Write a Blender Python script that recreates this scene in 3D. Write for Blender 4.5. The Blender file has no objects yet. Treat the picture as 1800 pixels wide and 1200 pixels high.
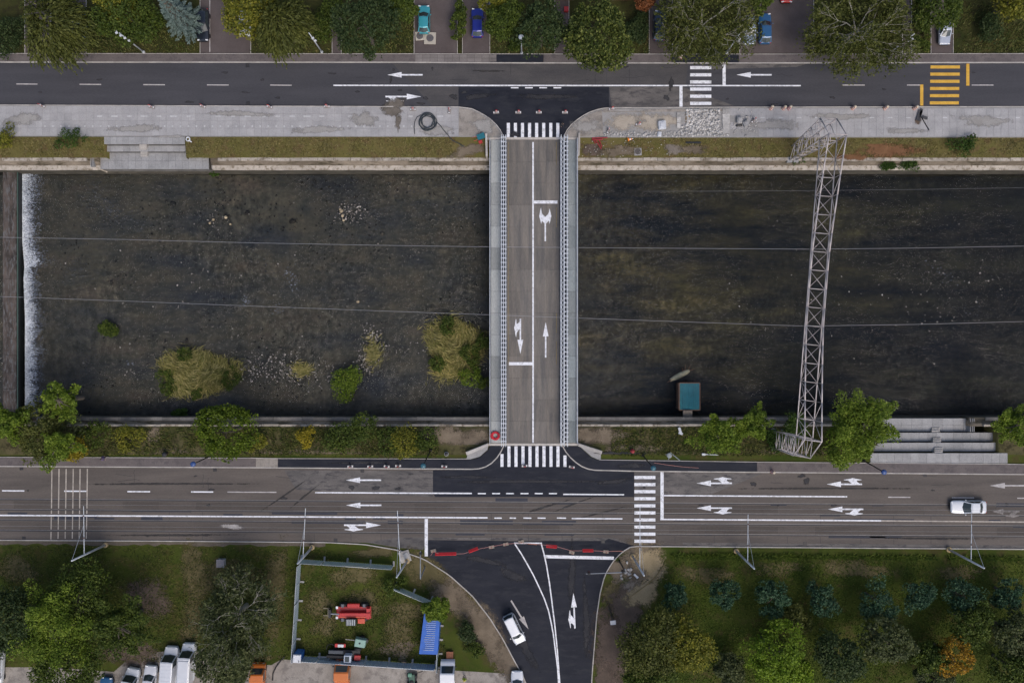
import bpy, bmesh, math, random
import numpy as np
from mathutils import Vector, Matrix
from mathutils.geometry import tessellate_polygon

R = math.radians
rng = random.Random(7)
NR = np.random.default_rng(11)
scene = bpy.context.scene
COL = scene.collection

# ------------------------------------------------------------------ camera
S = 12.5            # photo pixels per metre on the ground
H = 112.0           # height of the drone
cam_d = bpy.data.cameras.new('camera')
cam_d.sensor_width = 36.0
cam_d.lens = 28.0
cam_d.clip_end = 1000
cam = bpy.data.objects.new('camera', cam_d)
COL.objects.link(cam)
cam.location = (0, 0, H)
cam.rotation_euler = (0, 0, 0)
scene.camera = cam

# ------------------------------------------------------------------ light
world = bpy.data.worlds.new('World')
scene.world = world
world.use_nodes = True
wn = world.node_tree
wn.nodes.clear()
w_out = wn.nodes.new('ShaderNodeOutputWorld')
w_bg = wn.nodes.new('ShaderNodeBackground')
w_sky = wn.nodes.new('ShaderNodeTexSky')
w_sky.sky_type = 'NISHITA'
w_sky.sun_disc = False
SUN_EL, SUN_AZ = R(52), R(155)          # azimuth clockwise from +Y
w_sky.sun_elevation = SUN_EL
w_sky.sun_rotation = SUN_AZ
w_sky.dust_density = 4.0
w_sky.air_density = 1.0
w_bg.inputs['Strength'].default_value = 0.13
wn.links.new(w_sky.outputs[0], w_bg.inputs['Color'])
wn.links.new(w_bg.outputs[0], w_out.inputs['Surface'])
sun_d = bpy.data.lights.new('sun', 'SUN')
sun_d.energy = 1.0
sun_d.angle = R(32)
sun_d.color = (1.0, 0.96, 0.92)
sun = bpy.data.objects.new('sun', sun_d)
COL.objects.link(sun)
sdir = Vector((math.sin(SUN_AZ) * math.cos(SUN_EL), math.cos(SUN_AZ) * math.cos(SUN_EL), math.sin(SUN_EL)))
sun.rotation_euler = sdir.to_track_quat('Z', 'Y').to_euler()
sun.location = sdir * 150
scene.view_settings.view_transform = 'Standard'
scene.view_settings.look = 'None'
scene.view_settings.exposure = EXPO = 0.22
scene.view_settings.gamma = 1.0
scene.view_settings.use_curve_mapping = False
scene.cycles.max_bounces = 6
scene.cycles.transparent_max_bounces = 12
scene.cycles.use_denoising = True

# ------------------------------------------------------------------ helpers
def P(px, py, z=0.0):
    k = (H - z) / H / S
    return Vector(((px - 900) * k, (600 - py) * k, z))

def W2(px, py):
    return ((px - 900) / S, (600 - py) / S)

def fb(x, y, seed=0, octaves=4):
    x = np.asarray(x, float); y = np.asarray(y, float)
    tot = np.zeros_like(x); amp = 1.0; nrm = 0
    for o in range(octaves):
        xi = np.floor(x).astype(np.int64); yi = np.floor(y).astype(np.int64)
        fx = x - xi; fy = y - yi
        fx = fx * fx * (3 - 2 * fx); fy = fy * fy * (3 - 2 * fy)
        def h(a, b):
            n = (a * 374761393 + b * 668265263 + (seed + o * 17) * 974711) & 0x7fffffff
            n = ((n ^ (n >> 13)) * 1274126177) & 0x7fffffff
            return ((n ^ (n >> 16)) & 0xffff) / 65535.0
        v = (h(xi, yi) * (1 - fx) + h(xi + 1, yi) * fx) * (1 - fy) + (h(xi, yi + 1) * (1 - fx) + h(xi + 1, yi + 1) * fx) * fy
        tot += v * amp; nrm += amp; amp *= 0.5
        x = x * 2.03 + 5.1; y = y * 2.03 + 9.7
    return tot / nrm

# ------------------------------------------------------------------ materials
MATS = {}
def new_mat(name):
    m = bpy.data.materials.new(name); m.use_nodes = True
    nt = m.node_tree; nt.nodes.clear()
    out = nt.nodes.new('ShaderNodeOutputMaterial')
    return m, nt, out

def N(nt, t, **kw):
    n = nt.nodes.new(t)
    for k, v in kw.items():
        if k.startswith('i_'):
            n.inputs[k[2:].replace('_', ' ')].default_value = v
        else:
            setattr(n, k, v)
    return n

def ramp(nt, fac, stops):
    r = nt.nodes.new('ShaderNodeValToRGB')
    e = r.color_ramp.elements
    while len(e) < len(stops): e.new(0.5)
    for k, (p, c) in enumerate(stops):
        e[k].position = p; e[k].color = (c[0], c[1], c[2], 1)
    nt.links.new(fac, r.inputs[0])
    return r.outputs[0]

def mixc(nt, fac, a, b, mode='MIX'):
    m = nt.nodes.new('ShaderNodeMix'); m.data_type = 'RGBA'; m.blend_type = mode
    if isinstance(fac, float): m.inputs[0].default_value = fac
    else: nt.links.new(fac, m.inputs[0])
    for sock, v in ((m.inputs[6], a), (m.inputs[7], b)):
        if isinstance(v, tuple): sock.default_value = (*v, 1)
        else: nt.links.new(v, sock)
    return m.outputs[2]

def noise(nt, scale, detail=4.0, rough=0.6, stretch=None, seed=0.0, coord='pos'):
    if coord == 'pos':
        src = nt.nodes.new('ShaderNodeNewGeometry').outputs['Position']
    else:
        src = nt.nodes.new('ShaderNodeTexCoord').outputs['Object']
    mp = nt.nodes.new('ShaderNodeMapping')
    mp.inputs['Location'].default_value = (seed * 3.7, seed * 5.3, seed)
    if stretch: mp.inputs['Scale'].default_value = stretch
    nt.links.new(src, mp.inputs[0])
    n = nt.nodes.new('ShaderNodeTexNoise')
    n.inputs['Scale'].default_value = scale
    n.inputs['Detail'].default_value = detail
    n.inputs['Roughness'].default_value = rough
    nt.links.new(mp.outputs[0], n.inputs['Vector'])
    return n.outputs[0]

def mth(nt, op, a, b=None, clamp=False):
    m = nt.nodes.new('ShaderNodeMath'); m.operation = op; m.use_clamp = clamp
    for k, v in enumerate((a, b)):
        if v is None: continue
        if isinstance(v, (int, float)): m.inputs[k].default_value = v
        else: nt.links.new(v, m.inputs[k])
    return m.outputs[0]

def surf(name, c0, c1, big=0.25, fine=6.0, rough=0.85, bump=0.15, c2=None, metal=0.0, spec=0.3, stretch=None, island=0.0, soft=False, seed=0.0, lo=0.32, hi=0.68):
    """two-scale noise material; island: brightness spread from piece to piece; soft: alpha from the attribute 'edge'"""
    if name in MATS: return MATS[name]
    m, nt, out = new_mat(name)
    a = noise(nt, big, 5, 0.62, stretch, seed)
    col = ramp(nt, a, [(lo, c0), (hi, c1)])
    f = noise(nt, fine, 3, 0.7, stretch, seed + 2)
    if c2 is not None:
        col = mixc(nt, ramp(nt, noise(nt, big * 2.7, 6, 0.7, stretch, seed + 5), [(0.5, (0, 0, 0)), (0.62, (1, 1, 1))]), col, c2)
    col = mixc(nt, 0.55, col, ramp(nt, f, [(0.25, (0.55, 0.55, 0.55)), (0.75, (1.35, 1.35, 1.35))]), 'MULTIPLY') if True else col
    if island:
        g = nt.nodes.new('ShaderNodeNewGeometry')
        oi = nt.nodes.new('ShaderNodeObjectInfo')
        rr = mth(nt, 'FRACT', mth(nt, 'ADD', g.outputs['Random Per Island'], oi.outputs['Random']))
        v = ramp(nt, rr, [(0, (1 - island,) * 3), (1, (1 + island,) * 3)])
        col = mixc(nt, 1.0, col, v, 'MULTIPLY')
    b = N(nt, 'ShaderNodeBsdfPrincipled')
    nt.links.new(col, b.inputs['Base Color'])
    b.inputs['Roughness'].default_value = rough
    b.inputs['Metallic'].default_value = metal
    b.inputs['Specular IOR Level'].default_value = spec
    if bump:
        bp = N(nt, 'ShaderNodeBump'); bp.inputs['Strength'].default_value = bump
        bp.inputs['Distance'].default_value = 0.05
        nt.links.new(f, bp.inputs['Height']); nt.links.new(bp.outputs[0], b.inputs['Normal'])
    sh = b.outputs[0]
    if soft:
        at = nt.nodes.new('ShaderNodeAttribute'); at.attribute_name = 'edge'
        nn = noise(nt, 1.3, 8, 0.8, None, seed + 9)
        k = mth(nt, 'ADD', mth(nt, 'MULTIPLY', at.outputs['Fac'], 2.6), mth(nt, 'MULTIPLY', mth(nt, 'SUBTRACT', nn, 0.57), 5.5), True)
        tr = nt.nodes.new('ShaderNodeBsdfTransparent')
        mx = nt.nodes.new('ShaderNodeMixShader')
        nt.links.new(k, mx.inputs[0]); nt.links.new(tr.outputs[0], mx.inputs[1]); nt.links.new(sh, mx.inputs[2])
        sh = mx.outputs[0]
    nt.links.new(sh, out.inputs['Surface'])
    MATS[name] = m
    return m

def plain(name, c, rough=0.5, metal=0.0, var=0.12, scale=3.0, spec=0.5, coat=0.0):
    if name in MATS: return MATS[name]
    m, nt, out = new_mat(name)
    n = noise(nt, scale, 5, 0.65, coord='obj')
    col = ramp(nt, n, [(0.3, tuple(x * (1 - var) for x in c)), (0.7, tuple(min(1, x * (1 + var)) for x in c))])
    b = N(nt, 'ShaderNodeBsdfPrincipled')
    nt.links.new(col, b.inputs['Base Color'])
    b.inputs['Roughness'].default_value = rough; b.inputs['Metallic'].default_value = metal
    b.inputs['Specular IOR Level'].default_value = spec
    b.inputs['Coat Weight'].default_value = coat; b.inputs['Coat Roughness'].default_value = 0.08
    nt.links.new(b.outputs[0], out.inputs['Surface'])
    MATS[name] = m
    return m

def leafmat(name, c0, c1, c2, trans=0.25, gain=1.3):
    if name in MATS: return MATS[name]
    c0, c1, c2 = [tuple(min(.6, v * gain) for v in c) for c in (c0, c1, c2)]
    m, nt, out = new_mat(name)
    g = nt.nodes.new('ShaderNodeNewGeometry')
    col = ramp(nt, g.outputs['Random Per Island'], [(0.0, c0), (0.55, c1), (1.0, c2)])
    big = noise(nt, 0.35, 3, 0.6)
    col = mixc(nt, 0.6, col, ramp(nt, big, [(0.3, (0.6, 0.66, 0.7)), (0.7, (1.3, 1.25, 1.05))]), 'MULTIPLY')
    d = N(nt, 'ShaderNodeBsdfPrincipled'); d.inputs['Roughness'].default_value = 0.6
    d.inputs['Specular IOR Level'].default_value = 0.2
    nt.links.new(col, d.inputs['Base Color'])
    t = N(nt, 'ShaderNodeBsdfTranslucent'); nt.links.new(mixc(nt, 1.0, col, (1.1, 1.2, 0.6), 'MULTIPLY'), t.inputs['Color'])
    mx = N(nt, 'ShaderNodeMixShader'); mx.inputs[0].default_value = trans
    nt.links.new(d.outputs[0], mx.inputs[1]); nt.links.new(t.outputs[0], mx.inputs[2])
    nt.links.new(mx.outputs[0], out.inputs['Surface'])
    MATS[name] = m
    return m

# ------------------------------------------------------------------ mesh builder
class MB:
    def __init__(s): s.v = []; s.f = []; s.mi = []
    def add(s, vs, fs, mi=0):
        o = len(s.v); s.v += [tuple(x) for x in vs]
        s.f += [tuple(i + o for i in f) for f in fs]; s.mi += [mi] * len(fs); return s
    def box(s, c, d, rz=0.0, mi=0, M=None):
        hx, hy, hz = d[0] / 2, d[1] / 2, d[2] / 2
        cs, sn = math.cos(rz), math.sin(rz)
        vs = []
        for z in (-hz, hz):
            for x, y in ((-hx, -hy), (hx, -hy), (hx, hy), (-hx, hy)):
                p = Vector((c[0] + x * cs - y * sn, c[1] + x * sn + y * cs, c[2] + z))
                vs.append(M @ p if M else p)
        return s.add(vs, [(3, 2, 1, 0), (4, 5, 6, 7), (0, 1, 5, 4), (1, 2, 6, 5), (2, 3, 7, 6), (3, 0, 4, 7)], mi)
    def hexa(s, bot, top, mi=0):
        return s.add(list(bot) + list(top), [(3, 2, 1, 0), (4, 5, 6, 7), (0, 1, 5, 4), (1, 2, 6, 5), (2, 3, 7, 6), (3, 0, 4, 7)], mi)
    def tube(s, a, b, r0, r1=None, n=6, mi=0, cap=True):
        a = Vector(a); b = Vector(b); r1 = r0 if r1 is None else r1
        d = (b - a)
        if d.length < 1e-6: return s
        d.normalize()
        u = d.orthogonal().normalized(); w = d.cross(u)
        vs = []
        for p, r in ((a, r0), (b, r1)):
            for k in range(n):
                t = 2 * math.pi * k / n
                vs.append(p + (u * math.cos(t) + w * math.sin(t)) * r)
        fs = [(k, (k + 1) % n, n + (k + 1) % n, n + k) for k in range(n)]
        if cap: fs += [tuple(reversed(range(n))), tuple(range(n, 2 * n))]
        return s.add(vs, fs, mi)
    def path(s, pts, r, n=6, mi=0):
        pts = [Vector(p) for p in pts]
        rings = []; vs = []
        for i, p in enumerate(pts):
            d = (pts[min(i + 1, len(pts) - 1)] - pts[max(i - 1, 0)])
            if d.length < 1e-9: d = Vector((1, 0, 0))
            d.normalize()
            up = Vector((0, 0, 1)) if abs(d.z) < 0.95 else Vector((1, 0, 0))
            u = d.cross(up).normalized(); w = u.cross(d)
            rr = r[i] if isinstance(r, (list, tuple)) else r
            for k in range(n):
                t = 2 * math.pi * k / n
                vs.append(p + (u * math.cos(t) + w * math.sin(t)) * rr)
        fs = []
        for i in range(len(pts) - 1):
            for k in range(n):
                fs.append((i * n + k, i * n + (k + 1) % n, (i + 1) * n + (k + 1) % n, (i + 1) * n + k))
        fs += [tuple(reversed(range(n))), tuple(range((len(pts) - 1) * n, len(pts) * n))]
        return s.add(vs, fs, mi)
    def lathe(s, c, prof, n=14, mi=0, M=None):
        vs = []
        for r, z in prof:
            for k in range(n):
                t = 2 * math.pi * k / n
                p = Vector((c[0] + r * math.cos(t), c[1] + r * math.sin(t), c[2] + z))
                vs.append(M @ p if M else p)
        fs = []
        for i in range(len(prof) - 1):
            for k in range(n):
                fs.append((i * n + k, i * n + (k + 1) % n, (i + 1) * n + (k + 1) % n, (i + 1) * n + k))
        fs += [tuple(reversed(range(n))), tuple(range((len(prof) - 1) * n, len(prof) * n))]
        return s.add(vs, fs, mi)
    def cyl(s, a, b, r, n=16, mi=0): return s.tube(a, b, r, r, n, mi)
    def prism(s, poly, z0, z1, mi=0):
        """poly: world xy, counter-clockwise or not"""
        area = sum(poly[i][0] * poly[(i + 1) % len(poly)][1] - poly[(i + 1) % len(poly)][0] * poly[i][1] for i in range(len(poly)))
        if area < 0: poly = poly[::-1]
        n = len(poly)
        tri = tessellate_polygon([[Vector((p[0], p[1], 0)) for p in poly]])
        vs = [(p[0], p[1], z0) for p in poly] + [(p[0], p[1], z1) for p in poly]
        fs = [(k, (k + 1) % n, n + (k + 1) % n, n + k) for k in range(n)]
        for t in tri:
            a, b, c = [Vector((*poly[i], 0)) for i in t]
            if (b - a).cross(c - a).z < 0: t = t[::-1]
            fs.append(tuple(i + n for i in t)); fs.append(tuple(reversed(t)))
        return s.add(vs, fs, mi)
    def flat(s, poly, z, mi=0):
        tri = tessellate_polygon([[Vector((p[0], p[1], 0)) for p in poly]])
        fs = []
        for t in tri:
            a, b, c = [Vector((poly[i][0], poly[i][1], 0)) for i in t]
            if (b - a).cross(c - a).z < 0: t = t[::-1]
            fs.append(tuple(t))
        return s.add([(p[0], p[1], z) for p in poly], fs, mi)
    def mesh(s, name, mats, smooth=False, off=(0, 0, 0)):
        me = bpy.data.meshes.new(name)
        me.from_pydata([(v[0] - off[0], v[1] - off[1], v[2] - off[2]) for v in s.v], [], s.f)
        for m in (mats if isinstance(mats, (list, tuple)) else [mats]): me.materials.append(m)
        me.polygons.foreach_set('material_index', s.mi)
        if smooth: me.polygons.foreach_set('use_smooth', [True] * len(s.f))
        me.update()
        return me
    def build(s, name, mats, parent=None, smooth=False, world=False, bevel=0.0):
        off = (0, 0, 0)
        if world and parent is not None: off = root_loc(parent)
        me = s.mesh(name, mats, smooth, off)
        o = bpy.data.objects.new(name, me); COL.objects.link(o)
        if parent is not None: o.parent = parent
        if bevel:
            b = o.modifiers.new('bevel', 'BEVEL'); b.width = bevel; b.segments = 2; b.limit_method = 'ANGLE'
        return o

def root_loc(o):
    v = Vector(o.location)
    while o.parent: o = o.parent; v += Vector(o.location)
    return v

def tag(o, label=None, cat=None, group=None, kind=None):
    if label: o['label'] = label
    if cat: o['category'] = cat
    if group: o['group'] = group
    if kind: o['kind'] = kind
    return o

def thing(name, label, cat, loc=(0, 0, 0), rz=0.0, group=None):
    o = bpy.data.objects.new(name, None); COL.objects.link(o)
    o.empty_display_size = 0.3
    o.location = loc; o.rotation_euler = (0, 0, rz)
    return tag(o, label, cat, group)

def link(name, me, parent=None, loc=(0, 0, 0), rz=0.0):
    o = bpy.data.objects.new(name, me); COL.objects.link(o)
    if parent is not None: o.parent = parent
    o.location = loc; o.rotation_euler = (0, 0, rz)
    return o

def structure(name, mb, mats, parent=None, **kw):
    o = mb.build(name, mats, parent, **kw)
    if parent is None: o['kind'] = 'structure'
    return o

def kids(o): return [c for c in bpy.data.objects if c.parent is o]
def dup(o, loc=None, rz=None, label=None, parent=None, _k=None):
    if _k is None:
        _k = {}
        for c in bpy.data.objects:
            if c.parent: _k.setdefault(c.parent.name, []).append(c)
    c = o.copy(); COL.objects.link(c)
    if parent is not None: c.parent = parent
    if loc is not None: c.location = loc
    if rz is not None: c.rotation_euler = (0, 0, rz)
    if label: c['label'] = label
    for ch in _k.get(o.name, []): dup(ch, parent=c, _k=_k)
    return c

def raw_mesh(name, verts, faces_n, faces, mat):
    """fast mesh from numpy: verts (V,3), faces (F,n)"""
    me = bpy.data.meshes.new(name)
    V = len(verts); F = len(faces)
    me.vertices.add(V); me.vertices.foreach_set('co', np.ascontiguousarray(verts, dtype=np.float32).ravel())
    me.loops.add(F * faces_n); me.loops.foreach_set('vertex_index', np.ascontiguousarray(faces, dtype=np.int32).ravel())
    me.polygons.add(F)
    me.polygons.foreach_set('loop_start', np.arange(0, F * faces_n, faces_n, dtype=np.int32))
    me.polygons.foreach_set('loop_total', np.full(F, faces_n, dtype=np.int32))
    me.materials.append(mat)
    me.update(calc_edges=True)
    return me

def px_poly(pts): return [W2(*p) for p in pts]

PATCH_N = 0
def soft_patch(name, cx, cy, rx, ry, rot, mat, z=0.012):
    """irregular ground patch whose rim thins out through the shader"""
    global PATCH_N
    PATCH_N += 1; z = z + (PATCH_N % 23) * 0.00035
    c = P(cx, cy, z); rx /= S; ry /= S
    n = 28
    vs = [(0, 0, 0)]; ed = [1.0]
    ph = [rng.uniform(0, 6.28) for _ in range(4)]
    for ring in (0.4, 0.7, 1.0):
        for k in range(n):
            t = 2 * math.pi * k / n
            w = 1 + 0.16 * math.sin(2 * t + ph[0]) + 0.12 * math.sin(3 * t + ph[1]) + 0.08 * math.sin(5 * t + ph[2])
            x, y = rx * ring * w * math.cos(t), ry * ring * w * math.sin(t)
            vs.append((x * math.cos(rot) - y * math.sin(rot), x * math.sin(rot) + y * math.cos(rot), 0)); ed.append(1 - ring)
    fs = [(0, 1 + k, 1 + (k + 1) % n) for k in range(n)]
    for r in range(2):
        for k in range(n):
            a = 1 + r * n
            fs.append((a + k, a + n + k, a + n + (k + 1) % n, a + (k + 1) % n))
    me = bpy.data.meshes.new(name); me.from_pydata(vs, [], fs); me.materials.append(mat)
    at = me.attributes.new('edge', 'FLOAT', 'POINT'); at.data.foreach_set('value', ed)
    me.update()
    o = link(name, me, None, c); o['kind'] = 'structure'
    return o

# ------------------------------------------------------------------ palette
M_grass = surf('grass_ground', (0.026, 0.034, 0.010), (0.066, 0.06, 0.022), 0.22, 7, 0.95, 0.5, c2=(0.03, 0.028, 0.013), spec=0.1)
M_lawn = surf('lawn_ground', (0.034, 0.053, 0.009), (0.070, 0.082, 0.017), 0.16, 6, 0.95, 0.5, c2=(0.066, 0.060, 0.021), spec=0.1)
M_verge = surf('verge_ground', (0.13, 0.108, 0.042), (0.105, 0.098, 0.03), 0.3, 8, 0.95, 0.5, c2=(0.12, 0.085, 0.04), spec=0.1)
M_verge2 = surf('south_verge_ground', (0.055, 0.06, 0.02), (0.125, 0.105, 0.055), 0.3, 8, 0.95, 0.5, c2=(0.045, 0.04, 0.02), spec=0.1)
M_asph = surf('old_asphalt', (0.050, 0.050, 0.058), (0.066, 0.065, 0.074), 0.35, 14, 0.85, 0.12, stretch=(0.22, 1.6, 1))
M_asph_b = surf('brown_asphalt', (0.090, 0.078, 0.071), (0.136, 0.117, 0.104), 0.4, 14, 0.85, 0.12, stretch=(0.2, 1.6, 1), seed=3)
M_asph_l = surf('worn_asphalt', (0.09, 0.085, 0.083), (0.165, 0.15, 0.142), 0.5, 10, 0.88, 0.15, stretch=(0.5, 1.3, 1), c2=(0.07, 0.066, 0.068), seed=1)
M_new = surf('new_asphalt', (0.011, 0.013, 0.021), (0.022, 0.024, 0.034), 0.3, 14, 0.8, 0.12, stretch=(0.5, 1.6, 1), spec=0.25, c2=(0.026, 0.028, 0.036))
M_patch = surf('asphalt_patch', (0.038, 0.041, 0.054), (0.055, 0.056, 0.068), 0.5, 12, 0.85, 0.1)
M_walk = surf('pavement_asphalt', (0.115, 0.098, 0.098), (0.15, 0.13, 0.126), 0.4, 12, 0.88, 0.12, c2=(0.10, 0.087, 0.088))
M_slab = surf('paving_concrete', (0.31, 0.305, 0.31), (0.39, 0.38, 0.385), 0.5, 11, 0.85, 0.15, island=0.05)
M_joint = surf('joint_sand', (0.26, 0.255, 0.25), (0.32, 0.31, 0.305), 1.0, 12, 0.9, 0.1)
M_conc = surf('cast_concrete', (0.27, 0.268, 0.27), (0.36, 0.355, 0.355), 0.5, 7, 0.85, 0.15, island=0.10)
M_kerb = surf('kerb_stone', (0.36, 0.34, 0.32), (0.48, 0.45, 0.42), 0.6, 8, 0.85, 0.1, island=0.12)
M_ledge = surf('ledge_stone', (0.30, 0.265, 0.225), (0.46, 0.41, 0.35), 0.6, 7, 0.9, 0.25, c2=(0.17, 0.14, 0.10), island=0.15)
M_bankdirt = surf('bank_dirt', (0.10, 0.08, 0.058), (0.24, 0.20, 0.155), 0.5, 7, 0.95, 0.35, c2=(0.06, 0.05, 0.03), stretch=(0.35, 1.4, 1))
M_wallface = surf('wall_stone', (0.05, 0.045, 0.035), (0.10, 0.09, 0.07), 0.6, 5, 0.9, 0.3)
M_drive = surf('driveway_pavers', (0.082, 0.066, 0.064), (0.112, 0.092, 0.09), 0.4, 10, 0.9, 0.15)
M_dirt = surf('dirt', (0.115, 0.09, 0.064), (0.20, 0.16, 0.115), 0.5, 6, 0.95, 0.3, soft=True)
M_dirtd = surf('dark_dirt', (0.075, 0.057, 0.045), (0.135, 0.10, 0.08), 0.5, 6, 0.95, 0.3, soft=True, seed=2)
M_sand = surf('sand', (0.27, 0.21, 0.12), (0.38, 0.30, 0.185), 0.5, 6, 0.95, 0.3, soft=True, seed=4)
M_gravel = surf('grey_gravel', (0.15, 0.128, 0.105), (0.24, 0.205, 0.175), 0.5, 6, 0.95, 0.3, soft=True, seed=5)
M_dry = surf('dry_grass', (0.085, 0.072, 0.03), (0.14, 0.115, 0.055), 0.5, 7, 0.95, 0.4, soft=True, seed=6)
M_red = surf('red_soil', (0.14, 0.065, 0.03), (0.21, 0.11, 0.055), 0.5, 6, 0.95, 0.4, soft=True, seed=7)
M_oil = surf('road_stain', (0.03, 0.03, 0.033), (0.045, 0.044, 0.048), 0.5, 6, 0.8, 0.1, soft=True, seed=8)
M_lot = surf('parking_concrete', (0.24, 0.215, 0.19), (0.34, 0.31, 0.28), 0.35, 7, 0.9, 0.2, c2=(0.19, 0.17, 0.155))
M_white = surf('road_paint', (0.70, 0.71, 0.76), (0.84, 0.85, 0.89), 0.8, 14, 0.6, 0.05, c2=(0.50, 0.505, 0.53))
M_fade = surf('worn_road_paint', (0.33, 0.31, 0.31), (0.52, 0.49, 0.48), 1.5, 10, 0.7, 0.05)
M_cream = surf('cream_road_paint', (0.30, 0.27, 0.24), (0.50, 0.45, 0.40), 1.5, 8, 0.7, 0.05)
M_yel = surf('yellow_road_paint', (0.55, 0.31, 0.04), (0.70, 0.42, 0.07), 1.2, 9, 0.6, 0.05)
M_steel = plain('galvanised_steel', (0.50, 0.53, 0.57), 0.5, 0.15, 0.2)
M_gantry = plain('pinkish_grey_steel', (0.46, 0.415, 0.41), 0.55, 0.1, 0.25, 0.6)
M_rail = plain('tram_rail_steel', (0.20, 0.19, 0.185), 0.45, 0.3, 0.2)
M_groove = plain('rail_groove', (0.035, 0.035, 0.04), 0.8)
M_black = plain('black_rubber', (0.014, 0.014, 0.016), 0.7)
M_dark = plain('dark_paint', (0.02, 0.021, 0.024), 0.45)
M_glass = plain('tinted_glass', (0.030, 0.042, 0.045), 0.06, 0.0, 0.0, 1, 0.8)
M_rim = plain('wheel_rim', (0.45, 0.46, 0.48), 0.35, 0.7)
M_lens = plain('lamp_lens', (0.75, 0.77, 0.8), 0.1)
M_tail = plain('tail_lamp', (0.35, 0.012, 0.01), 0.2)
M_bark = plain('bark', (0.09, 0.075, 0.06), 0.9, 0, 0.3, 2)
M_palebark = plain('pale_bark', (0.36, 0.34, 0.29), 0.85, 0, 0.25, 2)
# ================================================================== GROUND
XL, XR = -900, 2700
g = MB()
g.flat(px_poly([(XL, -900), (XR, -900), (XR, 241), (XL, 241)]), 0.0)
structure('north_ground', g, M_grass)
g = MB()
g.flat(px_poly([(XL, 799), (XR, 799), (XR, 2100), (XL, 2100)]), 0.0)
structure('south_ground', g, M_lawn)

def strip(name, prof, mat, jit=0.05, seed=0, x0=-140.0, x1=140.0, dx=0.8, smooth=True, dip=()):
    """long strip of ground: prof = [(photo y, z)...]; dip: x ranges where the ground is dug away"""
    xs = np.arange(x0, x1 + dx, dx)
    dd = [((a - 900) / S, (b - 900) / S) for a, b in dip]
    for a, b in dd: xs = np.concatenate([xs, [a, a + .05, b - .05, b]])
    xs = np.unique(np.round(xs, 4))
    vs = []
    for k, (py, z) in enumerate(prof):
        y = (600 - py) / S * (H - z) / H
        inner = 0 < k < len(prof) - 1
        dz = (fb(xs * 0.6, xs * 0 + k * 7.3, seed) - 0.5) * 2 * jit
        dy = (fb(xs * 0.9, xs * 0 + k * 3.1 + 50, seed + 3) - 0.5) * 2 * jit
        if k == 0: dz = dz * 0; dy = dy * 0
        for a, b in dd: dz = dz - 3.0 * ((xs > a + .01) & (xs < b - .01)) * (k > 0 or prof[0][1] < -.3)
        vs.append(np.stack([xs, y + dy, z + dz], 1))
    n = len(xs); V = np.concatenate(vs)
    i = np.arange(n - 1)
    F = []
    for k in range(len(prof) - 1):
        a = k * n + i
        q = np.stack([a, a + 1, a + n + 1, a + n], 1)
        F.append(q if prof[0][0] > prof[-1][0] else q[:, ::-1])
    me = raw_mesh(name, V, 4, np.concatenate(F), mat)
    if smooth: me.polygons.foreach_set('use_smooth', [True] * len(me.polygons))
    o = link(name, me); o['kind'] = 'structure'
    return o

strip('north_verge', [(241, 0.0), (250, -0.08), (262, -0.25), (277.5, -0.5)], M_verge, 0.06, 1, dip=[(184, 325)])
strip('north_bank_slope', [(277.5, -0.75), (283, -0.8), (287, -1.0), (291, -1.25)], M_bankdirt, 0.06, 2, dip=[(168, 366)])
strip('north_bank_foot', [(291, -1.22), (295, -1.3), (299.3, -1.35)], M_ledge, 0.05, 3, dip=[(168, 366)])
strip('south_verge', [(799, 0.0), (790, -0.06), (775, -0.2), (749, -0.45)], M_verge2, 0.06, 4, dip=[(1536, 1755)])
strip('south_bank_slope', [(749, -0.7), (745, -0.75), (742, -0.95), (738.5, -1.15)], M_bankdirt, 0.06, 5, dip=[(1549, 1711)])

# retaining walls of the river: a body, a coping of separate stones
def river_wall(label, py, z, py_in, cop, mat, cap, gap):
    g0, g1 = (gap[0] - 900) / S, (gap[1] - 900) / S
    y = (600 - py) / S * (H - z) / H
    yi = (600 - py_in) / S * (H - z) / H
    w = thing('river_wall', label, 'wall', (0, y, -6))
    b = MB()
    lo, hi = min(y, yi), max(y, yi)
    for u, v in ((-140, g0), (g1, 140)): b.box(((u + v) / 2, (lo + hi) / 2, (z - 6) / 2 - 0.02), (v - u, hi - lo, z + 6))
    b.box(((g0 + g1) / 2, (lo + hi) / 2, -4.6), (g1 - g0, hi - lo, 2.8))
    b.build('wall_body', M_wallface, w, world=True)
    cp = MB(); x = -72.0
    if cap:
        k = 0
        while x < 72:
            L = rng.uniform(1.6, 2.6)
            if g0 - 1 < x < g1: x += L; continue
            cp = MB(); cp.box((x + L / 2, (lo + hi) / 2 + rng.uniform(-.02, .02), z + 0.04 + rng.uniform(-.02, .02)), (L - 0.03, hi - lo + 0.06, 0.14))
            cp.build('wall_stone', cap, w, world=True); x += L
    # pale coping further up the bank
    py0, py1, zc = cop; x = -72.0
    ya = (600 - py0) / S * (H - zc) / H; yb = (600 - py1) / S * (H - zc) / H
    while x < 72:
        L = rng.uniform(1.4, 2.6)
        if g0 - 2 < x < g1: x += L; continue
        c = MB(); c.box((x + L / 2, (ya + yb) / 2 + rng.uniform(-.03, .03), zc - 0.12 + rng.uniform(-.03, .03)), (L - rng.uniform(0.02, 0.08), abs(ya - yb), 0.34))
        c.build('coping_stone', M_ledge, w, world=True); x += L
    return w
river_wall('long stone river wall with pale coping below the dry grass strip', 299.4, -1.4, 292, (277.5, 282.6, -0.5), M_wallface, None, (168, 366))
M_cap = surf('grey_wall_cap', (0.11, 0.105, 0.1), (0.19, 0.18, 0.17), 0.6, 7, 0.9, 0.2, island=0.15)
river_wall('grey capped river wall along the tree lined bank by the tram road', 733.2, -1.15, 738.3, (749, 745.4, -0.45), M_wallface, M_cap, (1549, 1711))

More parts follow.
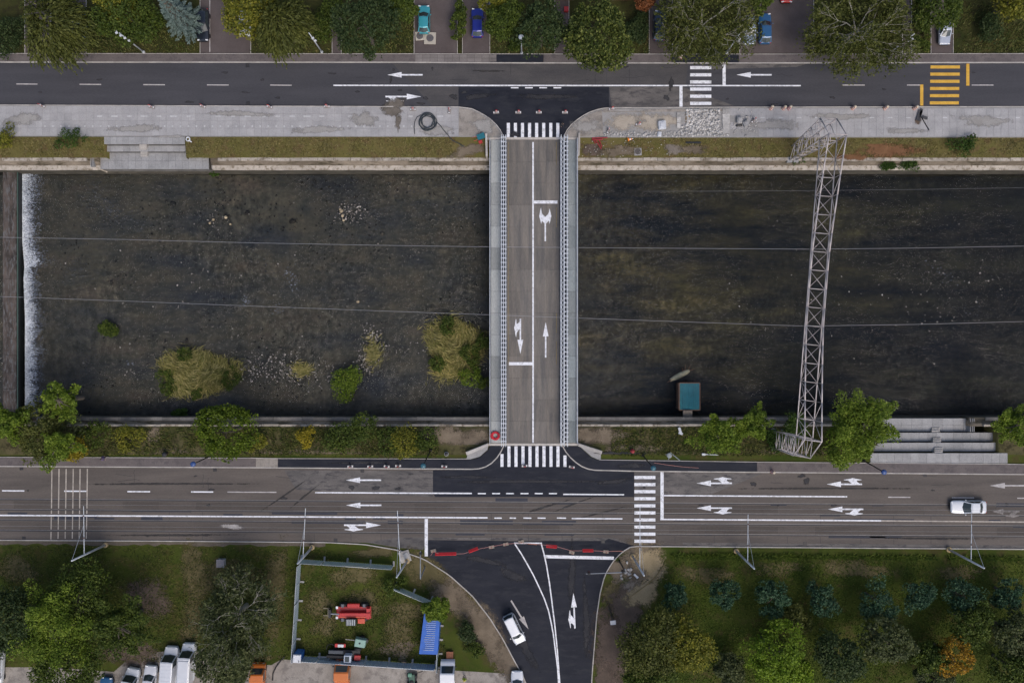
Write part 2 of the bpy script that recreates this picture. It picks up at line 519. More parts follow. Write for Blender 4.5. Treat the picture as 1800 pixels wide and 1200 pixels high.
# ================================================================== RIVER
def m_bed():
    m, nt, out = new_mat('river_bed')
    px = N(nt, 'ShaderNodeSeparateXYZ'); nt.links.new(nt.nodes.new('ShaderNodeNewGeometry').outputs['Position'], px.inputs[0])
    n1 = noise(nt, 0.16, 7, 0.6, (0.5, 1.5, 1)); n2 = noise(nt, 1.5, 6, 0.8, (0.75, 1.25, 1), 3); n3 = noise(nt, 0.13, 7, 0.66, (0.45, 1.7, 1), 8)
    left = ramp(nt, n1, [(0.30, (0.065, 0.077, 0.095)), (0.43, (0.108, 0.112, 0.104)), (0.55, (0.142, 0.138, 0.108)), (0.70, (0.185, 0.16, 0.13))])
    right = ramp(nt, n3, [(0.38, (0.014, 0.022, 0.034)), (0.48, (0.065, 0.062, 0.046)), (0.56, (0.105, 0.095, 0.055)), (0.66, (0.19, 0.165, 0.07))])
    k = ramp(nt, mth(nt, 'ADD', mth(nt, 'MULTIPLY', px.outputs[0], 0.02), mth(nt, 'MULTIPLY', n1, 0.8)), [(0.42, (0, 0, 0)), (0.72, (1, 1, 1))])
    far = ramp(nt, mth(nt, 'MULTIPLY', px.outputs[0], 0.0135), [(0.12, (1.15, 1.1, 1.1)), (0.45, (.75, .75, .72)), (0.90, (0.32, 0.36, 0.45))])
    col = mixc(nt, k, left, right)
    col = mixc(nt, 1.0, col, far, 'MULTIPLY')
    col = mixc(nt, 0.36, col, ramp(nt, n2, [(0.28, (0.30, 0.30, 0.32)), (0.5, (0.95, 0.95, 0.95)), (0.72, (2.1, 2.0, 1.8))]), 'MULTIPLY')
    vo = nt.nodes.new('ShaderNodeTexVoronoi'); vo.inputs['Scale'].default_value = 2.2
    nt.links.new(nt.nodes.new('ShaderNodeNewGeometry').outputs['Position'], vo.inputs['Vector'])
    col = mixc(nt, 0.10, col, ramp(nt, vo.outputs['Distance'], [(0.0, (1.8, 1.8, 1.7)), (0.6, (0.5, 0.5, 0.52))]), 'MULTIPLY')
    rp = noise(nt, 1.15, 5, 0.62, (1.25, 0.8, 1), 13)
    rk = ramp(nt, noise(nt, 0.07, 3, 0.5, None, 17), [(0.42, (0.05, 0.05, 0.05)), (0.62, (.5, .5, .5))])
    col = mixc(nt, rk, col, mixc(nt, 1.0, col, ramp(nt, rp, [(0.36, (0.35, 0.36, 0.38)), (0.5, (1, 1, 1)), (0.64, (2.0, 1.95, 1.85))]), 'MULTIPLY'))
    b = N(nt, 'ShaderNodeBsdfPrincipled'); b.inputs['Roughness'].default_value = 0.9
    nt.links.new(col, b.inputs['Base Color']); nt.links.new(b.outputs[0], out.inputs['Surface'])
    return m
def m_water():
    m, nt, out = new_mat('water_surface')
    g1 = noise(nt, 2.3, 3, 0.6, (1.0, 0.65, 1)); g2 = noise(nt, 0.5, 4, 0.6, (1.0, 0.7, 1), 4)
    hgt = mth(nt, 'MULTIPLY', g1, ramp(nt, noise(nt, 0.09, 3, 0.5, None, 6), [(0.36, (0.25, 0.25, 0.25)), (0.55, (1, 1, 1))]))
    bp = N(nt, 'ShaderNodeBump'); bp.inputs['Strength'].default_value = 1.0; bp.inputs['Distance'].default_value = 0.45
    nt.links.new(hgt, bp.inputs['Height'])
    fr = N(nt, 'ShaderNodeFresnel'); fr.inputs['IOR'].default_value = 1.33; nt.links.new(bp.outputs[0], fr.inputs['Normal'])
    gl = N(nt, 'ShaderNodeBsdfGlossy'); gl.inputs['Roughness'].default_value = 0.06; nt.links.new(bp.outputs[0], gl.inputs['Normal'])
    tr = N(nt, 'ShaderNodeBsdfTransparent')
    nt.links.new(ramp(nt, g2, [(0.3, (0.54, 0.57, 0.58)), (0.7, (0.74, 0.73, 0.70))]), tr.inputs['Color'])
    mx = N(nt, 'ShaderNodeMixShader'); nt.links.new(fr.outputs[0], mx.inputs[0])
    nt.links.new(tr.outputs[0], mx.inputs[1]); nt.links.new(gl.outputs[0], mx.inputs[2])
    nt.links.new(mx.outputs[0], out.inputs['Surface'])
    return m
M_bed = m_bed(); M_water = m_water()
WZ = -4.0
xs = np.arange(-140, 140.1, 1.0); ys = np.arange(-14, 28.1, 1.0)
X, Y = np.meshgrid(xs, ys)
Z = -4.55 + (fb(X * 0.25, Y * 0.35, 5) - 0.5) * 0.5 - np.clip((X - 10) / 40, 0, 1) * 0.8
nx, ny = len(xs), len(ys)
ii, jj = np.meshgrid(np.arange(nx - 1), np.arange(ny - 1)); a = (jj * nx + ii).ravel()
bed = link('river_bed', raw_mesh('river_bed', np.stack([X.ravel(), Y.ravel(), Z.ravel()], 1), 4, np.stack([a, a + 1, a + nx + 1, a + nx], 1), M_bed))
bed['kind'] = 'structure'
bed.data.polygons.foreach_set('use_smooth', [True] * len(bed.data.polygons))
WX0 = P(36, 500, WZ).x
g = MB(); g.add([(WX0, -13, WZ), (140, -13, WZ), (140, 27, WZ), (WX0, 27, WZ)], [(0, 1, 2, 3)])
structure('river_water', g, M_water)
g = MB(); g.add([(-140, -13, -2.72), (P(6, 500, -2.72).x, -13, -2.72), (P(6, 500, -2.72).x, 27, -2.72), (-140, 27, -2.72)], [(0, 1, 2, 3)])
structure('upstream_water', g, M_water)
# weir
weir = thing('weir', 'low brown concrete weir across the river at the left edge', 'weir', (P(19, 500, -2.6).x, 6.5, -5))
M_weir = surf('wet_weir_concrete', (0.04, 0.032, 0.027), (0.115, 0.090, 0.076), 0.9, 4, 0.6, 0.4, c2=(0.13, 0.127, 0.125), stretch=(1.6, 0.4, 1))
M_weird = surf('dark_weir_face', (0.008, 0.01, 0.01), (0.014, 0.016, 0.016), 0.7, 4, 0.5, 0.2)
y = -12.3
while y < 25.5:
    L = rng.uniform(2.2, 3.4); L = min(L, 25.8 - y)
    b = MB(); x0, x1 = P(5, 0, -2.6).x, P(29, 0, -2.6).x
    b.box(((x0 + x1) / 2, y + L / 2, -3.6 + rng.uniform(-.03, .03)), (x1 - x0, L - 0.02, 2.0))
    b.build('crest_slab', M_weir, weir, world=True); y += L
b = MB(); x1 = P(29.5, 0, -2.6).x; x2 = P(36, 0, -4.0).x
b.hexa([(x1, -12.4, -5), (x2, -12.4, -5), (x2, 26, -5), (x1, 26, -5)], [(x1, -12.4, -2.75), (x1 + 0.15, -12.4, -2.85), (x1 + 0.15, 26, -2.85), (x1, 26, -2.75)])
b.build('drop_face', M_weird, weir, world=True)
b = MB(); b.box((x1 + 0.12, 6.8, -2.62), (0.12, 38.4, 0.1)); b.build('crest_edge', plain('green_steel_edge', (0.05, 0.09, 0.07), 0.5), weir, world=True)

# foam: small torn flakes of white water (one mass)
M_foam = surf('white_foam', (0.50, 0.55, 0.60), (0.78, 0.81, 0.85), 0.9, 5, 0.6, 0.3, island=0.10)
def flakes(name, x, y, z, s, mat, hgt=0.1, el=1.4):
    n = len(x); k = 6
    ang = NR.uniform(0, 6.28, n)[:, None] + np.arange(k)[None] * (2 * np.pi / k)
    r = s[:, None] * NR.uniform(0.5, 1.1, (n, k)); st = NR.uniform(el * .7, el * 1.3, n)[:, None]
    vx = x[:, None] + r * np.cos(ang) * st; vy = y[:, None] + r * np.sin(ang); vz = z[:, None] + 0 * vx
    ring = np.stack([vx, vy, vz], 2)
    top = np.stack([x, y, z + hgt * NR.uniform(0.4, 1.2, n)], 1)[:, None]
    V = np.concatenate([ring, top], 1).reshape(-1, 3)
    base = (np.arange(n) * (k + 1))[:, None]
    F = np.stack([np.stack([base[:, 0] + i, base[:, 0] + (i + 1) % k, base[:, 0] + k], 1) for i in range(k)], 1).reshape(-1, 3)
    o = link(name, raw_mesh(name, V, 3, F, mat)); o['kind'] = 'stuff'
    return o
def foam_band(n, pw, smin, smax, mat, name, reach, el=1.4):
    fy = NR.uniform(-11, 24.6, n); py = 600 - fy * S * H / (H + 4)
    w0 = np.interp(py, [300, 420, 470, 490, 560, 720], [38, 41, 45, 43.5, 46, 46])
    wd = np.interp(py, [300, 380, 440, 458, 475, 500, 600, 720], [24, 22, 20, 30, 14, 18, 21, 17]) * (0.45 + 0.6 * fb(fy * 0.7, fy * 0, 9) + 0.55 * fb(fy * 3.1, fy * 0, 19)) * reach
    t = NR.uniform(0, 1, n) ** pw
    px = w0 + wd * t
    st_ = fb(fy * 5.0, px * .25, 31)
    keep = (NR.uniform(0, 1, n) > t * 0.55) & (st_ + NR.uniform(-.15, .25, n) > .30 + .28 * t)
    fx = (px - 900) / S * (H + 4) / H
    flakes(name, fx[keep], fy[keep], np.full(keep.sum(), WZ + 0.02) + NR.uniform(0, .1, keep.sum()), (NR.uniform(smin, smax, n) * (1.1 - t * 0.6))[keep], mat, 0.05, el)
foam_band(34000, 2.6, .025, .065, M_foam, 'weir_foam', .95, 2.4)
M_foam2 = surf('thin_foam', (0.10, 0.12, 0.16), (0.34, 0.38, 0.45), 0.9, 5, 0.5, 0.2, island=0.3)
foam_band(20000, 1.3, .02, .06, M_foam2, 'weir_spray', 1.55, 3.0)
# little white riffles round stones
cl = [(430, 531, 9, 45), (515, 496, 14, 36), (487, 546, 8, 26), (507, 480, 10, 22), (232, 640, 5, 10), (225, 638, 3, 6), (1665, 487, 12, 14), (1640, 470, 25, 12), (1705, 545, 18, 9)]
X0 = []; Y0 = []
for (a, b, r, k) in cl:
    for _ in range(k):
        p = P(a + rng.gauss(0, r * 0.6), b + rng.gauss(0, r * 0.6), WZ); X0.append(p.x); Y0.append(p.y)
flakes('riffle_foam', np.array(X0), np.array(Y0), np.full(len(X0), WZ + 0.015), NR.uniform(0.02, 0.08, len(X0)), M_foam2, 0.03)

# crests of small standing waves (one mass of slivers)
X0 = []; Y0 = []
for (a, b, rx, ry, k, dr) in [(165, 340, 14, 22, 240, .5), (195, 365, 16, 14, 240, .4), (235, 395, 18, 14, 200, .3), (150, 640, 16, 30, 300, 0), (135, 480, 20, 20, 180, 0), (640, 372, 34, 16, 260, -.1), (790, 520, 50, 26, 260, 0), (730, 350, 70, 22, 240, 0), (560, 520, 50, 16, 200, .2), (460, 470, 20, 16, 90, .5), (1060, 360, 40, 40, 420, 0), (1080, 480, 50, 50, 420, 0), (1060, 620, 36, 50, 300, 0), (1180, 400, 60, 50, 260, 0)]:
    for _ in range(k):
        u, v = rng.gauss(0, rx), rng.gauss(0, ry)
        p = P(a + u, b + v + u * dr, WZ); X0.append(p.x); Y0.append(p.y)
flakes('wave_crests', np.array(X0), np.array(Y0), np.full(len(X0), WZ + 0.012), NR.uniform(0.02, 0.06, len(X0)), surf('wave_crest_water', (0.035, 0.038, 0.042), (0.10, 0.105, 0.11), 0.9, 5, 0.25, 0.1, island=0.5), 0.02, 3.2)

# stones (masses of small ones)
ICO = None
def stones(name, x, y, z, s, mat, flat=0.6):
    global ICO
    if ICO is None:
        bm = bmesh.new(); bmesh.ops.create_icosphere(bm, subdivisions=1, radius=1.0)
        ICO = (np.array([v.co[:] for v in bm.verts]), np.array([[v.index for v in f.verts] for f in bm.faces])); bm.free()
    n = len(x); B, FF = ICO
    j = NR.uniform(0.7, 1.2, (n, len(B), 1)); V = B[None] * j
    ax = NR.uniform(0.7, 1.35, (n, 1, 3)); ax[:, :, 2] *= flat
    V = V * ax * s[:, None, None]
    c, sn = np.cos(a_ := NR.uniform(0, 6.28, n))[:, None], np.sin(a_)[:, None]
    vx = V[:, :, 0] * c - V[:, :, 1] * sn; vy = V[:, :, 0] * sn + V[:, :, 1] * c
    V = np.stack([vx + x[:, None], vy + y[:, None], V[:, :, 2] + z[:, None]], 2).reshape(-1, 3)
    F = (FF[None] + (np.arange(n) * len(B))[:, None, None]).reshape(-1, 3)
    o = link(name, raw_mesh(name, V, 3, F, mat)); o['kind'] = 'stuff'
    return o
M_bstone = surf('bed_stone', (0.075, 0.072, 0.066), (0.14, 0.125, 0.105), 0.8, 5, 0.8, 0.2, island=0.5)
M_pstone = surf('pale_pebble', (0.18, 0.16, 0.14), (0.42, 0.385, 0.345), 0.8, 5, 0.85, 0.2, island=0.45)
n = 3800
x = NR.uniform(-66, 8, n); y = NR.uniform(-12, 25, n)
dens = fb(x * 0.14, y * 0.22, 21) + NR.uniform(-.1, .1, n) > 0.5
x, y = x[dens], y[dens]
stones('river_stones', x, y, -4.42 + NR.uniform(-.08, .18, len(x)), NR.uniform(0.05, 0.16, len(x)) * (1 + (NR.uniform(0, 1, len(x)) > 0.985) * 1.6), M_bstone)
def gauss_cluster(spec, z, smin, smax):
    X0, Y0 = [], []
    for (a, b, rx, ry, k) in spec:
        for _ in range(k):
            p = P(a + rng.gauss(0, rx), b + rng.gauss(0, ry), z); X0.append(p.x); Y0.append(p.y)
    n = len(X0)
    return np.array(X0), np.array(Y0), np.full(n, z) + NR.uniform(-.05, .03, n), NR.uniform(smin, smax, n) ** 1.0
pale = [(490, 645, 34, 15, 190), (440, 650, 22, 12, 80), (530, 655, 20, 10, 90), (655, 605, 9, 16, 190), (640, 640, 10, 12, 90), (585, 660, 30, 15, 40), (620, 375, 16, 10, 90), (600, 376, 3, 8, 14),
        (380, 385, 20, 12, 22), (720, 615, 14, 5, 14), (400, 560, 200, 100, 120), (340, 480, 60, 25, 30), (840, 650, 12, 12, 40), (280, 620, 60, 30, 25), (1650, 520, 60, 40, 60), (1500, 540, 200, 60, 50), (690, 605, 20, 8, 16)]
stones('pale_pebbles', *gauss_cluster(pale, WZ + 0.03, 0.03, 0.13), M_pstone)
M_tstone = surf('tan_boulder', (0.30, 0.24, 0.15), (0.42, 0.35, 0.24), 0.8, 5, 0.85, 0.2, island=0.2)
BL = ['largest pale boulder at the tip of the pebble bar in mid river', 'second pale boulder at the tip of the pebble bar in mid river', 'lowest pale boulder at the tip of the pebble bar', 'topmost pale boulder at the tip of the pebble bar', 'left boulder of the loose ring in the left part of the river', 'right boulder of the loose ring in the left part of the river', 'lone pale boulder near the middle of the left river half', 'lower left boulder of the loose ring in the river', 'small lower right boulder of the loose ring in the river']
for (a, b, s_) in [(600, 371, .32), (602, 379, .26), (604, 387, .24), (598, 368, .2), (375, 386, .22), (397, 382, .25), (629, 530, .26), (369, 392, .2), (405, 394, .18)]:
    p = P(a, b, WZ); pr = [(s_ * .6, -.25), (s_ * 1.05, -.05), (s_ * .9, .14), (s_ * .45, .24), (0.02, .26)]
    q = MB(); q.lathe((0, 0, 0), pr, 9); o = q.build('boulder', M_tstone); o.location = p; o.rotation_euler = (0, 0, rng.uniform(0, 6)); o.scale = (rng.uniform(.8, 1.2), rng.uniform(.7, 1), 1)
    tag(o, BL.pop(0), 'boulder', 'pale boulders in the shallows')

# ================================================================== ROADS
Z_RD, Z_PT, Z_BAR, Z_LN, Z_ST = 0.010, 0.016, 0.024, 0.030, 0.036
nr = structure('north_road', MB().flat(px_poly([(XL, 110.5), (700, 110.5), (900, 111), (XR, 110.5), (XR, 187), (1070, 190), (806, 188), (400, 186.5), (XL, 184)]), Z_RD), M_asph)
so_top = [(XL, 815), (0, 820), (450, 822), (838, 824), (1115, 827), (1350, 829.5), (1800, 834), (XR, 841)]
so_bot = [(XR, 971), (1800, 964), (1110, 959), (745, 955), (575, 952), (340, 950), (0, 948), (XL, 944)]
sr = structure('south_road', MB().flat(px_poly(so_top + so_bot), Z_RD), M_asph_b)
def quad_line(mb, x0, y0, x1, y1, w, z):
    d = Vector((x1 - x0, y1 - y0)); d.normalize(); n = Vector((-d.y, d.x)) * w / 2
    mb.flat(px_poly([(x0 + n.x, y0 + n.y), (x1 + n.x, y1 + n.y), (x1 - n.x, y1 - n.y), (x0 - n.x, y0 - n.y)]), z)
    return mb
def mark(name, parent, x0, y0, x1, y1, w, z=Z_LN, mat=None):
    return quad_line(MB(), x0, y0, x1, y1, w, z).build(name, mat or M_white, parent)
# worn and new surfaces
def sub(name, parent, pts, mat, z=Z_PT): return MB().flat(px_poly(pts), z).build(name, mat, parent)
sub('worn_surface', nr, [(690, 112), (860, 112), (1066, 112), (1066, 149), (806, 149), (806, 186), (760, 186)], surf('worn_asphalt_dark', (0.058, 0.056, 0.06), (0.085, 0.08, 0.08), .5, 10, .88, .15, stretch=(.5, 1.3, 1)))
sub('worn_surface', nr, [(1071, 153), (1200, 153), (1290, 186), (1075, 188.5)], M_asph_l)
sub('worn_surface', nr, [(1067, 112), (1210, 112), (1205, 149), (1067, 149)], surf('worn_asphalt_dark', (0, 0, 0), (0, 0, 0)))
sub('worn_surface', nr, [(1252, 112), (1420, 112), (1400, 118), (1252, 122)], M_asph_l)
NJ = [(806, 153.5), (1070.5, 153.5), (1070.5, 189.5), (1058, 191), (1044, 194), (1030, 200), (1016, 209), (1004, 219), (995, 230), (989, 243), (886, 243), (882, 232), (874, 221), (862, 210), (847, 200), (830, 192), (815, 189), (806, 188)]
sub('new_surface', nr, NJ, M_new, Z_PT + 0.004)
sub('worn_surface', sr, [(500, 826), (761, 827), (761, 873), (520, 860)], M_asph_l)
sub('worn_surface', sr, [(1116, 829), (1340, 832), (1250, 868), (1116, 872)], M_asph_l)
sub('worn_surface', sr, [(640, 952.5), (700, 944), (1080, 945), (1108, 956), (1060, 950.5), (750, 948), (744, 966), (700, 962)], M_asph_l)
sub('worn_surface', sr, [(1200, 953), (1800, 958), (1800, 963), (1200, 959)], M_asph_l)
SJ = [(761, 826), (838, 824.6), (858, 818), (872, 806), (882, 792), (886, 783), (988, 783), (996, 797), (1007, 809), (1021, 819), (1040, 825.5), (1115, 829), (1115, 873), (765, 873), (761, 866)]
sub('new_surface', sr, SJ, M_new, Z_PT + 0.004)
# side road to the south
JL = [(575, 952.5), (640, 956), (700, 966), (746, 982), (790, 1010), (830, 1046), (860, 1084), (884, 1122), (904, 1160), (920, 1188), (930, 1215), (960, 1330)]
JR = [(1110, 960), (1092, 971), (1076, 988), (1064, 1010), (1056, 1040), (1050, 1080), (1046, 1130), (1042, 1180), (1040, 1215), (1036, 1330)]
side = structure('side_road', MB().flat(px_poly([(752, 948.5)] + [(905, 950.5), (1062, 950), (1070, 946), (1090, 952), (1114, 958)] + JR[1:] + JL[::-1][:8] + [(752, 984)]), Z_PT + 0.006), M_new)
# repairs along the rails
for _ in range(46):
    x = rng.uniform(-20, 1800); row = rng.choice([877, 895, 905, 913, 913, 931.5]); y = row + 0.006 * x + rng.uniform(-4, 4); L = rng.choice([18, 30, 45, 60, 110]) * rng.uniform(.7, 1.2); h = rng.choice([3, 4, 6, 8])
    if 1100 < x + L and x < 1170: continue
    sub('asphalt_repair', sr, [(x, y - h / 2), (x + L, y - h / 2 + L * .006), (x + L, y + h / 2 + L * .006), (x, y + h / 2)], M_patch, 0.0125 + 0.0002 * (_ % 14))
# tram track: slabs between rails, rails
def rowy(y0, x): return y0 + 0.006 * x
for y0 in (877.5, 914.0):
    x = -40
    while x < 1840:
        L = 64.0
        a, b = rowy(y0, x), rowy(y0, x + L)
        sl = MB().prism(px_poly([(x + .25, a + 2.4), (x + L - .25, b + 2.4), (x + L - .25, b + 15.8), (x + .25, a + 15.8)]), 0.004, 0.0175 + rng.uniform(-.001, .001))
        sl.build('track_slab', surf('track_slab_concrete', (0.078, 0.067, 0.060), (0.108, 0.093, 0.083), 0.35, 9, .88, .15, stretch=(.3, 1.4, 1), island=0.13), sr)
        x += L
for y0 in (877, 895.2, 913.4, 931.6):
    g_ = MB(); quad_line(g_, -100, rowy(y0, -100), 1900, rowy(y0, 1900), 2.6, 0.0215); g_.build('rail_groove', M_groove, sr)
    g_ = MB(); quad_line(g_, -100, rowy(y0 - .9, -100), 1900, rowy(y0 - .9, 1900), 0.85, 0.0265); g_.build('tram_rail', M_rail, sr)
for x in range(-30, 1830, 64):
    x += rng.uniform(-8, 8)
    for (a, b) in ((934, 946), (897, 911)):
        if rng.random() < .6:
            g_ = quad_line(MB(), x, rowy(a, x), x + .3, rowy(b, x), 0.6, 0.0195); g_.build('slab_joint', M_groove, sr)

# ---- markings
def arrow_pts(u0=0.0): return [(0, 0), (25, -5), (25, -1.35), (62, -1.35), (62, 1.35), (25, 1.35), (25, 5)]
FLAG = [(58, 1.0), (53.5, 4), (52.7, 6.7), (61, 7.2), (61, 8.1), (51, 9.7), (46, 11.1), (42, 10), (30, 7.9), (30, 7.2), (37.5, 6.5), (44.5, 1.0)]
def arrow(parent, tip, d, flag=0, L=62.0, mat=None, z=Z_ST):
    d = Vector(d).normalized(); r = Vector((-d.y, d.x)); k = L / 62
    def T(pts, s=1): return px_poly([(tip[0] - d.x * u * k + r.x * v * s, tip[1] - d.y * u * k + r.y * v * s) for u, v in pts])
    mb = MB(); mb.flat(T(arrow_pts()), z)
    if flag: mb.flat(T(FLAG, flag), z + .002)
    return mb.build('lane_arrow', mat or M_white, parent)
for x0, x1, y in ((29, 66, 148), (140, 178, 148.6), (252, 290, 149.2), (364, 402, 149.6), (475, 513, 150)): mark('lane_dash', nr, x0, y, x1, y + .3, 1.9, mat=M_fade)
for x0, x1 in ((1480, 1520), (1594, 1618), (1708, 1746)): mark('lane_dash', nr, x0, 150, x1, 150, 1.9, mat=M_fade)
mark('centre_line', nr, 586, 150.5, 1407.5, 151, 2.3)
for x0 in (898, 923, 948, 973): mark('lane_dash', nr, x0, 154.7, x0 + 13.5, 154.7, 2.0)
for k in range(6): mark('crossing_bar', nr, 1213, 119.4 + 12.55 * k, 1250.3, 119.4 + 12.55 * k, 5.6, Z_BAR)
for k in range(6): mark('crossing_bar', nr, 1635.5 - .25 * k, 118.2 + 12.6 * k, 1687.3 - .4 * k, 118.2 + 12.6 * k, 5.4, Z_BAR, M_yel)
mark('stop_line', nr, 1272.8, 114, 1272.8, 151.3, 5.6, Z_ST); mark('stop_line', nr, 1197, 152, 1197, 188, 5.6, Z_ST)
mark('stop_line', nr, 1701, 112.5, 1701, 151, 5.6, Z_ST, M_yel); mark('stop_line', nr, 1620, 149, 1620, 186, 5.6, Z_ST, M_yel)
arrow(nr, (681, 132), (-1, 0)); arrow(nr, (1294.5, 132), (-1, 0)); arrow(nr, (740.5, 170.2), (1, 0), 1, 63)
for k in range(8): mark('crossing_bar', nr, 893.6 + 12.42 * k, 216.4, 893.6 + 12.42 * k, 241.6, 5.4, Z_BAR)
# south road
for x0, x1, y in ((4, 43, 862), (113, 152, 862.6), (224, 264, 863.4), (336, 375, 863.9)): mark('lane_dash', sr, x0, y, x1, y + .2, 2.3)
mark('lane_line', sr, 400, 864.2, 486, 864.6, 1.9, mat=M_fade)
mark('lane_line', sr, 554, 865.2, 829.5, 866.6, 2.3)
for x0 in (840, 865, 889.5, 915, 940, 965): mark('lane_dash', sr, x0, 866.8, x0 + 14, 866.9, 2.1)
mark('lane_line', sr, 990, 868.2, 1097, 868.9, 2.3)
mark('lane_line', sr, 1167, 870.4, 1489, 872.4, 2.4)
for x0, x1, y in ((1561, 1600, 873.2), (1673, 1712, 874.2), (1788, 1827, 875)): mark('lane_dash', sr, x0, y, x1, y + .2, 2.0, mat=M_fade)
mark('centre_line', sr, -20, 905, 857, 909.4, 2.5)
for x0, x1 in ((869, 882), (896, 907), (920, 934), (945, 959), (979, 995)): mark('lane_dash', sr, x0, 909.8, x1, 910, 2.2)
mark('centre_line', sr, 1005, 910.6, 1094, 911.2, 2.4); mark('centre_line', sr, 1160.5, 912.2, 1549, 914.6, 2.5)
mark('centre_line', sr, 1549.5, 914.6, 1820, 917, 2.2, mat=M_cream)
for k in range(10): mark('crossing_bar', sr, 1115, 838.6 + 12.43 * k, 1152, 838.6 + 12.43 * k, 5.6, Z_ST - .002)
mark('stop_line', sr, 1163.7, 827.5, 1163.7, 911.0, 5.6, Z_ST + .004); mark('stop_line', sr, 749.3, 910.8, 749.3, 977, 5.6, Z_ST)
for k, x in enumerate((91.5, 104, 116.5, 129, 141, 153.8)):
    ys_ = [824, 866, 900, 913, 946] if k % 2 else [824, 866, 880, 924, 946]
    mark('crossing_line', sr, x, 823.5, x - .8, 893, 2.0, Z_BAR + .008, M_cream)
    mark('crossing_line', sr, x - .9, 896.5, x - 1.0, 902.5, 2.0, Z_BAR + .008, M_cream)
    mark('crossing_line', sr, x - 1.1, 907.5, x - 1.5, 930, 1.8, Z_BAR + .008, M_cream)
    mark('crossing_line', sr, x - 1.6, 934, x - 1.8, 946 if k not in (0,) else 949, 1.8, Z_BAR + .008, M_cream)
arrow(sr, (608, 843.3), (-1, 0)); arrow(sr, (608.5, 887.4), (-1, 0), z=Z_ST + .002); arrow(sr, (669.8, 922.3), (1, 0), 1, 65)
arrow(sr, (1224.5, 848.8), (-1, 0), 1); arrow(sr, (1224.5, 892.4), (-1, 0), -1, z=Z_ST + .002)
arrow(sr, (1453, 850.5), (-1, 0), 1); arrow(sr, (1455.5, 894.4), (-1, 0), -1, z=Z_ST + .002)
arrow(sr, (1739.5, 853), (-1, 0), 0, 66, M_fade); arrow(sr, (1744, 898.5), (-1, 0), -1, 48, surf('nearly_gone_paint', (.10, .092, .088), (.30, .275, .26), 1.6, 8, .8, .05))
for k in range(10): mark('crossing_bar', sr, 882.4 + 12.3 * k, 797.5 if k in (0,) else (800 if k == 9 else 783.6), 882.4 + 12.3 * k, 820, 5.4, Z_BAR)
# side road
def polyline(name, parent, pts, w, z, mat=None):
    mb = MB(); L = []; Rr = []
    for i, p in enumerate(pts):
        d = Vector(pts[min(i + 1, len(pts) - 1)]) - Vector(pts[max(i - 1, 0)]); d.normalize(); n_ = Vector((-d.y, d.x)) * w / 2
        L.append((p[0] + n_.x, p[1] + n_.y)); Rr.append((p[0] - n_.x, p[1] - n_.y))
    mb.flat(px_poly(L + Rr[::-1]), z)
    return mb.build(name, mat or M_white, parent)
polyline('wedge_line', side, [(905, 955.5), (916, 972), (927, 991), (938, 1011), (948, 1032), (957, 1052), (964, 1072), (968.5, 1092), (972.5, 1113), (976, 1140), (980, 1172), (982, 1200), (984, 1260)], 2.2, Z_LN + .006)
polyline('wedge_line', side, [(951.5, 955.2), (956, 972), (960.5, 992), (965.5, 1022), (969.5, 1052), (973, 1080), (975.5, 1100), (980, 1147), (984, 1200), (987, 1260)], 2.2, Z_LN + .010)
mark('wedge_line', side, 903.5, 953.9, 952.5, 953.9, 2.2, Z_LN + .014)
mark('stop_line', side, 958.5, 977.5, 1079, 980.3, 5.6, Z_ST + .004)
arrow(side, (1007.8, 1041.5), (-0.045, -1), -1, 62, z=Z_ST + .006); arrow(side, (929, 1105), (31, 51), 0, 59, M_fade, z=Z_ST + .006)

# ================================================================== KERBS AND PAVEMENTS
ZK = 0.14
def kerb(name, pts, w=2.0, z=ZK, mat=None):
    """row of kerb stones, each with its own edges, along a polyline in photo pixels"""
    mb = MB(); seg = []
    P_ = [Vector(W2(*p)) for p in pts]
    lens = [0]
    for a, b in zip(P_[:-1], P_[1:]): lens.append(lens[-1] + (b - a).length)
    tot = lens[-1]; n = max(1, int(tot / 1.0)); hw = w / S / 2
    def at(s):
        for i in range(len(lens) - 1):
            if s <= lens[i + 1] + 1e-9:
                t = (s - lens[i]) / max(1e-9, lens[i + 1] - lens[i]); return P_[i].lerp(P_[i + 1], t)
        return P_[-1]
    for k in range(n):
        a, b = at(tot * k / n + 0.006), at(tot * (k + 1) / n - 0.006)
        d = (b - a).normalized(); nn = Vector((-d.y, d.x)) * hw; zz = z + rng.uniform(-.006, .006)
        bot = [(*(a - nn), 0.0), (*(b - nn), 0.0), (*(b + nn), 0.0), (*(a + nn), 0.0)]
        mb.hexa(bot, [(p[0], p[1], zz) for p in bot])
    o = mb.build(name, mat or M_kerb); o['kind'] = 'structure'
    return o
kerb('north_kerb', [(-300, 109.8), (700, 110.2), (900, 111.3), (1300, 111.5), (2100, 110)], 1.7)
kerb('north_pavement_kerb', [(-300, 184.5), (0, 185.2), (400, 187), (806, 188.6), (830, 192), (847, 200), (862, 210), (873.5, 221), (881.5, 232), (885, 240)], 1.5)
kerb('north_pavement_kerb', [(991, 240), (996, 230), (1005, 219), (1017, 209), (1031, 200), (1045, 194.5), (1060, 191), (1072, 190), (1300, 189), (2100, 187.5)], 1.5)
kerb('south_kerb', [(-300, 817), (0, 819), (450, 821.3), (838, 824), (850, 821.5), (860, 817), (867, 811), (874, 803.5), (881, 793), (885.5, 783)], 1.8)
kerb('south_kerb', [(988.5, 783), (994, 793), (1001, 802), (1010, 810.5), (1021, 818.5), (1031, 823), (1042, 825.6), (1115, 827.4), (1350, 829.5), (1800, 833.2), (2100, 836)], 1.8)
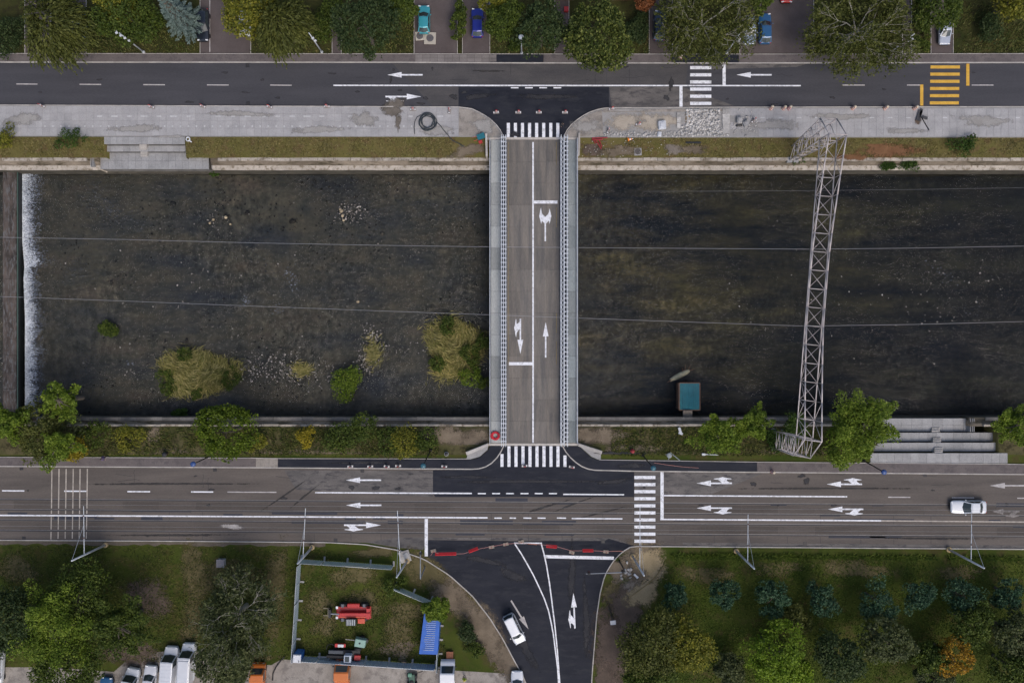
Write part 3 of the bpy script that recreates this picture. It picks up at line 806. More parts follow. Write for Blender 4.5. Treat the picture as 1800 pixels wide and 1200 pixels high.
kerb('verge_kerb', [(-300, 947), (0, 948.6), (340, 950.5), (575, 952.6), (640, 956), (700, 966), (746, 982), (790, 1010), (830, 1046), (860, 1084), (884, 1122), (904, 1160), (920, 1188), (930, 1215), (960, 1330)], 1.7)
kerb('verge_kerb', [(2100, 967), (1800, 964.5), (1300, 960.7), (1110, 959.3), (1092, 970), (1076, 987.5), (1063, 1010), (1055, 1040), (1049, 1080), (1045, 1130), (1041, 1180), (1039, 1215), (1035, 1330)], 1.7)
# north footway (asphalt)
def pav(name, pts, mat, z=0.12, parent=None):
    o = MB().prism(px_poly(pts), 0.0, z).build(name, mat, parent)
    if parent is None: o['kind'] = 'structure'
    return o
nf = pav('north_footway', [(-300, 95), (862, 96), (862, 110.3), (700, 109.4), (-300, 109)], M_walk)
pav('north_footway', [(955.4, 96.5), (1180, 96.5), (1180, 110.5), (955.4, 110.5)], M_walk)
pav('north_footway', [(1298.4, 96.5), (2100, 95), (2100, 109), (1298.4, 110.6)], M_walk)
pav('footway_repair', [(862.4, 96.5), (955, 96.5), (955, 110.4), (862.4, 110.4)], M_new, 0.125)
pav('footway_repair', [(1180.4, 96.5), (1298, 96.5), (1298, 110.6), (1180.4, 110.6)], M_new, 0.125)
kerb('footway_edge', [(-300, 94.6), (862, 95.6), (1300, 96), (2100, 94.6)], 0.9, 0.15)
for x in range(730, 861, 13):
    for y in (97, 103.4):
        sub('footway_slab', nf, [(x + .4, y), (x + 12.6, y), (x + 12.6, y + 5.8), (x + .4, y + 5.8)], surf('brown_slab', (0.15, 0.135, 0.13), (0.22, 0.20, 0.19), .4, 9, .88, .15, island=.12), 0.128)
# south footway
pav('south_footway', [(-300, 801.5), (0, 803.5), (450, 805), (450, 820.2), (0, 818), (-300, 816)], M_walk)
pav('south_footway', [(450.3, 805), (488.7, 805.5), (488.7, 820.6), (450.3, 820.3)], M_lot)
pav('south_footway', [(489, 806), (830, 807), (843, 803), (858, 791), (862, 783.2), (884.3, 783.2), (880, 792), (873, 802.6), (866, 810.2), (859, 816), (849.5, 820.4), (838, 823), (489, 821)], M_new)
pav('south_footway', [(989.7, 783.2), (1018, 783.2), (1029, 794), (1039, 803), (1051, 808), (1330, 812), (1330, 828.2), (1115, 826.3), (1042, 824.5), (1031.5, 822), (1021.7, 817.4), (1011, 809.5), (1002, 801.2), (995.2, 792.4)], M_new)
pav('south_footway', [(1330.4, 812), (1800, 816), (2100, 818), (2100, 834.8), (1800, 832), (1330.4, 828.3)], M_walk)
kerb('footway_edge', [(-300, 801), (0, 802.8), (450, 804.4), (489, 805.2), (828, 806)], 1.0, 0.15)
kerb('footway_edge', [(1053, 807.5), (1330, 811.4), (1800, 815.4), (2100, 817.5)], 1.0, 0.15)
# verge strip of bare soil beside the tram road
g = MB()
xs_ = list(range(-100, 1090, 12))
top = [(x, 950.3 + 0.0065 * max(0, x)) for x in xs_ if x < 580]
g.flat(px_poly(top + [(x, y + rng.uniform(3, 8)) for x, y in top[::-1]]), 0.008)
structure('bare_verge', g, surf('bare_verge_soil', (0.09, 0.075, 0.058), (0.15, 0.125, 0.10), .6, 6, .95, .3))

# north promenade: bed of sand and concrete slabs
pl = pav('north_promenade', [(-300, 185.6), (0, 186.2), (400, 187.8), (806, 189.6), (829, 193), (846, 201), (861, 211), (872.5, 222), (880.5, 233), (884, 240), (884, 241), (-300, 240)], M_joint, 0.10)
pr_ = pav('north_promenade', [(992, 241), (992.3, 240), (997.5, 231), (1006, 220.5), (1018, 210.5), (1032, 201.5), (1046, 195.8), (1060, 192.2), (1072, 191.2), (1300, 190), (2100, 188.6), (2100, 242), (992, 242)], M_joint, 0.10)
def slab_mesh(w, h, t=0.06):
    mb = MB(); b = 0.006
    mb.hexa([(-w / 2, -h / 2, -t), (w / 2, -h / 2, -t), (w / 2, h / 2, -t), (-w / 2, h / 2, -t)], [(-w / 2 + b, -h / 2 + b, 0), (w / 2 - b, -h / 2 + b, 0), (w / 2 - b, h / 2 - b, 0), (-w / 2 + b, h / 2 - b, 0)])
    return mb.mesh('paving_slab', M_slab)
def slab_field(parent, x0, x1, ytop, ybot, nx_, ny_, skip=None):
    sw = (x1 - x0) / nx_; me = None
    sh = (ybot - ytop) / ny_
    me = slab_mesh(sw / S - 0.014, sh / S - 0.014)
    for i in range(nx_):
        for j in range(ny_):
            cx, cy = x0 + (i + .5) * sw, ytop + (j + .5) * sh + (0.0022 * (x0 + (i + .5) * sw) if ytop < 189 and x1 < 900 else 0)
            if skip and skip(cx, cy): continue
            p = W2(cx, cy); link('paving_slab', me, parent, (p[0], p[1], 0.125 + rng.uniform(-.004, .004)))
slab_field(pl, -14, 806, 186.6, 238.2, 64, 4)
slab_field(pr_, 1282, 1810, 191, 240, 41, 4, lambda x, y: x < 1330 and y > 205 and rng.random() < .6)
# plain concrete fillets at the corners
pav('corner_fillet', [(807, 190.6), (829, 194), (845, 202), (859.5, 212), (871, 223), (879, 233.5), (882, 239.8), (807, 239.8)], M_lot, 0.126, pl)
pav('corner_fillet', [(994, 240), (999, 232), (1007.5, 222), (1019, 212), (1033, 203), (1047, 197), (1058, 194), (1060, 241), (994, 241)], M_lot, 0.126, pr_)
pav('corner_fillet', [(1060.5, 193), (1280, 191.5), (1280, 196), (1060.5, 198)], M_lot, 0.126, pr_)
# white studs along the cycle lane
st = MB()
for x in range(150, 800, 26):
    if rng.random() < .75: st.box((*W2(x, 205), 0.131), (rng.uniform(.5, 1.0), .13, .008))
for x in range(80, 760, 14):
    st.box((*W2(x, 222.5), 0.131), (.2, .16, .008))
for x in range(1340, 1800, 32): st.box((*W2(x, 207.5), 0.131), (.6, .1, .008))
st.build('cycle_lane_mark', surf('pale_stud', (.46, .46, .47), (.62, .62, .63), 1, 8, .7, 0), pl)
# driveways north
def drive(pts, kl=True):
    o = MB().flat(px_poly(pts), 0.012); structure('driveway', o, M_drive)
def drv(x0, x1, y0=-150, y1=94.3, edges=(1, 1)):
    drive([(x0, y0), (x1, y0), (x1, y1), (x0, y1)])
    if edges[0]: kerb('driveway_edge', [(x0, y0), (x0, y1)], .9, .10)
    if edges[1]: kerb('driveway_edge', [(x1, y0), (x1, y1)], .9, .10)
drv(44, 90); drv(128, 152); drv(352, 441); drv(584, 600); drv(728, 804); drv(813, 861); drv(975, 1000); drv(1141, 1182); drv(1300, 1430); drv(1586, 1602); drv(1636, 1675)
MB().box((*W2(369, 17), .03), (.1, 12, .04)).build('bay_line', M_fade)['kind'] = 'structure'
# parking lot in the south
structure('parking_lot', MB().flat(px_poly([(-300, 1240), (-300, 1172), (90, 1172), (200, 1180), (235, 1150), (330, 1140), (440, 1168), (477, 1168), (495, 1158), (640, 1168), (770, 1176), (890, 1183), (926, 1183), (940, 1240)]), 0.010), M_lot)
structure('parking_lot_back', MB().flat(px_poly([(-300, 1240), (940, 1240), (940, 1700), (-300, 1700)]), 0.010), M_lot)

# patches of soil and dry grass
for a in [(825, 264, 40, 15, .2, M_dirt), (1042, 262, 26, 18, 0, M_dirtd), (1185, 262, 20, 16, 0, M_gravel), (1220, 262, 34, 10, 0, M_dirt), (1090, 265, 40, 14, 0, M_dirt)]:
    soft_patch('bare_patch', *a, z=-0.12)
soft_patch('red_soil_patch', 1560, 262, 75, 17, 0, M_red, z=-0.13)
soft_patch('red_soil_patch', 1500, 276, 45, 7, 0, M_red, z=-0.38)
for a in [(790, 767, 55, 22, 0, M_dirt), (835, 770, 32, 26, 0, M_dirt), (1055, 768, 55, 22, 0, M_dirt), (1030, 765, 30, 22, 0, M_dirt), (300, 795, 50, 9, 0, M_dirt), (540, 797, 140, 8, 0, M_dirt), (1190, 802, 120, 7, 0, M_gravel), (1110, 790, 60, 12, 0, M_dirt), (1390, 800, 60, 14, 0, M_dirt), (270, 765, 18, 18, 0, M_dirt)]:
    soft_patch('bare_patch', *a, z=-0.02 if a[1] > 785 else -0.14)
for a in [(345, 1010, 38, 60, 0.1, M_dry), (340, 1090, 30, 55, .1, M_dry), (400, 1010, 60, 40, 0, M_dry), (480, 1040, 30, 110, 0, M_dry), (30, 1000, 50, 30, 0, M_dry), (640, 1060, 40, 30, 0, M_dry), (700, 1110, 28, 50, .2, M_dry), (570, 1100, 30, 22, 0, M_dry), (830, 1080, 45, 70, .6, M_dry), (870, 1130, 25, 60, .5, M_dirt), (880, 1160, 20, 30, .4, M_dirt), (790, 1030, 60, 40, .6, M_dry), (660, 970, 50, 12, 0, M_dry),
          (700, 1140, 40, 18, 0, M_dirt), (710, 1150, 14, 24, 0, M_dirt), (1500, 1000, 90, 18, 0, M_dry), (1690, 1005, 60, 16, 0, M_dry), (1370, 1000, 60, 16, 0, M_dry), (260, 1050, 60, 40, 0, M_dirtd), (430, 1155, 60, 12, 0, M_dry), (230, 1150, 60, 30, 0, M_dirtd), (1240, 1010, 60, 20, 0, M_dry)]:
    soft_patch('dry_grass_patch' if a[5] is M_dry else 'bare_patch', *a, z=0.006 + rng.uniform(0, .006))
for a in [(1080, 1125, 42, 110, -.08, M_dirtd), (1066, 1170, 36, 90, 0, M_dirtd), (1100, 1075, 36, 60, 0, M_dirtd), (745, 1000, 62, 30, -.62, M_dry), (800, 1050, 80, 30, -.8, M_dirt), (850, 1105, 85, 32, -.95, M_dirt), (888, 1155, 60, 28, -1.1, M_dirt), (620, 1010, 50, 26, 0, M_dry), (560, 1060, 34, 30, 0, M_dry), (720, 1075, 40, 26, 0, M_dry), (1085, 1000, 28, 36, .4, M_dirt), (1075, 1045, 20, 34, 0, M_dry), (1125, 985, 56, 48, .9, M_dirt), (1108, 1040, 26, 52, -.4, M_gravel)]:
    soft_patch('bare_patch', *a, z=0.014 + rng.uniform(0, .004))
soft_patch('sand_heap', 1143, 990, 33, 44, 0.05, M_sand, z=0.022); soft_patch('sand_heap', 1130, 1042, 26, 46, -.75, M_sand, z=0.024)
for a in [(692, 185, 30, 14, .4), (690, 196, 22, 12, 0), (700, 214, 8, 18, 0)]: soft_patch('mud_stain', *a, surf('mud_stain', (0.10, 0.085, 0.07), (0.17, 0.15, 0.13), .5, 6, .95, .2, soft=True), z=0.132)
for a in [(687, 138, 3, 10, 0), (692, 123, 4, 3, 0), (704, 159, 5, 3, 0), (741, 182, 9, 3, 0), (797, 170, 9, 6, 0), (618, 857, 7, 5, 0), (700, 858, 8, 4, 0), (660, 857, 9, 5, 0), (1180, 148, 5, 16, 0), (1172, 172, 6, 8, 0), (1418, 845, 8, 8, 0), (1325, 850, 7, 6, 0), (760, 121, 3, 4, 0), (1132, 856, 4, 3, 0), (1100, 118, 6, 3, 0), (1410, 836, 9, 5, 0), (499, 875, 8, 3, 0)]:
    soft_patch('road_stain', *a, M_oil, z=0.0235)
soft_patch('scuffed_paint', 408, 925, 22, 6, 0, surf('scuff_paint', (.3, .28, .26), (.5, .46, .44), 1.5, 6, .8, 0, soft=True, seed=12), z=0.024)

M_dust = surf('road_dust', (0.024, 0.025, 0.031), (0.042, 0.041, 0.045), 0.6, 8, 0.9, 0.05, soft=True, seed=21)
for a in [(960, 170, 70, 5, 0), (840, 170, 30, 6, .2), (905, 236, 14, 5, 0), (930, 846, 150, 4, 0), (820, 838, 50, 4, 0), (1080, 846, 40, 5, .1), (900, 1010, 34, 10, -.5), (1005, 1010, 8, 70, 0), (1030, 1090, 7, 90, 0), (920, 1130, 12, 60, .45), (850, 985, 60, 5, -.2), (1090, 796, 60, 3, -.02), (1110, 818, 34, 5, 0), (640, 813, 60, 3, 0)]:
    soft_patch('dust_streak', *a, M_dust, z=(0.0275 if a[1] < 790 or a[1] > 826 else .128))
M_track = surf('tyre_track', (0.03, 0.028, 0.028), (0.05, 0.047, 0.046), 0.8, 8, 0.85, 0.05, soft=True, seed=25)
for a in [(500, 870, 50, 2.2, .6), (535, 872, 40, 2, .7), (960, 890, 60, 2.2, .3), (1010, 885, 50, 2, .35), (1060, 900, 50, 2, .25), (300, 850, 200, 2.0, 0), (1450, 858, 160, 2.4, 0), (1640, 946, 120, 2.2, 0), (300, 940, 150, 2.2, 0), (860, 125, 40, 2, 0)]:
    soft_patch('tyre_mark', *a, M_track, z=0.0205)

for k in range(34):
    nth = k % 2; x = rng.uniform(20, 1780); y = rng.choice([120, 130, 142, 160, 172, 181]) if nth else rng.choice([835, 852, 860, 888, 920, 940])
    if not nth and 760 < x < 1160: continue
    soft_patch('oil_spot', x, y + rng.uniform(-3, 3), rng.uniform(3, 9), rng.uniform(1.5, 3.5), 0, M_oil, z=.0205)
for k in range(26):
    nth = k % 2; x = rng.uniform(600, 1400) if nth else rng.choice([rng.uniform(100, 740), rng.uniform(1180, 1780)]); y = rng.uniform(116, 148) if nth else rng.uniform(832, 868)
    q = [(x, y)]
    for _ in range(5): q.append((q[-1][0] + rng.uniform(3, 9), q[-1][1] + rng.gauss(0, 1.3)))
    if k % 5 == 0: q = [(x + .5 * rng.gauss(0, 1), y - 12 + i * 5) for i in range(6)]
    polyline('crack_seal', nr if nth else sr, q, .55, .0222, surf('crack_sealant', (.022, .022, .026), (.035, .035, .04), 1, 8, .6, 0))

M_stain = surf('paving_stain', (.265, .252, .24), (.33, .318, .305), .6, 8, .9, .1, soft=True, seed=31)
for a in [(40, 210, 40, 14, 0), (240, 226, 60, 8, 0), (420, 200, 70, 6, 0), (560, 228, 60, 8, 0), (640, 210, 26, 18, 0), (770, 230, 40, 10, 0), (850, 222, 26, 16, 0), (1030, 222, 30, 16, 0), (1360, 220, 50, 14, 0), (1480, 205, 60, 8, 0), (1590, 230, 40, 8, 0), (1730, 212, 60, 12, 0), (300, 240, 40, 3, 0), (1100, 194, 60, 3, 0)]:
    soft_patch('paving_stain', *a, M_stain, z=.136)
# ================================================================== BRIDGE
def X(px): return (px - 900) / S
def Yp(py): return (600 - py) / S
bridge = thing('road_bridge', 'two lane steel bridge with grey footways crossing the river', 'bridge', (X(937), 6.5, -1.2))
M_deck = surf('deck_panel', (0.12, 0.114, 0.11), (0.20, 0.178, 0.156), 0.5, 8, .85, .12, stretch=(2.2, .22, 1), island=0.10, lo=.36, hi=.64)
M_fway = surf('footway_panel', (0.29, 0.305, 0.30), (0.38, 0.39, 0.38), 0.4, 8, .8, .1, stretch=(1.5, .35, 1), island=0.22)
M_fwayr = surf('bluish_footway_panel', (0.19, 0.22, 0.235), (0.29, 0.315, 0.315), 0.4, 8, .8, .1, stretch=(1.5, .35, 1), island=0.25)
yN, yS = Yp(246), Yp(778)
rows = 14
cols = [890.6, 914.2, 937.0, 961, 983.6]
for r in range(rows):
    ya, yb = yN + (yS - yN) * r / rows, yN + (yS - yN) * (r + 1) / rows
    for c in range(4):
        m = MB(); x0, x1 = X(cols[c]), X(cols[c + 1]); z = 0.016 + rng.uniform(-.003, .003)
        b_ = .004
        m.hexa([(x0 + .003, yb + .004, -.2), (x1 - .003, yb + .004, -.2), (x1 - .003, ya - .004, -.2), (x0 + .003, ya - .004, -.2)], [(x0 + .003 + b_, yb + .004 + b_, z), (x1 - .003 - b_, yb + .004 + b_, z), (x1 - .003 - b_, ya - .004 - b_, z), (x0 + .003 + b_, ya - .004 - b_, z)])
        m.build('deck_panel', M_deck, bridge, world=True)
    for (xa, xb, mt) in ((863.2, 880.2, M_fway), (998.8, 1012.2, M_fwayr)):
        m = MB(); z = 0.10 + rng.uniform(-.006, .006)
        m.box(((X(xa) + X(xb)) / 2, (ya + yb) / 2, z - .06), (X(xb) - X(xa), ya - yb - .03, .12))
        m.build('footway_panel', mt, bridge, world=True)
# girders and cross beams
g_ = MB()
for px in (862.5, 885, 905, 937, 965, 991, 1013): g_.box((X(px), (yN + yS) / 2, -.75), (.35, yN - yS, .9))
for k in range(15):
    y = yN + (yS - yN) * (k + .02) / 14.04; g_.box(((X(862) + X(1013)) / 2, y, -.42), (X(1013) - X(862), .25, .3))
g_.build('girder', M_dark, bridge, world=True)
# outer parapets: rails, posts, edge beam
for xe, sgn in ((861.3, -1), (1014.2, 1)):
    par = MB(); par.box((X(xe), (yN + yS) / 2, .02), (.12, yN - yS, .3)); pr0 = par.build('parapet', M_steel, bridge, world=True)
    q = MB()
    for z in (.55, .85, 1.12): q.tube((X(xe), yN, z), (X(xe), yS, z), .028 if z < 1 else .04)
    q.build('handrail', M_steel, pr0, world=True)
    pm = MB().box((0, 0, 0), (.05, .05, 1.05)).mesh('post', M_steel)
    for k in range(29):
        link('post', pm, pr0, (X(xe) - bridge.location.x, yN + (yS - yN) * k / 28 - bridge.location.y, .6 - bridge.location.z))
# side trusses: parallel chords joined by rungs or lacing
def truss(xs_, lace, zt):
    xs_ = [X(v) for v in xs_]
    t = MB()
    for x in xs_: t.box((x, (yN + yS) / 2, .10), (.10, yN - yS + .5, .14))
    tr_ = t.build('truss', M_steel, bridge, world=True)
    for x in xs_:
        q = MB(); q.box((x, (yN + yS) / 2, zt), (.10, yN - yS + .7, .13))
        k = 0; y = yN
        while y > yS:
            q.box((x, y, zt + .055), (.18, .24, .10)); y -= .62
        q.build('top_chord', M_steel, tr_, world=True)
        q = MB(); n = 28; dy = (yS - yN) / n
        for k in range(n):
            y = yN + dy * k
            q.tube((x, y, .15), (x, y, zt), .035, n=4); q.tube((x, y, .15), (x, y + dy / 2, zt), .028, n=4); q.tube((x, y + dy / 2, zt), (x, y + dy, .15), .028, n=4)
        q.build('web_bar', M_steel, tr_, world=True)
    q = MB()
    for a, b in zip(xs_[:-1], xs_[1:]):
        y = yN; s = 0
        while y > yS + .3:
            if lace and (a == xs_[0]):
                q.tube((a, y, zt + .02), (b, y - .62, zt + .02), .032, n=4); q.tube((b, y, zt - .03), (a, y - .62, zt - .03), .032, n=4)
            else: q.box(((a + b) / 2, y, zt + .01), (b - a, .12, .08))
            y -= .62
    q.build('lacing', M_steel, tr_, world=True)
    q = MB()
    for z in (.5, 1.0):
        q.tube((xs_[0], yN, z), (xs_[0], yS, z), .03, n=5); q.tube((xs_[-1], yN, z), (xs_[-1], yS, z), .03, n=5)
    q.build('side_rail', M_steel, tr_, world=True)
    q = MB(); q.box(((xs_[0] + xs_[-1]) / 2, (yN + yS) / 2, -.05), (xs_[-1] - xs_[0] + .25, yN - yS, .1))
    q.build('bottom_plate', plain('dark_blue_steel', (.025, .03, .045), .6), tr_, world=True)
truss([881.8, 885.3, 889.2], False, 1.45)
truss([985.3, 990.8, 996.4], True, 1.45)
# paint on the deck
def bmark(name, *a, **k): return mark(name, bridge, *a, **k)
_old_root = root_loc
def bbuild(mb, name, mat):
    return mb.build(name, mat, bridge, world=True)
bbuild(quad_line(MB(), 937, 250, 937, 778, 2.7, .034), 'centre_line', M_white)
bbuild(quad_line(MB(), 938.4, 355.3, 980, 355.3, 5.4, .036), 'stop_line', M_white)
bbuild(quad_line(MB(), 894.5, 639, 935.6, 639, 5.4, .036), 'stop_line', M_white)
M_byel = surf('faint_yellow_line', (.17, .14, .09), (.26, .20, .10), 1.5, 8, .7, .05)
for a, b in ((250, 290), (365, 400), (550, 585), (600, 640)): bbuild(quad_line(MB(), 978.3, a, 978.3, b, 1.2, .034), 'edge_line', M_byel)
bbuild(quad_line(MB(), 893.8, 250, 893.8, 640, .9, .034), 'edge_line', M_byel)
Yar = [(957.2, 424), (957.2, 393), (952.6, 388), (951.4, 394), (950.2, 389), (947.8, 380), (949.2, 372), (951, 364.5), (951.6, 370), (953, 376), (958.4, 381.3), (963.4, 376.5), (965, 373), (965.8, 366.5), (967.6, 373), (969.2, 380), (967.4, 388), (965.6, 394), (964.6, 388), (959.8, 393), (959.8, 424)]
bbuild(MB().flat(px_poly(Yar), .038), 'lane_arrow', M_white)
def barrow(tip, d, flag, L=62):
    o = arrow(bridge, tip, d, flag, L, z=.038)
    o.data.transform(Matrix.Translation(-Vector(root_loc(bridge))))
barrow((914.7, 622), (0, 1), 1); barrow((959.2, 566), (0, -1), 0)
# thresholds and wing walls
M_wing = surf('abutment_concrete', (.40, .37, .34), (.52, .48, .44), .7, 7, .85, .15)
for nm, x0, x1, y0, y1, z in (('end_beam', 856, 1018, 241.6, 245.6, .05), ('end_beam', 859, 1016, 778.6, 782.8, .10)):
    q = MB(); q.box(((X(x0) + X(x1)) / 2, (Yp(y0) + Yp(y1)) / 2, z / 2 - .3), (X(x1) - X(x0), abs(Yp(y0) - Yp(y1)), .6 + z)); q.build(nm, M_wing, bridge, world=True)
def wing(label, pts, z0, z1):
    c = [sum(p[i] for p in pts) / len(pts) for i in (0, 1)]
    w = thing('wing_wall', label, 'wall', (X(c[0]), Yp(c[1]), z0))
    MB().prism(px_poly(pts), z0, z1).build('wall_body', M_wing, w, world=True)
    q = [(c[0] + (p[0] - c[0]) * .96, c[1] + (p[1] - c[1]) * .96) for p in pts]
    MB().prism(px_poly(q), z1, z1 + .05).build('wall_cap', M_kerb, w, world=True)
wing('thin pale upright wall at the north end of the left bridge footway', [(853, 236), (856.6, 236), (857.4, 276), (854, 276)], -3.5, .55)
wing('thin pale upright wall at the north end of the right bridge footway', [(1016.2, 235), (1019.4, 235), (1018.4, 274), (1015.4, 274)], -3.5, .55)
wing('slanting pale wall at the south end of the left bridge footway', [(819, 793.5), (858, 778), (859, 782), (821, 799)], -3.0, .6)
wing('slanting pale wall at the south end of the right bridge footway', [(1016, 778), (1058, 791.5), (1056.5, 797), (1016, 783)], -3.0, .6)
for pts in ([(822, 799), (858.5, 783), (857, 790), (843, 802), (829, 806), (820, 806)], [(1018.5, 783.5), (1056, 797.5), (1056, 807), (1051, 807), (1039.5, 802), (1029.5, 793)]):
    structure('concrete_apron', MB().prism(px_poly(pts), -.1, .11), M_conc)
q = thing('north_abutment', 'concrete bridge seat under the north end of the bridge', 'abutment', (X(937), Yp(255), -5))
MB().box((X(937), Yp(270), -3.2), (X(1018) - X(856), 3.4, 3.9)).build('abutment_body', M_wallface, q, world=True)
q = thing('south_abutment', 'concrete bridge seat under the south end of the bridge', 'abutment', (X(937), Yp(765), -5))
MB().box((X(937), Yp(757), -3.2), (X(1018) - X(856), 3.4, 3.9)).build('abutment_body', M_wallface, q, world=True)
# fill behind
structure('approach_fill', MB().box((X(937), Yp(249), -1.2), (X(1020) - X(853), 1.6, 2.3)), M_bankdirt)

# ================================================================== RIVERSIDE TERRACES
M_riser = surf('shaded_riser_concrete', (0.10, 0.097, 0.09), (0.19, 0.18, 0.17), 0.8, 7, .9, .2)  # darker concrete: shade under the slab edges painted into the riser colour
def zpoly(pts, z): return [tuple(P(px, py, z)[:2]) for px, py in pts]
def terrace(label, cx, cy, tiers, stairs, extra=None):
    t = thing('riverside_terrace', label, 'terrace', (P(cx, cy, -2).x, P(cx, cy, -2).y, -3))
    for (x0, x1, y0, y1, z, nx_, ny_) in tiers:
        iy = .9
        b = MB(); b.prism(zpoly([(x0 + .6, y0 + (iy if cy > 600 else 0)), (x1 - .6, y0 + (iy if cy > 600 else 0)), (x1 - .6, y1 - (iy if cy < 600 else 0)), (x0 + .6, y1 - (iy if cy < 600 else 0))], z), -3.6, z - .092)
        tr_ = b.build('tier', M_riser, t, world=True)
        for i in range(nx_):
            for j in range(ny_):
                a, c = x0 + (x1 - x0) * i / nx_, x0 + (x1 - x0) * (i + 1) / nx_
                d, e = y0 + (y1 - y0) * j / ny_, y0 + (y1 - y0) * (j + 1) / ny_
                s_ = MB(); p0 = P(a, e, z); p1 = P(c, d, z)
                s_.box(((p0.x + p1.x) / 2, (p0.y + p1.y) / 2, z - .04 + rng.uniform(-.012, .012)), (p1.x - p0.x - .02, p1.y - p0.y - .02, .1))
                s_.build('slab', M_conc, tr_, world=True)
    for (x0, x1, y0, y1, z0, z1, n) in stairs:
        st_ = MB(); st_.box((P((x0 + x1) / 2, 0, z0).x, P(0, (y0 + y1) / 2, z0).y, z1 - .25), (.1, .1, .1))
        for k in range(n):
            a, b = y0 + (y1 - y0) * k / n, y0 + (y1 - y0) * (k + 1) / n
            z = z0 + (z1 - z0) * (k + .5) / n
            q = MB(); q.prism(zpoly([(x0, a), (x1, a), (x1, b), (x0, b)], z), z - .7, z)
            q.build('stair_step', M_kerb, t, world=True)
    if extra: extra(t)
    return t
def rails_n(t):
    q = MB()
    for px in (161.5, 164.2, 166.4):
        q.box((P(px, 280, -1).x, P(px, 280, -1).y, -1.3), (.07, 2.2, 1.2))
    q.build('side_railing', M_conc, t, world=True)
terrace('stepped grey concrete riverside terrace with a short stair below the left promenade', 255, 270,
        [(183, 325, 240.6, 253.6, 0.08, 13, 1), (183.5, 326.5, 256, 266.5, -.65, 13, 1), (167.5, 367, 268.5, 297.5, -1.35, 17, 2)],
        [(245, 257.5, 254, 264, -.05, -.6, 3), (247, 259, 266, 275, -.72, -1.25, 3)], rails_n)
def rails_s(t):
    q = MB()
    for px in (1706, 1709.5, 1712.5):
        q.box((P(px, 747, -1).x, P(px, 747, -1).y, -1.6), (.08, 1.9, 1.2))
    q.build('side_railing', M_conc, t, world=True)
terrace('four tiered grey concrete terrace stepping down to the river beside a leafy tree', 1660, 775,
        [(1530, 1771, 796, 814, 0.06, 17, 1), (1535, 1756, 777.6, 793, -.65, 14, 1), (1540, 1752, 760, 775.2, -1.3, 14, 1), (1548, 1712, 735, 758, -1.9, 9, 2)],
        [(1643, 1657, 786.5, 796, -.55, 0, 3), (1640, 1654, 768.5, 777.5, -1.25, -.7, 3), (1638, 1652, 751, 759.5, -1.85, -1.35, 3)], rails_s)

# ================================================================== LATTICE GANTRY
gan = thing('lattice_gantry', 'pinkish grey lattice gantry spanning the river on two lattice legs', 'gantry', (P(1380, 270).x, 26.5, -.4))
ZL, ZU = 12.0, 15.0
def G(px, py, z): return P(px, py, z)
nB = 16
LL = [G(1441, 246, ZL), G(1399.5, 767, ZL)]; LR = [G(1471, 247.5, ZL), G(1428.5, 771, ZL)]
def lerp(a, b, t): return a + (b - a) * t
def depth(t): return .45 + 2.5 * (max(0, abs(t - .5) - .10) / .40) ** 1.25
def pipe(nm, segs, r, par, n=5):
    q = MB()
    for a, b in segs: q.tube(a, b, r, n=n)
    return q.build(nm, M_gantry, par, world=True, smooth=True)
beam = pipe('beam', [(LL[0], LL[1])], .075, gan)
pipe('lower_chord', [(LR[0], LR[1])], .075, beam)
UL = [lerp(*LL, k / nB) + Vector((0, 0, depth(k / nB))) for k in range(nB + 1)]
UR = [lerp(*LR, k / nB) + Vector((0, 0, depth(k / nB))) for k in range(nB + 1)]
Lw = [lerp(*LL, k / nB) for k in range(nB + 1)]; Rw = [lerp(*LR, k / nB) for k in range(nB + 1)]
pipe('upper_chord', list(zip(UL[:-1], UL[1:])), .09, beam); pipe('upper_chord', list(zip(UR[:-1], UR[1:])), .09, beam)
for pair in zip(Lw, Rw): pipe('cross_strut', [pair], .05, beam)
for k in range(nB): pipe('cross_brace', [(Lw[k], Rw[k + 1])], .032, beam, 4); pipe('cross_brace', [(Rw[k], Lw[k + 1])], .032, beam, 4)
pipe('upper_strut', [(UL[0], UR[0])], .05, beam); pipe('upper_strut', [(UL[-1], UR[-1])], .05, beam)
for A, B in ((Lw, UL), (Rw, UR)):
    pipe('side_web', [(A[k], B[k]) for k in range(nB + 1)] + [(A[k], B[k + 1]) if k % 2 else (B[k], A[k + 1]) for k in range(nB)], .035, beam, 4)
def leg(base, top, up):
    """base, top: four points each in order; lattice on the four faces"""
    l_ = pipe('leg', [(base[i], top[i]) for i in range(4)], .085, gan)
    segs = []; n = 7
    for i in range(4):
        j = (i + 1) % 4
        for k in range(n):
            a0, a1 = lerp(base[i], top[i], k / n), lerp(base[i], top[i], (k + 1) / n)
            b0, b1 = lerp(base[j], top[j], k / n), lerp(base[j], top[j], (k + 1) / n)
            segs += [(a1, b1), (a0, b1) if k % 2 else (b0, a1)]
    pipe('leg_lacing', segs, .042, l_, 4)
    pipe('leg_head', [(top[2], up[1]), (top[3], up[0]), (top[0], up[0]), (top[1], up[1]), (up[0], up[1])], .08, l_)
    for p in base: MB().box((p.x, p.y, p.z - .1), (.7, .7, .5)).build('footing', M_conc, l_, world=True)
tz = ZL
leg([G(1388, 281, -.6), G(1399, 281, -.6), G(1399, 262, -.4), G(1391, 258, -.4)], [Lw[0], Rw[0], G(1471, 209, ZL), G(1442, 208, ZL)], (UL[0], UR[0]))
leg([G(1360, 757, -.3), G(1377, 759, -.3), G(1375, 787, 0), G(1360, 787, 0)], [Lw[-1], Rw[-1], G(1424, 805, ZL), G(1395, 800, ZL)], (UL[-1], UR[-1]))
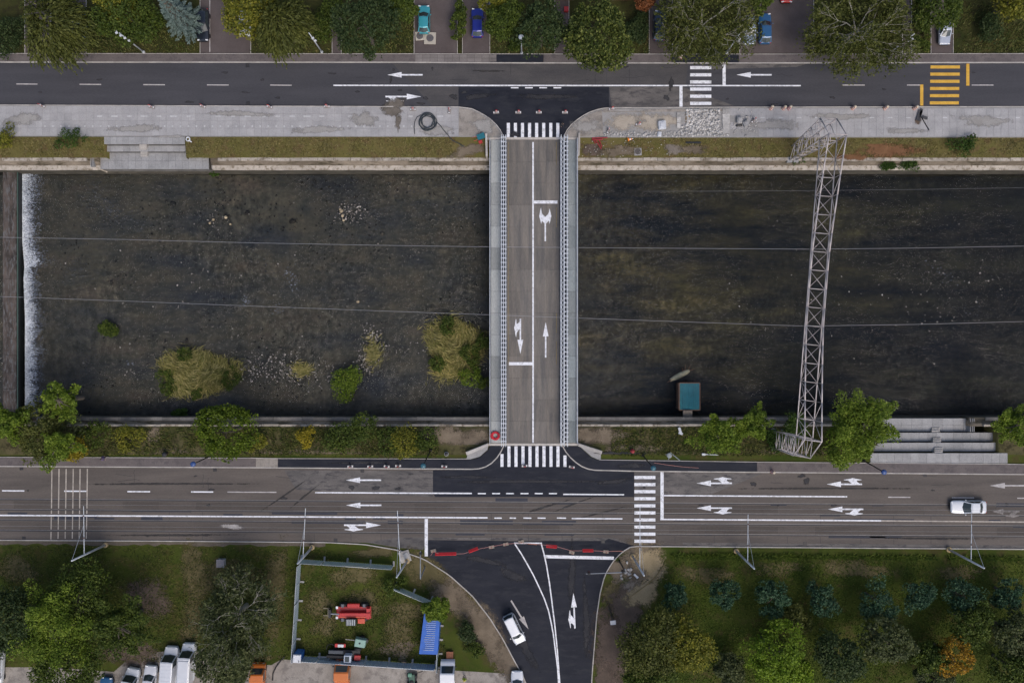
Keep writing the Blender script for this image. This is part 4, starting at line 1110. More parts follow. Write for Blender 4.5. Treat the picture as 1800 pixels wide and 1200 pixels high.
# overhead wires
def wire(label, pts, z, r, sag=0.0):
    w = MB(); pp = [P(a, b, z) for a, b in pts]
    w.path(pp, r, 5)
    return tag(w.build('overhead_wire', plain('wire_metal', (.36, .36, .38), .5, .3), None), label, 'wire')
wire('upper thin pale wire strung over the river across the middle of the bridge', [(-300, 408), (0, 417), (220, 421), (450, 427), (660, 431), (860, 434), (1130, 436), (1425, 438), (1610, 436), (1800, 432.5), (2100, 424)], 12.1, .02)
wire('lower thin pale wire strung over the river above the reed clump by the bridge', [(-300, 510), (0, 521), (220, 529), (450, 538), (660, 546), (870, 553.5), (1130, 563), (1415, 573), (1610, 570), (1800, 565), (2100, 555)], 12.1, .02)
wire('faint wire over the dark water near the north bank at the right', [(1130, 336.5), (1300, 336), (1445, 335), (1620, 333), (1800, 330), (2100, 325)], 9, .008)

# hut of teal sheet standing in the river
hut = thing('river_hut', 'teal roofed box with brown edging standing in the water by the south wall', 'hut', (P(1212, 697, -4).x, P(1212, 697, -4).y, -4.6))
M_teal = plain('teal_sheet', (.006, .135, .165), .5, 0, .2, .8)
M_brn = plain('brown_timber', (.17, .095, .06), .8, 0, .25, 2)
zt = -1.9
b = MB(); b.prism(zpoly([(1195, 674), (1229, 674), (1229, 720), (1195, 720)], zt), -4.6, zt - .1); b.build('wall', M_brn, hut, world=True)
for k in range(7):
    x0, x1 = 1195 + 34.5 * k / 7, 1195 + 34.5 * (k + 1) / 7
    b = MB(); b.prism(zpoly([(x0 + .1, 673.6), (x1 - .1, 673.6), (x1 - .1, 719.5), (x0 + .1, 719.5)], zt + .05), zt - .08, zt + .03 + .02 * (k % 2)); b.build('roof_sheet', M_teal, hut, world=True)
b = MB()
for (x0, x1, y0, y1) in ((1193.2, 1194.8, 673, 720.5), (1229.7, 1231.2, 673, 720.5), (1194.8, 1229.7, 672, 673.4), (1194.8, 1229.7, 719.8, 721.3)):
    b.prism(zpoly([(x0, y0), (x1, y0), (x1, y1), (x0, y1)], zt + .08), zt - .2, zt + .08)
b.build('edge_board', M_brn, hut, world=True)
b = MB(); b.prism(zpoly([(1201, 721), (1217, 721), (1217, 734), (1201, 734)], -1.6), -2.0, -1.6); b.build('gangway', plain('grey_timber', (.2, .165, .13), .9, 0, .3), hut, world=True)
q = MB()
for a in ((1196, 676), (1228, 676), (1196, 718), (1228, 718)): q.tube(P(*a, -2) + Vector((0, 0, -2.9)), P(*a, -2), .09)
q.build('pile', M_brn, hut, world=True)
# driftwood
lg = thing('driftwood_log', 'pale driftwood log with sprouting greenery lying in the river near the teal hut', 'log', P(1192, 661, -4.0))
q = MB(); q.path([P(1178, 668, -3.95), P(1186, 664, -3.9), P(1196, 659, -3.85), P(1206, 654, -3.8), P(1212, 651, -3.7)], [.2, .36, .42, .36, .18], 8); q.build('trunk', plain('weathered_wood', (.36, .33, .22), .9, 0, .25), lg, world=True, smooth=True)
q = MB()
for a, b in (((1204, 655), (1205, 640)), ((1208, 653), (1214, 641)), ((1210, 652), (1222, 648)), ((1180, 667), (1173, 672)), ((1201, 655), (1199, 646))): q.tube(P(*a, -3.8), P(*b, -3.3), .06, .02)
q.build('branch', M_brn, lg, world=True)
# ================================================================== VEGETATION
def norm(a): return a / np.maximum(1e-9, np.linalg.norm(a, axis=-1, keepdims=True))
def leaf_mesh(name, C, A, L, Wd, mat, nb=None):
    """diamond leaves: centres C, long axis A, length L, width Wd"""
    n = len(C)
    A = norm(A)
    if nb is None: nb = norm(NR.normal(0, 1, (n, 3)) * [0.8, 0.8, 0.5] + [0, 0, .75])
    B = norm(np.cross(A, nb))
    L = np.asarray(L).reshape(-1, 1) * np.ones((n, 1)); Wd = np.asarray(Wd).reshape(-1, 1) * np.ones((n, 1))
    V = np.stack([C - A * L / 2, C + B * Wd / 2 + A * L * .06, C + A * L / 2, C - B * Wd / 2 + A * L * .06], 1).reshape(-1, 3)
    F = np.arange(n * 4).reshape(-1, 4)
    return raw_mesh(name, V, 4, F, mat)

def sph(n, zmin=-1.0):
    z = NR.uniform(zmin, 1, n); t = NR.uniform(0, 2 * np.pi, n); r = np.sqrt(1 - z * z)
    return np.stack([r * np.cos(t), r * np.sin(t), z], 1)

def cl_round(R_, Rz, zc, ncl, nl, rc=.24, sq=1.0, lobes=.16):
    d = sph(ncl, -.35); ph = NR.uniform(0, 6.28, 4)
    th = np.arctan2(d[:, 1], d[:, 0])
    w = 1 + lobes * np.sin(2 * th + ph[0]) + lobes * .8 * np.sin(3 * th + ph[1]) + lobes * .5 * np.sin(5 * th + ph[2])
    rad = NR.uniform(.45, 1.0, ncl) ** .5 * .86
    cc = d * rad[:, None]; cc[:, :2] *= w[:, None]
    cc = cc * [R_, R_ * sq, Rz] + [0, 0, zc]
    r = R_ * rc * NR.uniform(.65, 1.35, ncl)
    k = np.repeat(np.arange(ncl), nl)
    dd = sph(len(k), -.5); rr = NR.uniform(.3, 1, len(k)) ** .45
    off = dd * rr[:, None] * r[k][:, None]; off[:, 2] *= .8
    C = cc[k] + off
    A = norm(dd * [1, 1, .35] + NR.normal(0, .5, (len(k), 3)))
    nb = norm(dd * .8 + [0, 0, .55] + NR.normal(0, .45, (len(k), 3)))
    return C, A, nb, cc

def cl_lobes(R_, Rz, zc, nbr, per, spread=.17, bias=None):
    """leader shoots: long bushy lobes reaching up and outwards from the trunk, each a run of leaf clumps"""
    Cs, Ds, tips = [], [], []
    for b in range(nbr):
        th = 2 * np.pi * b / nbr + NR.uniform(-.35, .35); el = NR.uniform(.05, 1.3)
        ln = NR.uniform(.62, 1.0)
        tip = np.array([math.cos(th) * math.cos(el) * R_, math.sin(th) * math.cos(el) * R_, math.sin(el) * Rz]) * ln
        if bias is not None: tip = tip + np.array(bias) * R_ * NR.uniform(0, .6)
        perp = np.array([-math.sin(th), math.cos(th), 0])
        for t, k in ((.30, 1.35), (.48, 1.2), (.66, 1.0), (.82, .8), (.97, .55)):
            c = tip * t + perp * NR.normal(0, R_ * .05) + [0, 0, zc + NR.normal(0, .15)]
            r = R_ * spread * k * NR.uniform(.8, 1.25); m_ = int(per * .22 * k)
            d = sph(m_, -.5); C = c + d * (NR.uniform(.25, 1, (m_, 1)) ** .5) * r * np.array([1, 1, .75])
            Cs.append(C); Ds.append(d)
        tips.append(tip + [0, 0, zc])
    C = np.concatenate(Cs); D = np.concatenate(Ds)
    A = norm(D * [1, 1, .3] + NR.normal(0, .5, C.shape)); nb = norm(D * .7 + [0, 0, .6] + NR.normal(0, .45, C.shape))
    return C, A, nb, np.array(tips)

def cl_willow(R_, Rz, zc, ns, per):
    d = sph(ns, -.1); ph = NR.uniform(0, 6.28, 3); th = np.arctan2(d[:, 1], d[:, 0])
    w = 1 + .16 * np.sin(3 * th + ph[0]) + .1 * np.sin(5 * th + ph[1])
    st = d * [R_ * .8, R_ * .8, Rz] * w[:, None] * NR.uniform(.55, 1.0, (ns, 1)) + [0, 0, zc]
    out = norm(d * [1, 1, 0] + NR.normal(0, .25, (ns, 3)) + [0, 0, 1e-3]); ln = NR.uniform(.18, .42, ns) * R_
    k = np.repeat(np.arange(ns), per); t = np.tile(np.linspace(0, 1, per), ns)
    C = st[k] + out[k] * (t * ln[k])[:, None] * .8; C[:, 2] -= (t ** 1.6) * ln[k] * 1.1
    C += NR.normal(0, .05, C.shape)
    A = out[k] * [1, 1, 0] + np.stack([0 * t, 0 * t, -.2 - t], 1) + NR.normal(0, .25, C.shape)
    return C, A, None, st

def cl_spruce(R_, ht, z0, tiers=11):
    Cs, As, bs = [], [], []
    for l in range(tiers):
        f = l / (tiers - 1); z = z0 + ht * f; rr = R_ * (1 - f) ** .85 + .15; K = max(5, int(15 - 9 * f)); a0 = NR.uniform(0, 6)
        for b in range(K):
            th = a0 + 2 * np.pi * b / K + NR.uniform(-.15, .15); ln = rr * NR.uniform(.8, 1.1)
            n = int(18 + ln * 26); t = NR.uniform(.1, 1, n)
            ax = np.array([math.cos(th), math.sin(th), 0]); sd_ = np.array([-math.sin(th), math.cos(th), 0])
            s = NR.choice([-1, 1], n); w_ = NR.uniform(0, 1, n) * .22 * (1.15 - t) * max(1, ln) + .03
            C = ax * (t * ln)[:, None] + sd_ * (s * w_)[:, None]; C[:, 2] = z - .28 * t * ln + .12 * t ** 3 * ln
            Cs.append(C); As.append(ax * .8 + sd_ * (s * .7)[:, None] + [0, 0, -.1])
            bs.append((Vector((0, 0, z)), Vector((*(ax[:2] * ln * .8), z - .2 * ln))))
    return np.concatenate(Cs), np.concatenate(As), None, bs

def skeleton(mb, p, d, L, r, depth, tips, mi=0, n=5, spread=.55):
    q = p + d * L
    mid = p.lerp(q, .5) + Vector((rng.gauss(0, L * .05), rng.gauss(0, L * .05), rng.gauss(0, L * .04)))
    mb.tube(p, mid, r, r * .85, n, mi, False); mb.tube(mid, q, r * .85, r * .62, n, mi, False)
    if depth == 0: tips.append((q, d)); return
    if depth <= 2: tips.append((mid, d))
    for k in range(2 if rng.random() < .55 else 3):
        nd = (d + Vector((rng.gauss(0, spread), rng.gauss(0, spread), rng.gauss(0, spread * .5)))).normalized()
        skeleton(mb, q, nd, L * rng.uniform(.6, .85), r * rng.uniform(.5, .66), depth - 1, tips, mi, max(3, n - 1), spread)

LM = {
    'olive': leafmat('olive_leaves', (.034, .042, .010), (.068, .078, .018), (.105, .112, .032)),
    'yellowgreen': leafmat('yellow_green_leaves', (.05, .06, .008), (.12, .125, .016), (.20, .18, .028)),
    'mid': leafmat('mid_green_leaves', (.022, .036, .007), (.05, .075, .012), (.085, .11, .02)),
    'bright': leafmat('bright_green_leaves', (.045, .075, .008), (.10, .15, .015), (.16, .20, .03)),
    'lime': leafmat('lime_leaves', (.05, .085, .006), (.10, .16, .010), (.15, .21, .02)),
    'dark': leafmat('dark_green_leaves', (.014, .026, .009), (.032, .052, .018), (.06, .08, .03)),
    'greygreen': leafmat('grey_green_leaves', (.032, .042, .018), (.062, .076, .030), (.10, .112, .05)),
    'blue': leafmat('blue_spruce_needles', (.045, .065, .06), (.085, .12, .115), (.14, .18, .175), .1),
    'teal': leafmat('blue_green_leaves', (.008, .026, .013), (.018, .048, .026), (.05, .09, .05), .1),
    'deep': leafmat('deep_green_leaves', (.028, .048, .004), (.062, .095, .007), (.105, .14, .014)),
    'round': leafmat('dotted_green_leaves', (.018, .030, .006), (.05, .068, .014), (.14, .155, .04)),
    'orange': leafmat('autumn_leaves', (.05, .05, .012), (.24, .12, .010), (.36, .22, .02)),
    'rust': leafmat('rust_leaves', (.08, .03, .012), (.16, .06, .025), (.22, .09, .04)),
    'yellow': leafmat('yellow_shrub_leaves', (.10, .09, .008), (.22, .18, .015), (.30, .23, .025)),
    'reed': leafmat('dry_reed_leaves', (.085, .095, .02), (.22, .195, .07), (.37, .31, .14), .15),
    'weed': leafmat('weed_leaves', (.016, .034, .006), (.035, .066, .010), (.06, .10, .018)),
}

def place(name, label, cat, px, py, zc, group=None, zg=0.0):
    k = P(px, py, zc)
    return thing(name, label, cat, (k.x, k.y, zg), 0, group)

def trunk_mesh(t, h, r, tips, bark=None, limbs=5, zg=0.0):
    mb = MB(); mb.path([(0, 0, -.2), (.05, .02, h * .35), (0, .05, h * .75)], [r * 1.25, r, r * .75], 8)
    top = Vector((0, .05, h * .75))
    for k in range(min(limbs, len(tips))):
        p = Vector(tips[(k * 7919) % len(tips)]); p = Vector((p.x * .62, p.y * .62, h * .6 + (p.z - h * .6) * .4 if p.z > h * .6 else p.z))
        m_ = top.lerp(p, .5) + Vector((0, 0, .2)); mb.tube(top - Vector((0, 0, r)), m_, r * .5, r * .28, 5, 0, False); mb.tube(m_, p, r * .28, r * .07, 4, 0, False)
    return mb.build('trunk', bark or M_bark, t)

def tree(kind, label, px, py, rpx, h, mat, name=None, cat='tree', group=None, sq=1.0, dens=1.0, leaf=.30, zg=0.0, **kw):
    """a tree whose crown shows at (px, py) with radius rpx in the photograph"""
    rpx *= 1.13
    Rz = kw.get('Rz', h * .36); zc = h - Rz * .9
    if zc < .4: zc = .4
    t = place(name or 'tree', label, cat, px, py, zc + zg + Rz * .35, group, zg)
    R_ = rpx / S * (H - zc - zg) / H
    if kind == 'round':
        ncl = int(kw.get('ncl', 46 + R_ * 14) * dens); nl = int(kw.get('nl', 60))
        C, A, nb, tp = cl_round(R_, Rz, zc, ncl, nl, kw.get('rc', .22), sq, kw.get('lobes', .14))
        L = NR.uniform(.7, 1.3, len(C)) * leaf; Wd = L * NR.uniform(.55, .8, len(C))
    elif kind == 'lobes':
        C, A, nb, tp = cl_lobes(R_, Rz * 1.3, zc - Rz * .35, int(kw.get('nbr', 15)), int(330 * dens), kw.get('spread', .17), kw.get('bias'))
        L = NR.uniform(.6, 1.3, len(C)) * leaf * .95; Wd = L * NR.uniform(.5, .75, len(C))
    elif kind == 'willow':
        C, A, nb, tp = cl_willow(R_, Rz, zc, int(165 * R_ * dens), 13)
        L = NR.uniform(.8, 1.3, len(C)) * leaf * 1.5; Wd = L * NR.uniform(.26, .42, len(C))
    elif kind == 'spruce':
        C, A, nb, br = cl_spruce(R_, h * .85, h * .12)
        L = NR.uniform(.7, 1.2, len(C)) * leaf; Wd = L * .34; nb = norm(NR.normal(0, .3, C.shape) + [0, 0, 1]); tp = [b[1] for b in br]
    cr = link('crown', leaf_mesh('crown', C, A, L, Wd, LM[mat], nb), t)
    if kind == 'spruce': trunk_mesh(t, h * 1.28, .05 * h ** .8, tp[:14], None, 12)
    else: trunk_mesh(t, h, .035 * h ** .95, tp, M_palebark if kw.get('pale') else None, kw.get('limbs', 7))
    return t

def bare_tree(label, px, py, rpx, h, mat, seed, nl=5200, group=None, lean=(0, 0)):
    """olive tree with pale dead branches showing above thin foliage"""
    rng.seed(seed)
    zc = h * .62; rpx *= 1.08
    t = place('tree', label, 'tree', px, py, zc, group); R_ = rpx / S * (H - zc) / H
    mb = MB(); tips = []
    mb.path([(0, 0, -.2), (0, 0, h * .22), (.1, 0, h * .4)], [.34, .28, .24], 8); top = Vector((.1, 0, h * .4))
    for k in range(9):
        th = 6.283 * k / 9 + rng.uniform(-.3, .3)
        d = Vector((math.cos(th) + lean[0], math.sin(th) + lean[1], rng.uniform(.35, 1.0))).normalized()
        skeleton(mb, top, d, R_ * rng.uniform(.34, .46), .11, 4, tips, 0, 5, .42)
    mb.build('trunk', M_palebark, t, smooth=True)
    tp = np.array([v[0][:] for v in tips]); td = np.array([v[1][:] for v in tips])
    k = NR.integers(0, len(tp), nl)
    C = tp[k] + NR.normal(0, R_ * .085, (nl, 3)); C[:, 2] -= np.abs(NR.normal(0, R_ * .14, nl)) + .15
    A = td[k] + NR.normal(0, .6, (nl, 3))
    L = NR.uniform(.25, .6, nl); link('crown', leaf_mesh('crown', C, A, L, L * .38, LM[mat]), t)
    # under-layer of denser foliage
    C, A, nb, _ = cl_round(R_ * 1.0, h * .26, h * .47, int(48 * R_ / 5 + 16), 74, .2, 1, .2)
    L = NR.uniform(.22, .5, len(C)); link('crown', leaf_mesh('crown', C, A, L, L * .5, LM[mat], nb), t)
    rng.seed(seed + 100)
    return t

def shrub(name, label, px, py, rpx, h, mat, cat='shrub', group=None, sq=1.0, zg=0.0, dens=1.0, leaf=.26, rc=.34):
    t = place(name, label, cat, px, py, h * .5 + zg, group, zg)
    R_ = rpx / S * (H - h * .5 - zg) / H
    C, A, nb, tp = cl_round(R_, h * .5, h * .5, int((12 + R_ * 12) * dens), 48, rc, sq, .22)
    L = NR.uniform(.6, 1.35, len(C)) * leaf
    link('crown', leaf_mesh('crown', C, A, L, L * NR.uniform(.45, .75, len(C)), LM[mat], nb), t)
    mb = MB()
    for k in range(6):
        th = k * 1.05; mb.tube((0, 0, -.1), (math.cos(th) * R_ * .6, math.sin(th) * R_ * .6 * sq, h * .6), .035, .012, 4)
    mb.build('stem', M_bark, t)
    return t

# ---- north row
tree('willow', 'drooping olive green willow at the top left corner overhanging the footway', 90, 42, 62, 9, 'olive', dens=1.15)
shrub('shrub', 'dark green shrub at the left end of the north footway', 10, 64, 32, 3.2, 'dark', dens=1.6)
tree('round', 'dark leafy tree left of the blue spruce', 215, 22, 52, 7.5, 'mid')
tree('round', 'yellow tinged tree at the top edge between the willow and the spruce', 205, -8, 40, 8, 'yellowgreen')
shrub('shrub', 'bushy green undergrowth between the lamp post and the spruce', 255, 48, 30, 2.6, 'mid')
tree('spruce', 'blue grey spruce beside the dark car', 290, 4, 33, 10, 'blue', leaf=.34)
tree('round', 'yellow green tree hanging over the white car in the driveway', 432, 12, 44, 8, 'yellowgreen', dens=1.2)
tree('willow', 'yellowish green willow behind the lamp post left of centre', 492, 38, 50, 8.5, 'olive', dens=1.2)
shrub('shrub', 'green shrub between the willow and the narrow path', 572, 48, 24, 3.0, 'mid', dens=1.4)
shrub('shrub', 'small green shrub beside the narrow path', 588, 16, 22, 3.5, 'mid')
tree('round', 'dense grey green tree between the narrow path and the teal car', 640, 42, 54, 9, 'dark', rc=.16, ncl=170, nl=34)
tree('round', 'olive shrub tree at the top edge left of the teal car', 705, 8, 26, 5, 'mid')
shrub('hedge', 'upright green hedge between the two driveways by the teal car', 806, 40, 15, 3.0, 'mid', 'hedge', sq=2.2, dens=2.2, rc=.3)
tree('round', 'light green tree standing right of the blue car', 884, 32, 32, 7.5, 'mid', dens=1.2)
tree('round', 'yellowish tree at the top edge behind the light green tree', 868, -12, 26, 8, 'yellowgreen')
tree('round', 'dark blue green conifer beside the big round tree', 952, 48, 46, 8.5, 'dark', rc=.17, ncl=130, nl=40)
tree('round', 'big round dense tree overhanging the kerb above the bridge road', 1052, 60, 60, 9.5, 'round', rc=.12, ncl=330, nl=26, lobes=.07, leaf=.34)
tree('round', 'rust red leaved tree at the top edge by the navy car', 1136, -6, 19, 5.5, 'rust')
shrub('shrub', 'dark green bush between the big round tree and the navy car', 1122, 52, 22, 2.4, 'dark', dens=1.5)
bare_tree('olive tree with pale bare branches above the white crossing', 1240, 34, 74, 10.5, 'olive', 31, 5600)
tree('round', 'green shrub tree at the top edge over the blue cars', 1340, -6, 22, 5.5, 'mid')
bare_tree('olive tree with pale bare branches right of the wide driveway', 1515, 44, 82, 10, 'olive', 57, 8000)
tree('round', 'green tree at the top edge above the silver car', 1655, 2, 42, 7.5, 'mid', dens=1.1)
shrub('shrub', 'dark bush on the brownish grass right of the silver car', 1741, 52, 23, 2.2, 'dark', dens=1.3)
tree('round', 'yellow green tree in the top right corner', 1790, -6, 38, 7, 'yellowgreen')
shrub('shrub', 'low green hedge left of the silver car', 1619, 60, 18, 1.6, 'mid', 'shrub', sq=1.8)
shrub('shrub', 'dark bush in the grass above the black footway patch', 905, 82, 12, 1.2, 'mid')

# ---- north verge
shrub('sapling', 'sprawling leafy sapling on the verge above the terrace', 128, 243, 27, 1.5, 'weed', zg=-.1, sq=.7, dens=.42, rc=.3)
shrub('sapling', 'thin yellow green sapling at the left edge of the verge', 14, 240, 20, 1.6, 'yellowgreen', zg=-.1, dens=.6)
shrub('sapling', 'leafy sapling on the verge near the right edge', 1690, 254, 29, 1.5, 'weed', zg=-.2, sq=.55, dens=.5, rc=.3)
for a, b, r, l in ((1405, 278, 17, 'green bush at the foot of the north gantry leg'), (1600, 290, 17, 'green weeds on the north wall under the red soil'), (1560, 292, 14, 'green weeds on the north wall beside the red soil')):
    shrub('weed_clump', l, a, b, r * 1.15, .5, 'weed', 'weeds', zg=-1.2, sq=.36, dens=.6, leaf=.22)
shrub('weed_clump', 'small green weed at the water edge right of the left terrace', 378, 303, 9, .7, 'weed', 'weeds', zg=-3.9, sq=.6)

# ---- river islands
def reed_clump(label, px, py, rx, ry, n, mat, h=1.6, loose=False):
    t = place('reed_clump', label, 'reeds', px, py, -3.3, None, -4.3)
    k_ = (H + 3.3) / H / S
    th = NR.uniform(0, 6.28, n); r = np.abs(NR.normal(0, .5, n)) + .05 if loose else np.sqrt(NR.uniform(0, 1, n)) * (1 + .10 * NR.normal(0, 1, n)); w = 1 + .12 * np.sin(3 * th + 1) + .08 * np.sin(5 * th)
    x = r * np.cos(th) * rx * k_ * w; y = r * np.sin(th) * ry * k_ * w
    dirs = fb(x * .35 + 20, y * .35 + 7, 3) * 9.0 + NR.normal(0, .35, n)
    A = np.stack([np.cos(dirs), np.sin(dirs), NR.uniform(.05, .5, n)], 1)
    z = .45 + h * .55 * np.maximum(0, 1 - r ** 2) * NR.uniform(.4, 1, n)
    C = np.stack([x, y, z], 1); C[:, :2] *= (1 + NR.normal(0, .05, (n, 1))); L = NR.uniform(.5, 1.4, n)
    link('crown', leaf_mesh('crown', C, A, L, NR.uniform(.04, .11, n), LM[mat]), t)
    mb = MB(); mb.lathe((0, 0, 0), [(1.0, .0), (1.0, .28), (.8, .5), (.3, .62)], 20); o = mb.build('root_mat', plain('reed_root_mat', (.05, .04, .02), .95), t); o.scale = (rx * k_ * (.2 if loose else .72), ry * k_ * (.2 if loose else .72), 1)
    return t
t = reed_clump('large dry straw coloured reed island left of the bridge', 345, 656, 66, 40, 6500, 'reed')
for dx, dy, r in ((-52, 8, 19), (-20, -30, 17), (60, 8, 20), (-50, 26, 16), (0, 36, 12)):
    shrub('reed_bush', {(-52, 8): 'green growth on the left rim of the reed island', (-20, -30): 'green growth on the upper rim of the reed island', (60, 8): 'green growth on the right rim of the reed island', (-50, 26): 'green growth on the lower left rim of the reed island', (0, 36): 'green growth on the lower rim of the reed island'}[(dx, dy)], 345 + dx, 656 + dy, r, .8, 'mid', 'weeds', zg=-4.0, rc=.26, leaf=.2, dens=.9)
reed_clump('straw and green reed clump beside the left footway of the bridge', 798, 612, 50, 54, 5600, 'reed')
for a, b, r, m_, l in ((826, 622, 19, 'mid', 'dark green bush among the reeds beside the bridge'), (830, 664, 24, 'bright', 'bright green bush at the lower end of the reeds by the bridge'), (786, 572, 16, 'mid', 'green tuft at the upper end of the reeds by the bridge'), (848, 600, 14, 'mid', 'green bush touching the left bridge footway'), (850, 672, 12, 'mid', 'green bush below the reeds touching the bridge footway'), (770, 640, 16, 'mid', 'green tuft on the lower left of the reeds by the bridge')):
    shrub('river_bush', l, a, b, r, 1.9, m_, 'bush', zg=-4.1, dens=1.0, rc=.26, leaf=.22)
shrub('river_bush', 'round leafy green bush growing alone in the river above the south wall', 609, 671, 27, 2.2, 'bright', 'bush', zg=-4.1, dens=1.3)
shrub('river_bush', 'small mossy green hummock in the water near the weir', 190, 578, 17, .8, 'mid', 'bush', zg=-4.1, sq=.6, dens=1.5)
for a, b, rx, ry, l in ((530, 650, 16, 12, 'faint dry weeds on the pebble bar right of the reed island'), (655, 620, 14, 26, 'thin dry weeds on the upright pebble bar')):
    reed_clump(l, a, b, rx * 1.25, ry * 1.1, 520, 'reed', .4, True)
shrub('weed_clump', 'dark green weeds at the foot of the south wall by the round tree', 316, 726, 12, .8, 'weed', 'weeds', zg=-3.9, sq=.5)

# ---- south bank
tree('lobes', 'tall feathery green tree at the left end of the river bank', 98, 705, 42, 8, 'bright', dens=1.2, nbr=13)
tree('lobes', 'feathery green tree at the left edge of the river bank', 8, 745, 52, 8, 'bright', dens=1.2, nbr=14)
tree('lobes', 'feathery green tree overhanging the left end of the tram road', 98, 785, 46, 7.5, 'bright', dens=1.1, nbr=14)
tree('round', 'darker bushy tree in the middle of the left bank clump', 60, 755, 48, 5.5, 'olive')
shrub('shrub', 'brownish half dead bush in the left bank clump', 120, 748, 34, 2.6, 'greygreen', dens=.8)
shrub('shrub', 'yellow green bush at the right of the left bank clump', 132, 790, 22, 2.0, 'yellow')
shrub('shrub', 'yellowish low bush on the bank left of the round tree', 228, 772, 28, 1.5, 'yellowgreen', dens=.8)
shrub('shrub', 'green undergrowth on the bank right of the left clump', 172, 762, 26, 1.2, 'mid', dens=.7)
tree('round', 'round dense deep green tree on the bank leaning over the river wall', 395, 760, 50, 7.5, 'deep', rc=.17, ncl=120, nl=52, lobes=.08, dens=1.0)
shrub('shrub', 'yellow green bush right of the round tree', 455, 778, 16, 1.3, 'yellowgreen', dens=.8)
shrub('shrub', 'bright yellow flowering bush on the bank', 537, 768, 17, 1.8, 'yellow', dens=.9)
shrub('shrub', 'long green bush on the bank right of the yellow bush', 605, 768, 36, 2.0, 'mid', dens=1.0, sq=.75)
shrub('shrub', 'green bush hanging over the river wall', 642, 748, 24, 2.0, 'mid', dens=.85)
shrub('shrub', 'green bush on the bank below the wall gap', 682, 774, 24, 1.5, 'mid', dens=.85)
shrub('shrub', 'olive yellow bush on the bank beside the bare soil', 712, 778, 28, 1.9, 'yellowgreen', dens=.85)
shrub('shrub', 'green bush on the bank nearest the left bridge footway', 750, 770, 24, 1.3, 'mid', dens=.8)
tree('lobes', 'light green feathery tree on the bank right of the bridge', 1268, 762, 54, 7.5, 'bright', dens=1.3, nbr=15, bias=(0, -.3, 0))
tree('lobes', 'light green feathery tree just right of its twin beside the gantry', 1322, 752, 42, 7, 'bright', dens=1.2, nbr=14, bias=(.1, .4, 0))
tree('lobes', 'large light green feathery tree overhanging the terrace', 1523, 748, 78, 9.5, 'bright', dens=1.7, nbr=22)
tree('lobes', 'light green feathery tree at the right edge of the bank', 1790, 750, 42, 7, 'bright', dens=1.1, nbr=14)
tree('round', 'green understory under the large feathery tree', 1495, 775, 42, 4.5, 'bright', dens=.8)
shrub('shrub', 'green bush behind the south gantry leg', 1400, 752, 24, 1.6, 'weed', dens=1.1)
shrub('shrub', 'low green growth beside the gantry base', 1365, 770, 18, 1.2, 'weed')

# ---- south
tree('lobes', 'big spreading green tree above the parked vans at the lower left', 85, 1110, 92, 10, 'bright', dens=2.0, nbr=24, leaf=.28)
tree('lobes', 'green tree reaching right over the parked white van', 205, 1105, 64, 9, 'mid', dens=1.7, nbr=18)
tree('round', 'dark leafy tree at the lower left edge', 18, 1090, 56, 8.5, 'dark', dens=1.2)
tree('round', 'dark green tree behind the big spreading tree', 130, 1065, 62, 7, 'mid', dens=1.1)
tree('round', 'green tree in the bottom left corner over the parked cars', 110, 1180, 52, 8.5, 'mid', dens=1.1)
bare_tree('grey green tree with pale twigs above the parked vans', 408, 1088, 66, 9.5, 'greygreen', 77, 6500)
tree('round', 'grey green leafy tree at the bottom edge right of the white vans', 392, 1170, 44, 7.5, 'greygreen', dens=1.1)
shrub('shrub', 'bright green weeds at the bottom edge near the orange truck', 412, 1188, 18, 1.5, 'weed')
tree('round', 'small green tree hanging over the blue container', 766, 1072, 20, 3.6, 'bright', dens=1.3)
shrub('shrub', 'leafy weed bush beside the fence gap above the red machine', 690, 1028, 18, 1.6, 'mid', dens=.8)
shrub('shrub', 'small dark green tree on the slope left of the white minivan', 820, 1112, 17, 2.2, 'dark', dens=1.2)
shrub('shrub', 'faint green shrub below the small dark tree', 832, 1140, 16, 1.2, 'mid', dens=.7)
tree('round', 'olive tree right of the side road', 1144, 1140, 54, 8.5, 'olive', dens=1.2)
tree('round', 'yellow green tree right of the olive tree by the side road', 1210, 1140, 44, 8, 'yellowgreen', dens=1.1)
tree('round', 'green tree at the bottom edge beside the side road', 1140, 1200, 44, 8, 'mid', dens=1.1)
tree('round', 'bright lime green round tree at the bottom right', 1366, 1152, 52, 8, 'lime', rc=.17, ncl=120, nl=50, lobes=.12)
tree('round', 'lime green lower crown beside the bright lime tree', 1400, 1185, 30, 6, 'lime')
tree('round', 'dark olive tree right of the lime green tree', 1480, 1160, 40, 7.5, 'dark', dens=1.1)
tree('round', 'grey olive tree below the row of small bluish trees', 1562, 1130, 42, 7.5, 'greygreen', rc=.17, ncl=110, nl=46)
tree('round', 'orange and yellow autumn tree at the bottom right', 1678, 1158, 32, 6.5, 'orange', dens=.8, sq=1.1, rc=.19, leaf=.26)
tree('round', 'green tree left of the orange autumn tree', 1640, 1160, 26, 6, 'mid')
tree('round', 'loose green tree above the orange autumn tree', 1712, 1098, 38, 6, 'mid', dens=.7)
tree('round', 'dark grey green tree at the right bottom edge', 1790, 1118, 36, 7, 'greygreen', dens=1.0)
tree('round', 'dark green tree in the bottom right corner', 1790, 1180, 40, 7, 'mid')
tree('round', 'grey green small tree under the orange autumn tree', 1645, 1195, 30, 5, 'greygreen')
tree('round', 'dark olive small tree above the grey olive tree', 1400, 1090, 26, 4, 'olive', dens=.8)
tree('round', 'grey green low tree at the bottom edge right of the olive tree', 1285, 1180, 26, 4, 'greygreen', dens=.8)
g_ = 'row of small bluish trees beyond the tram road'
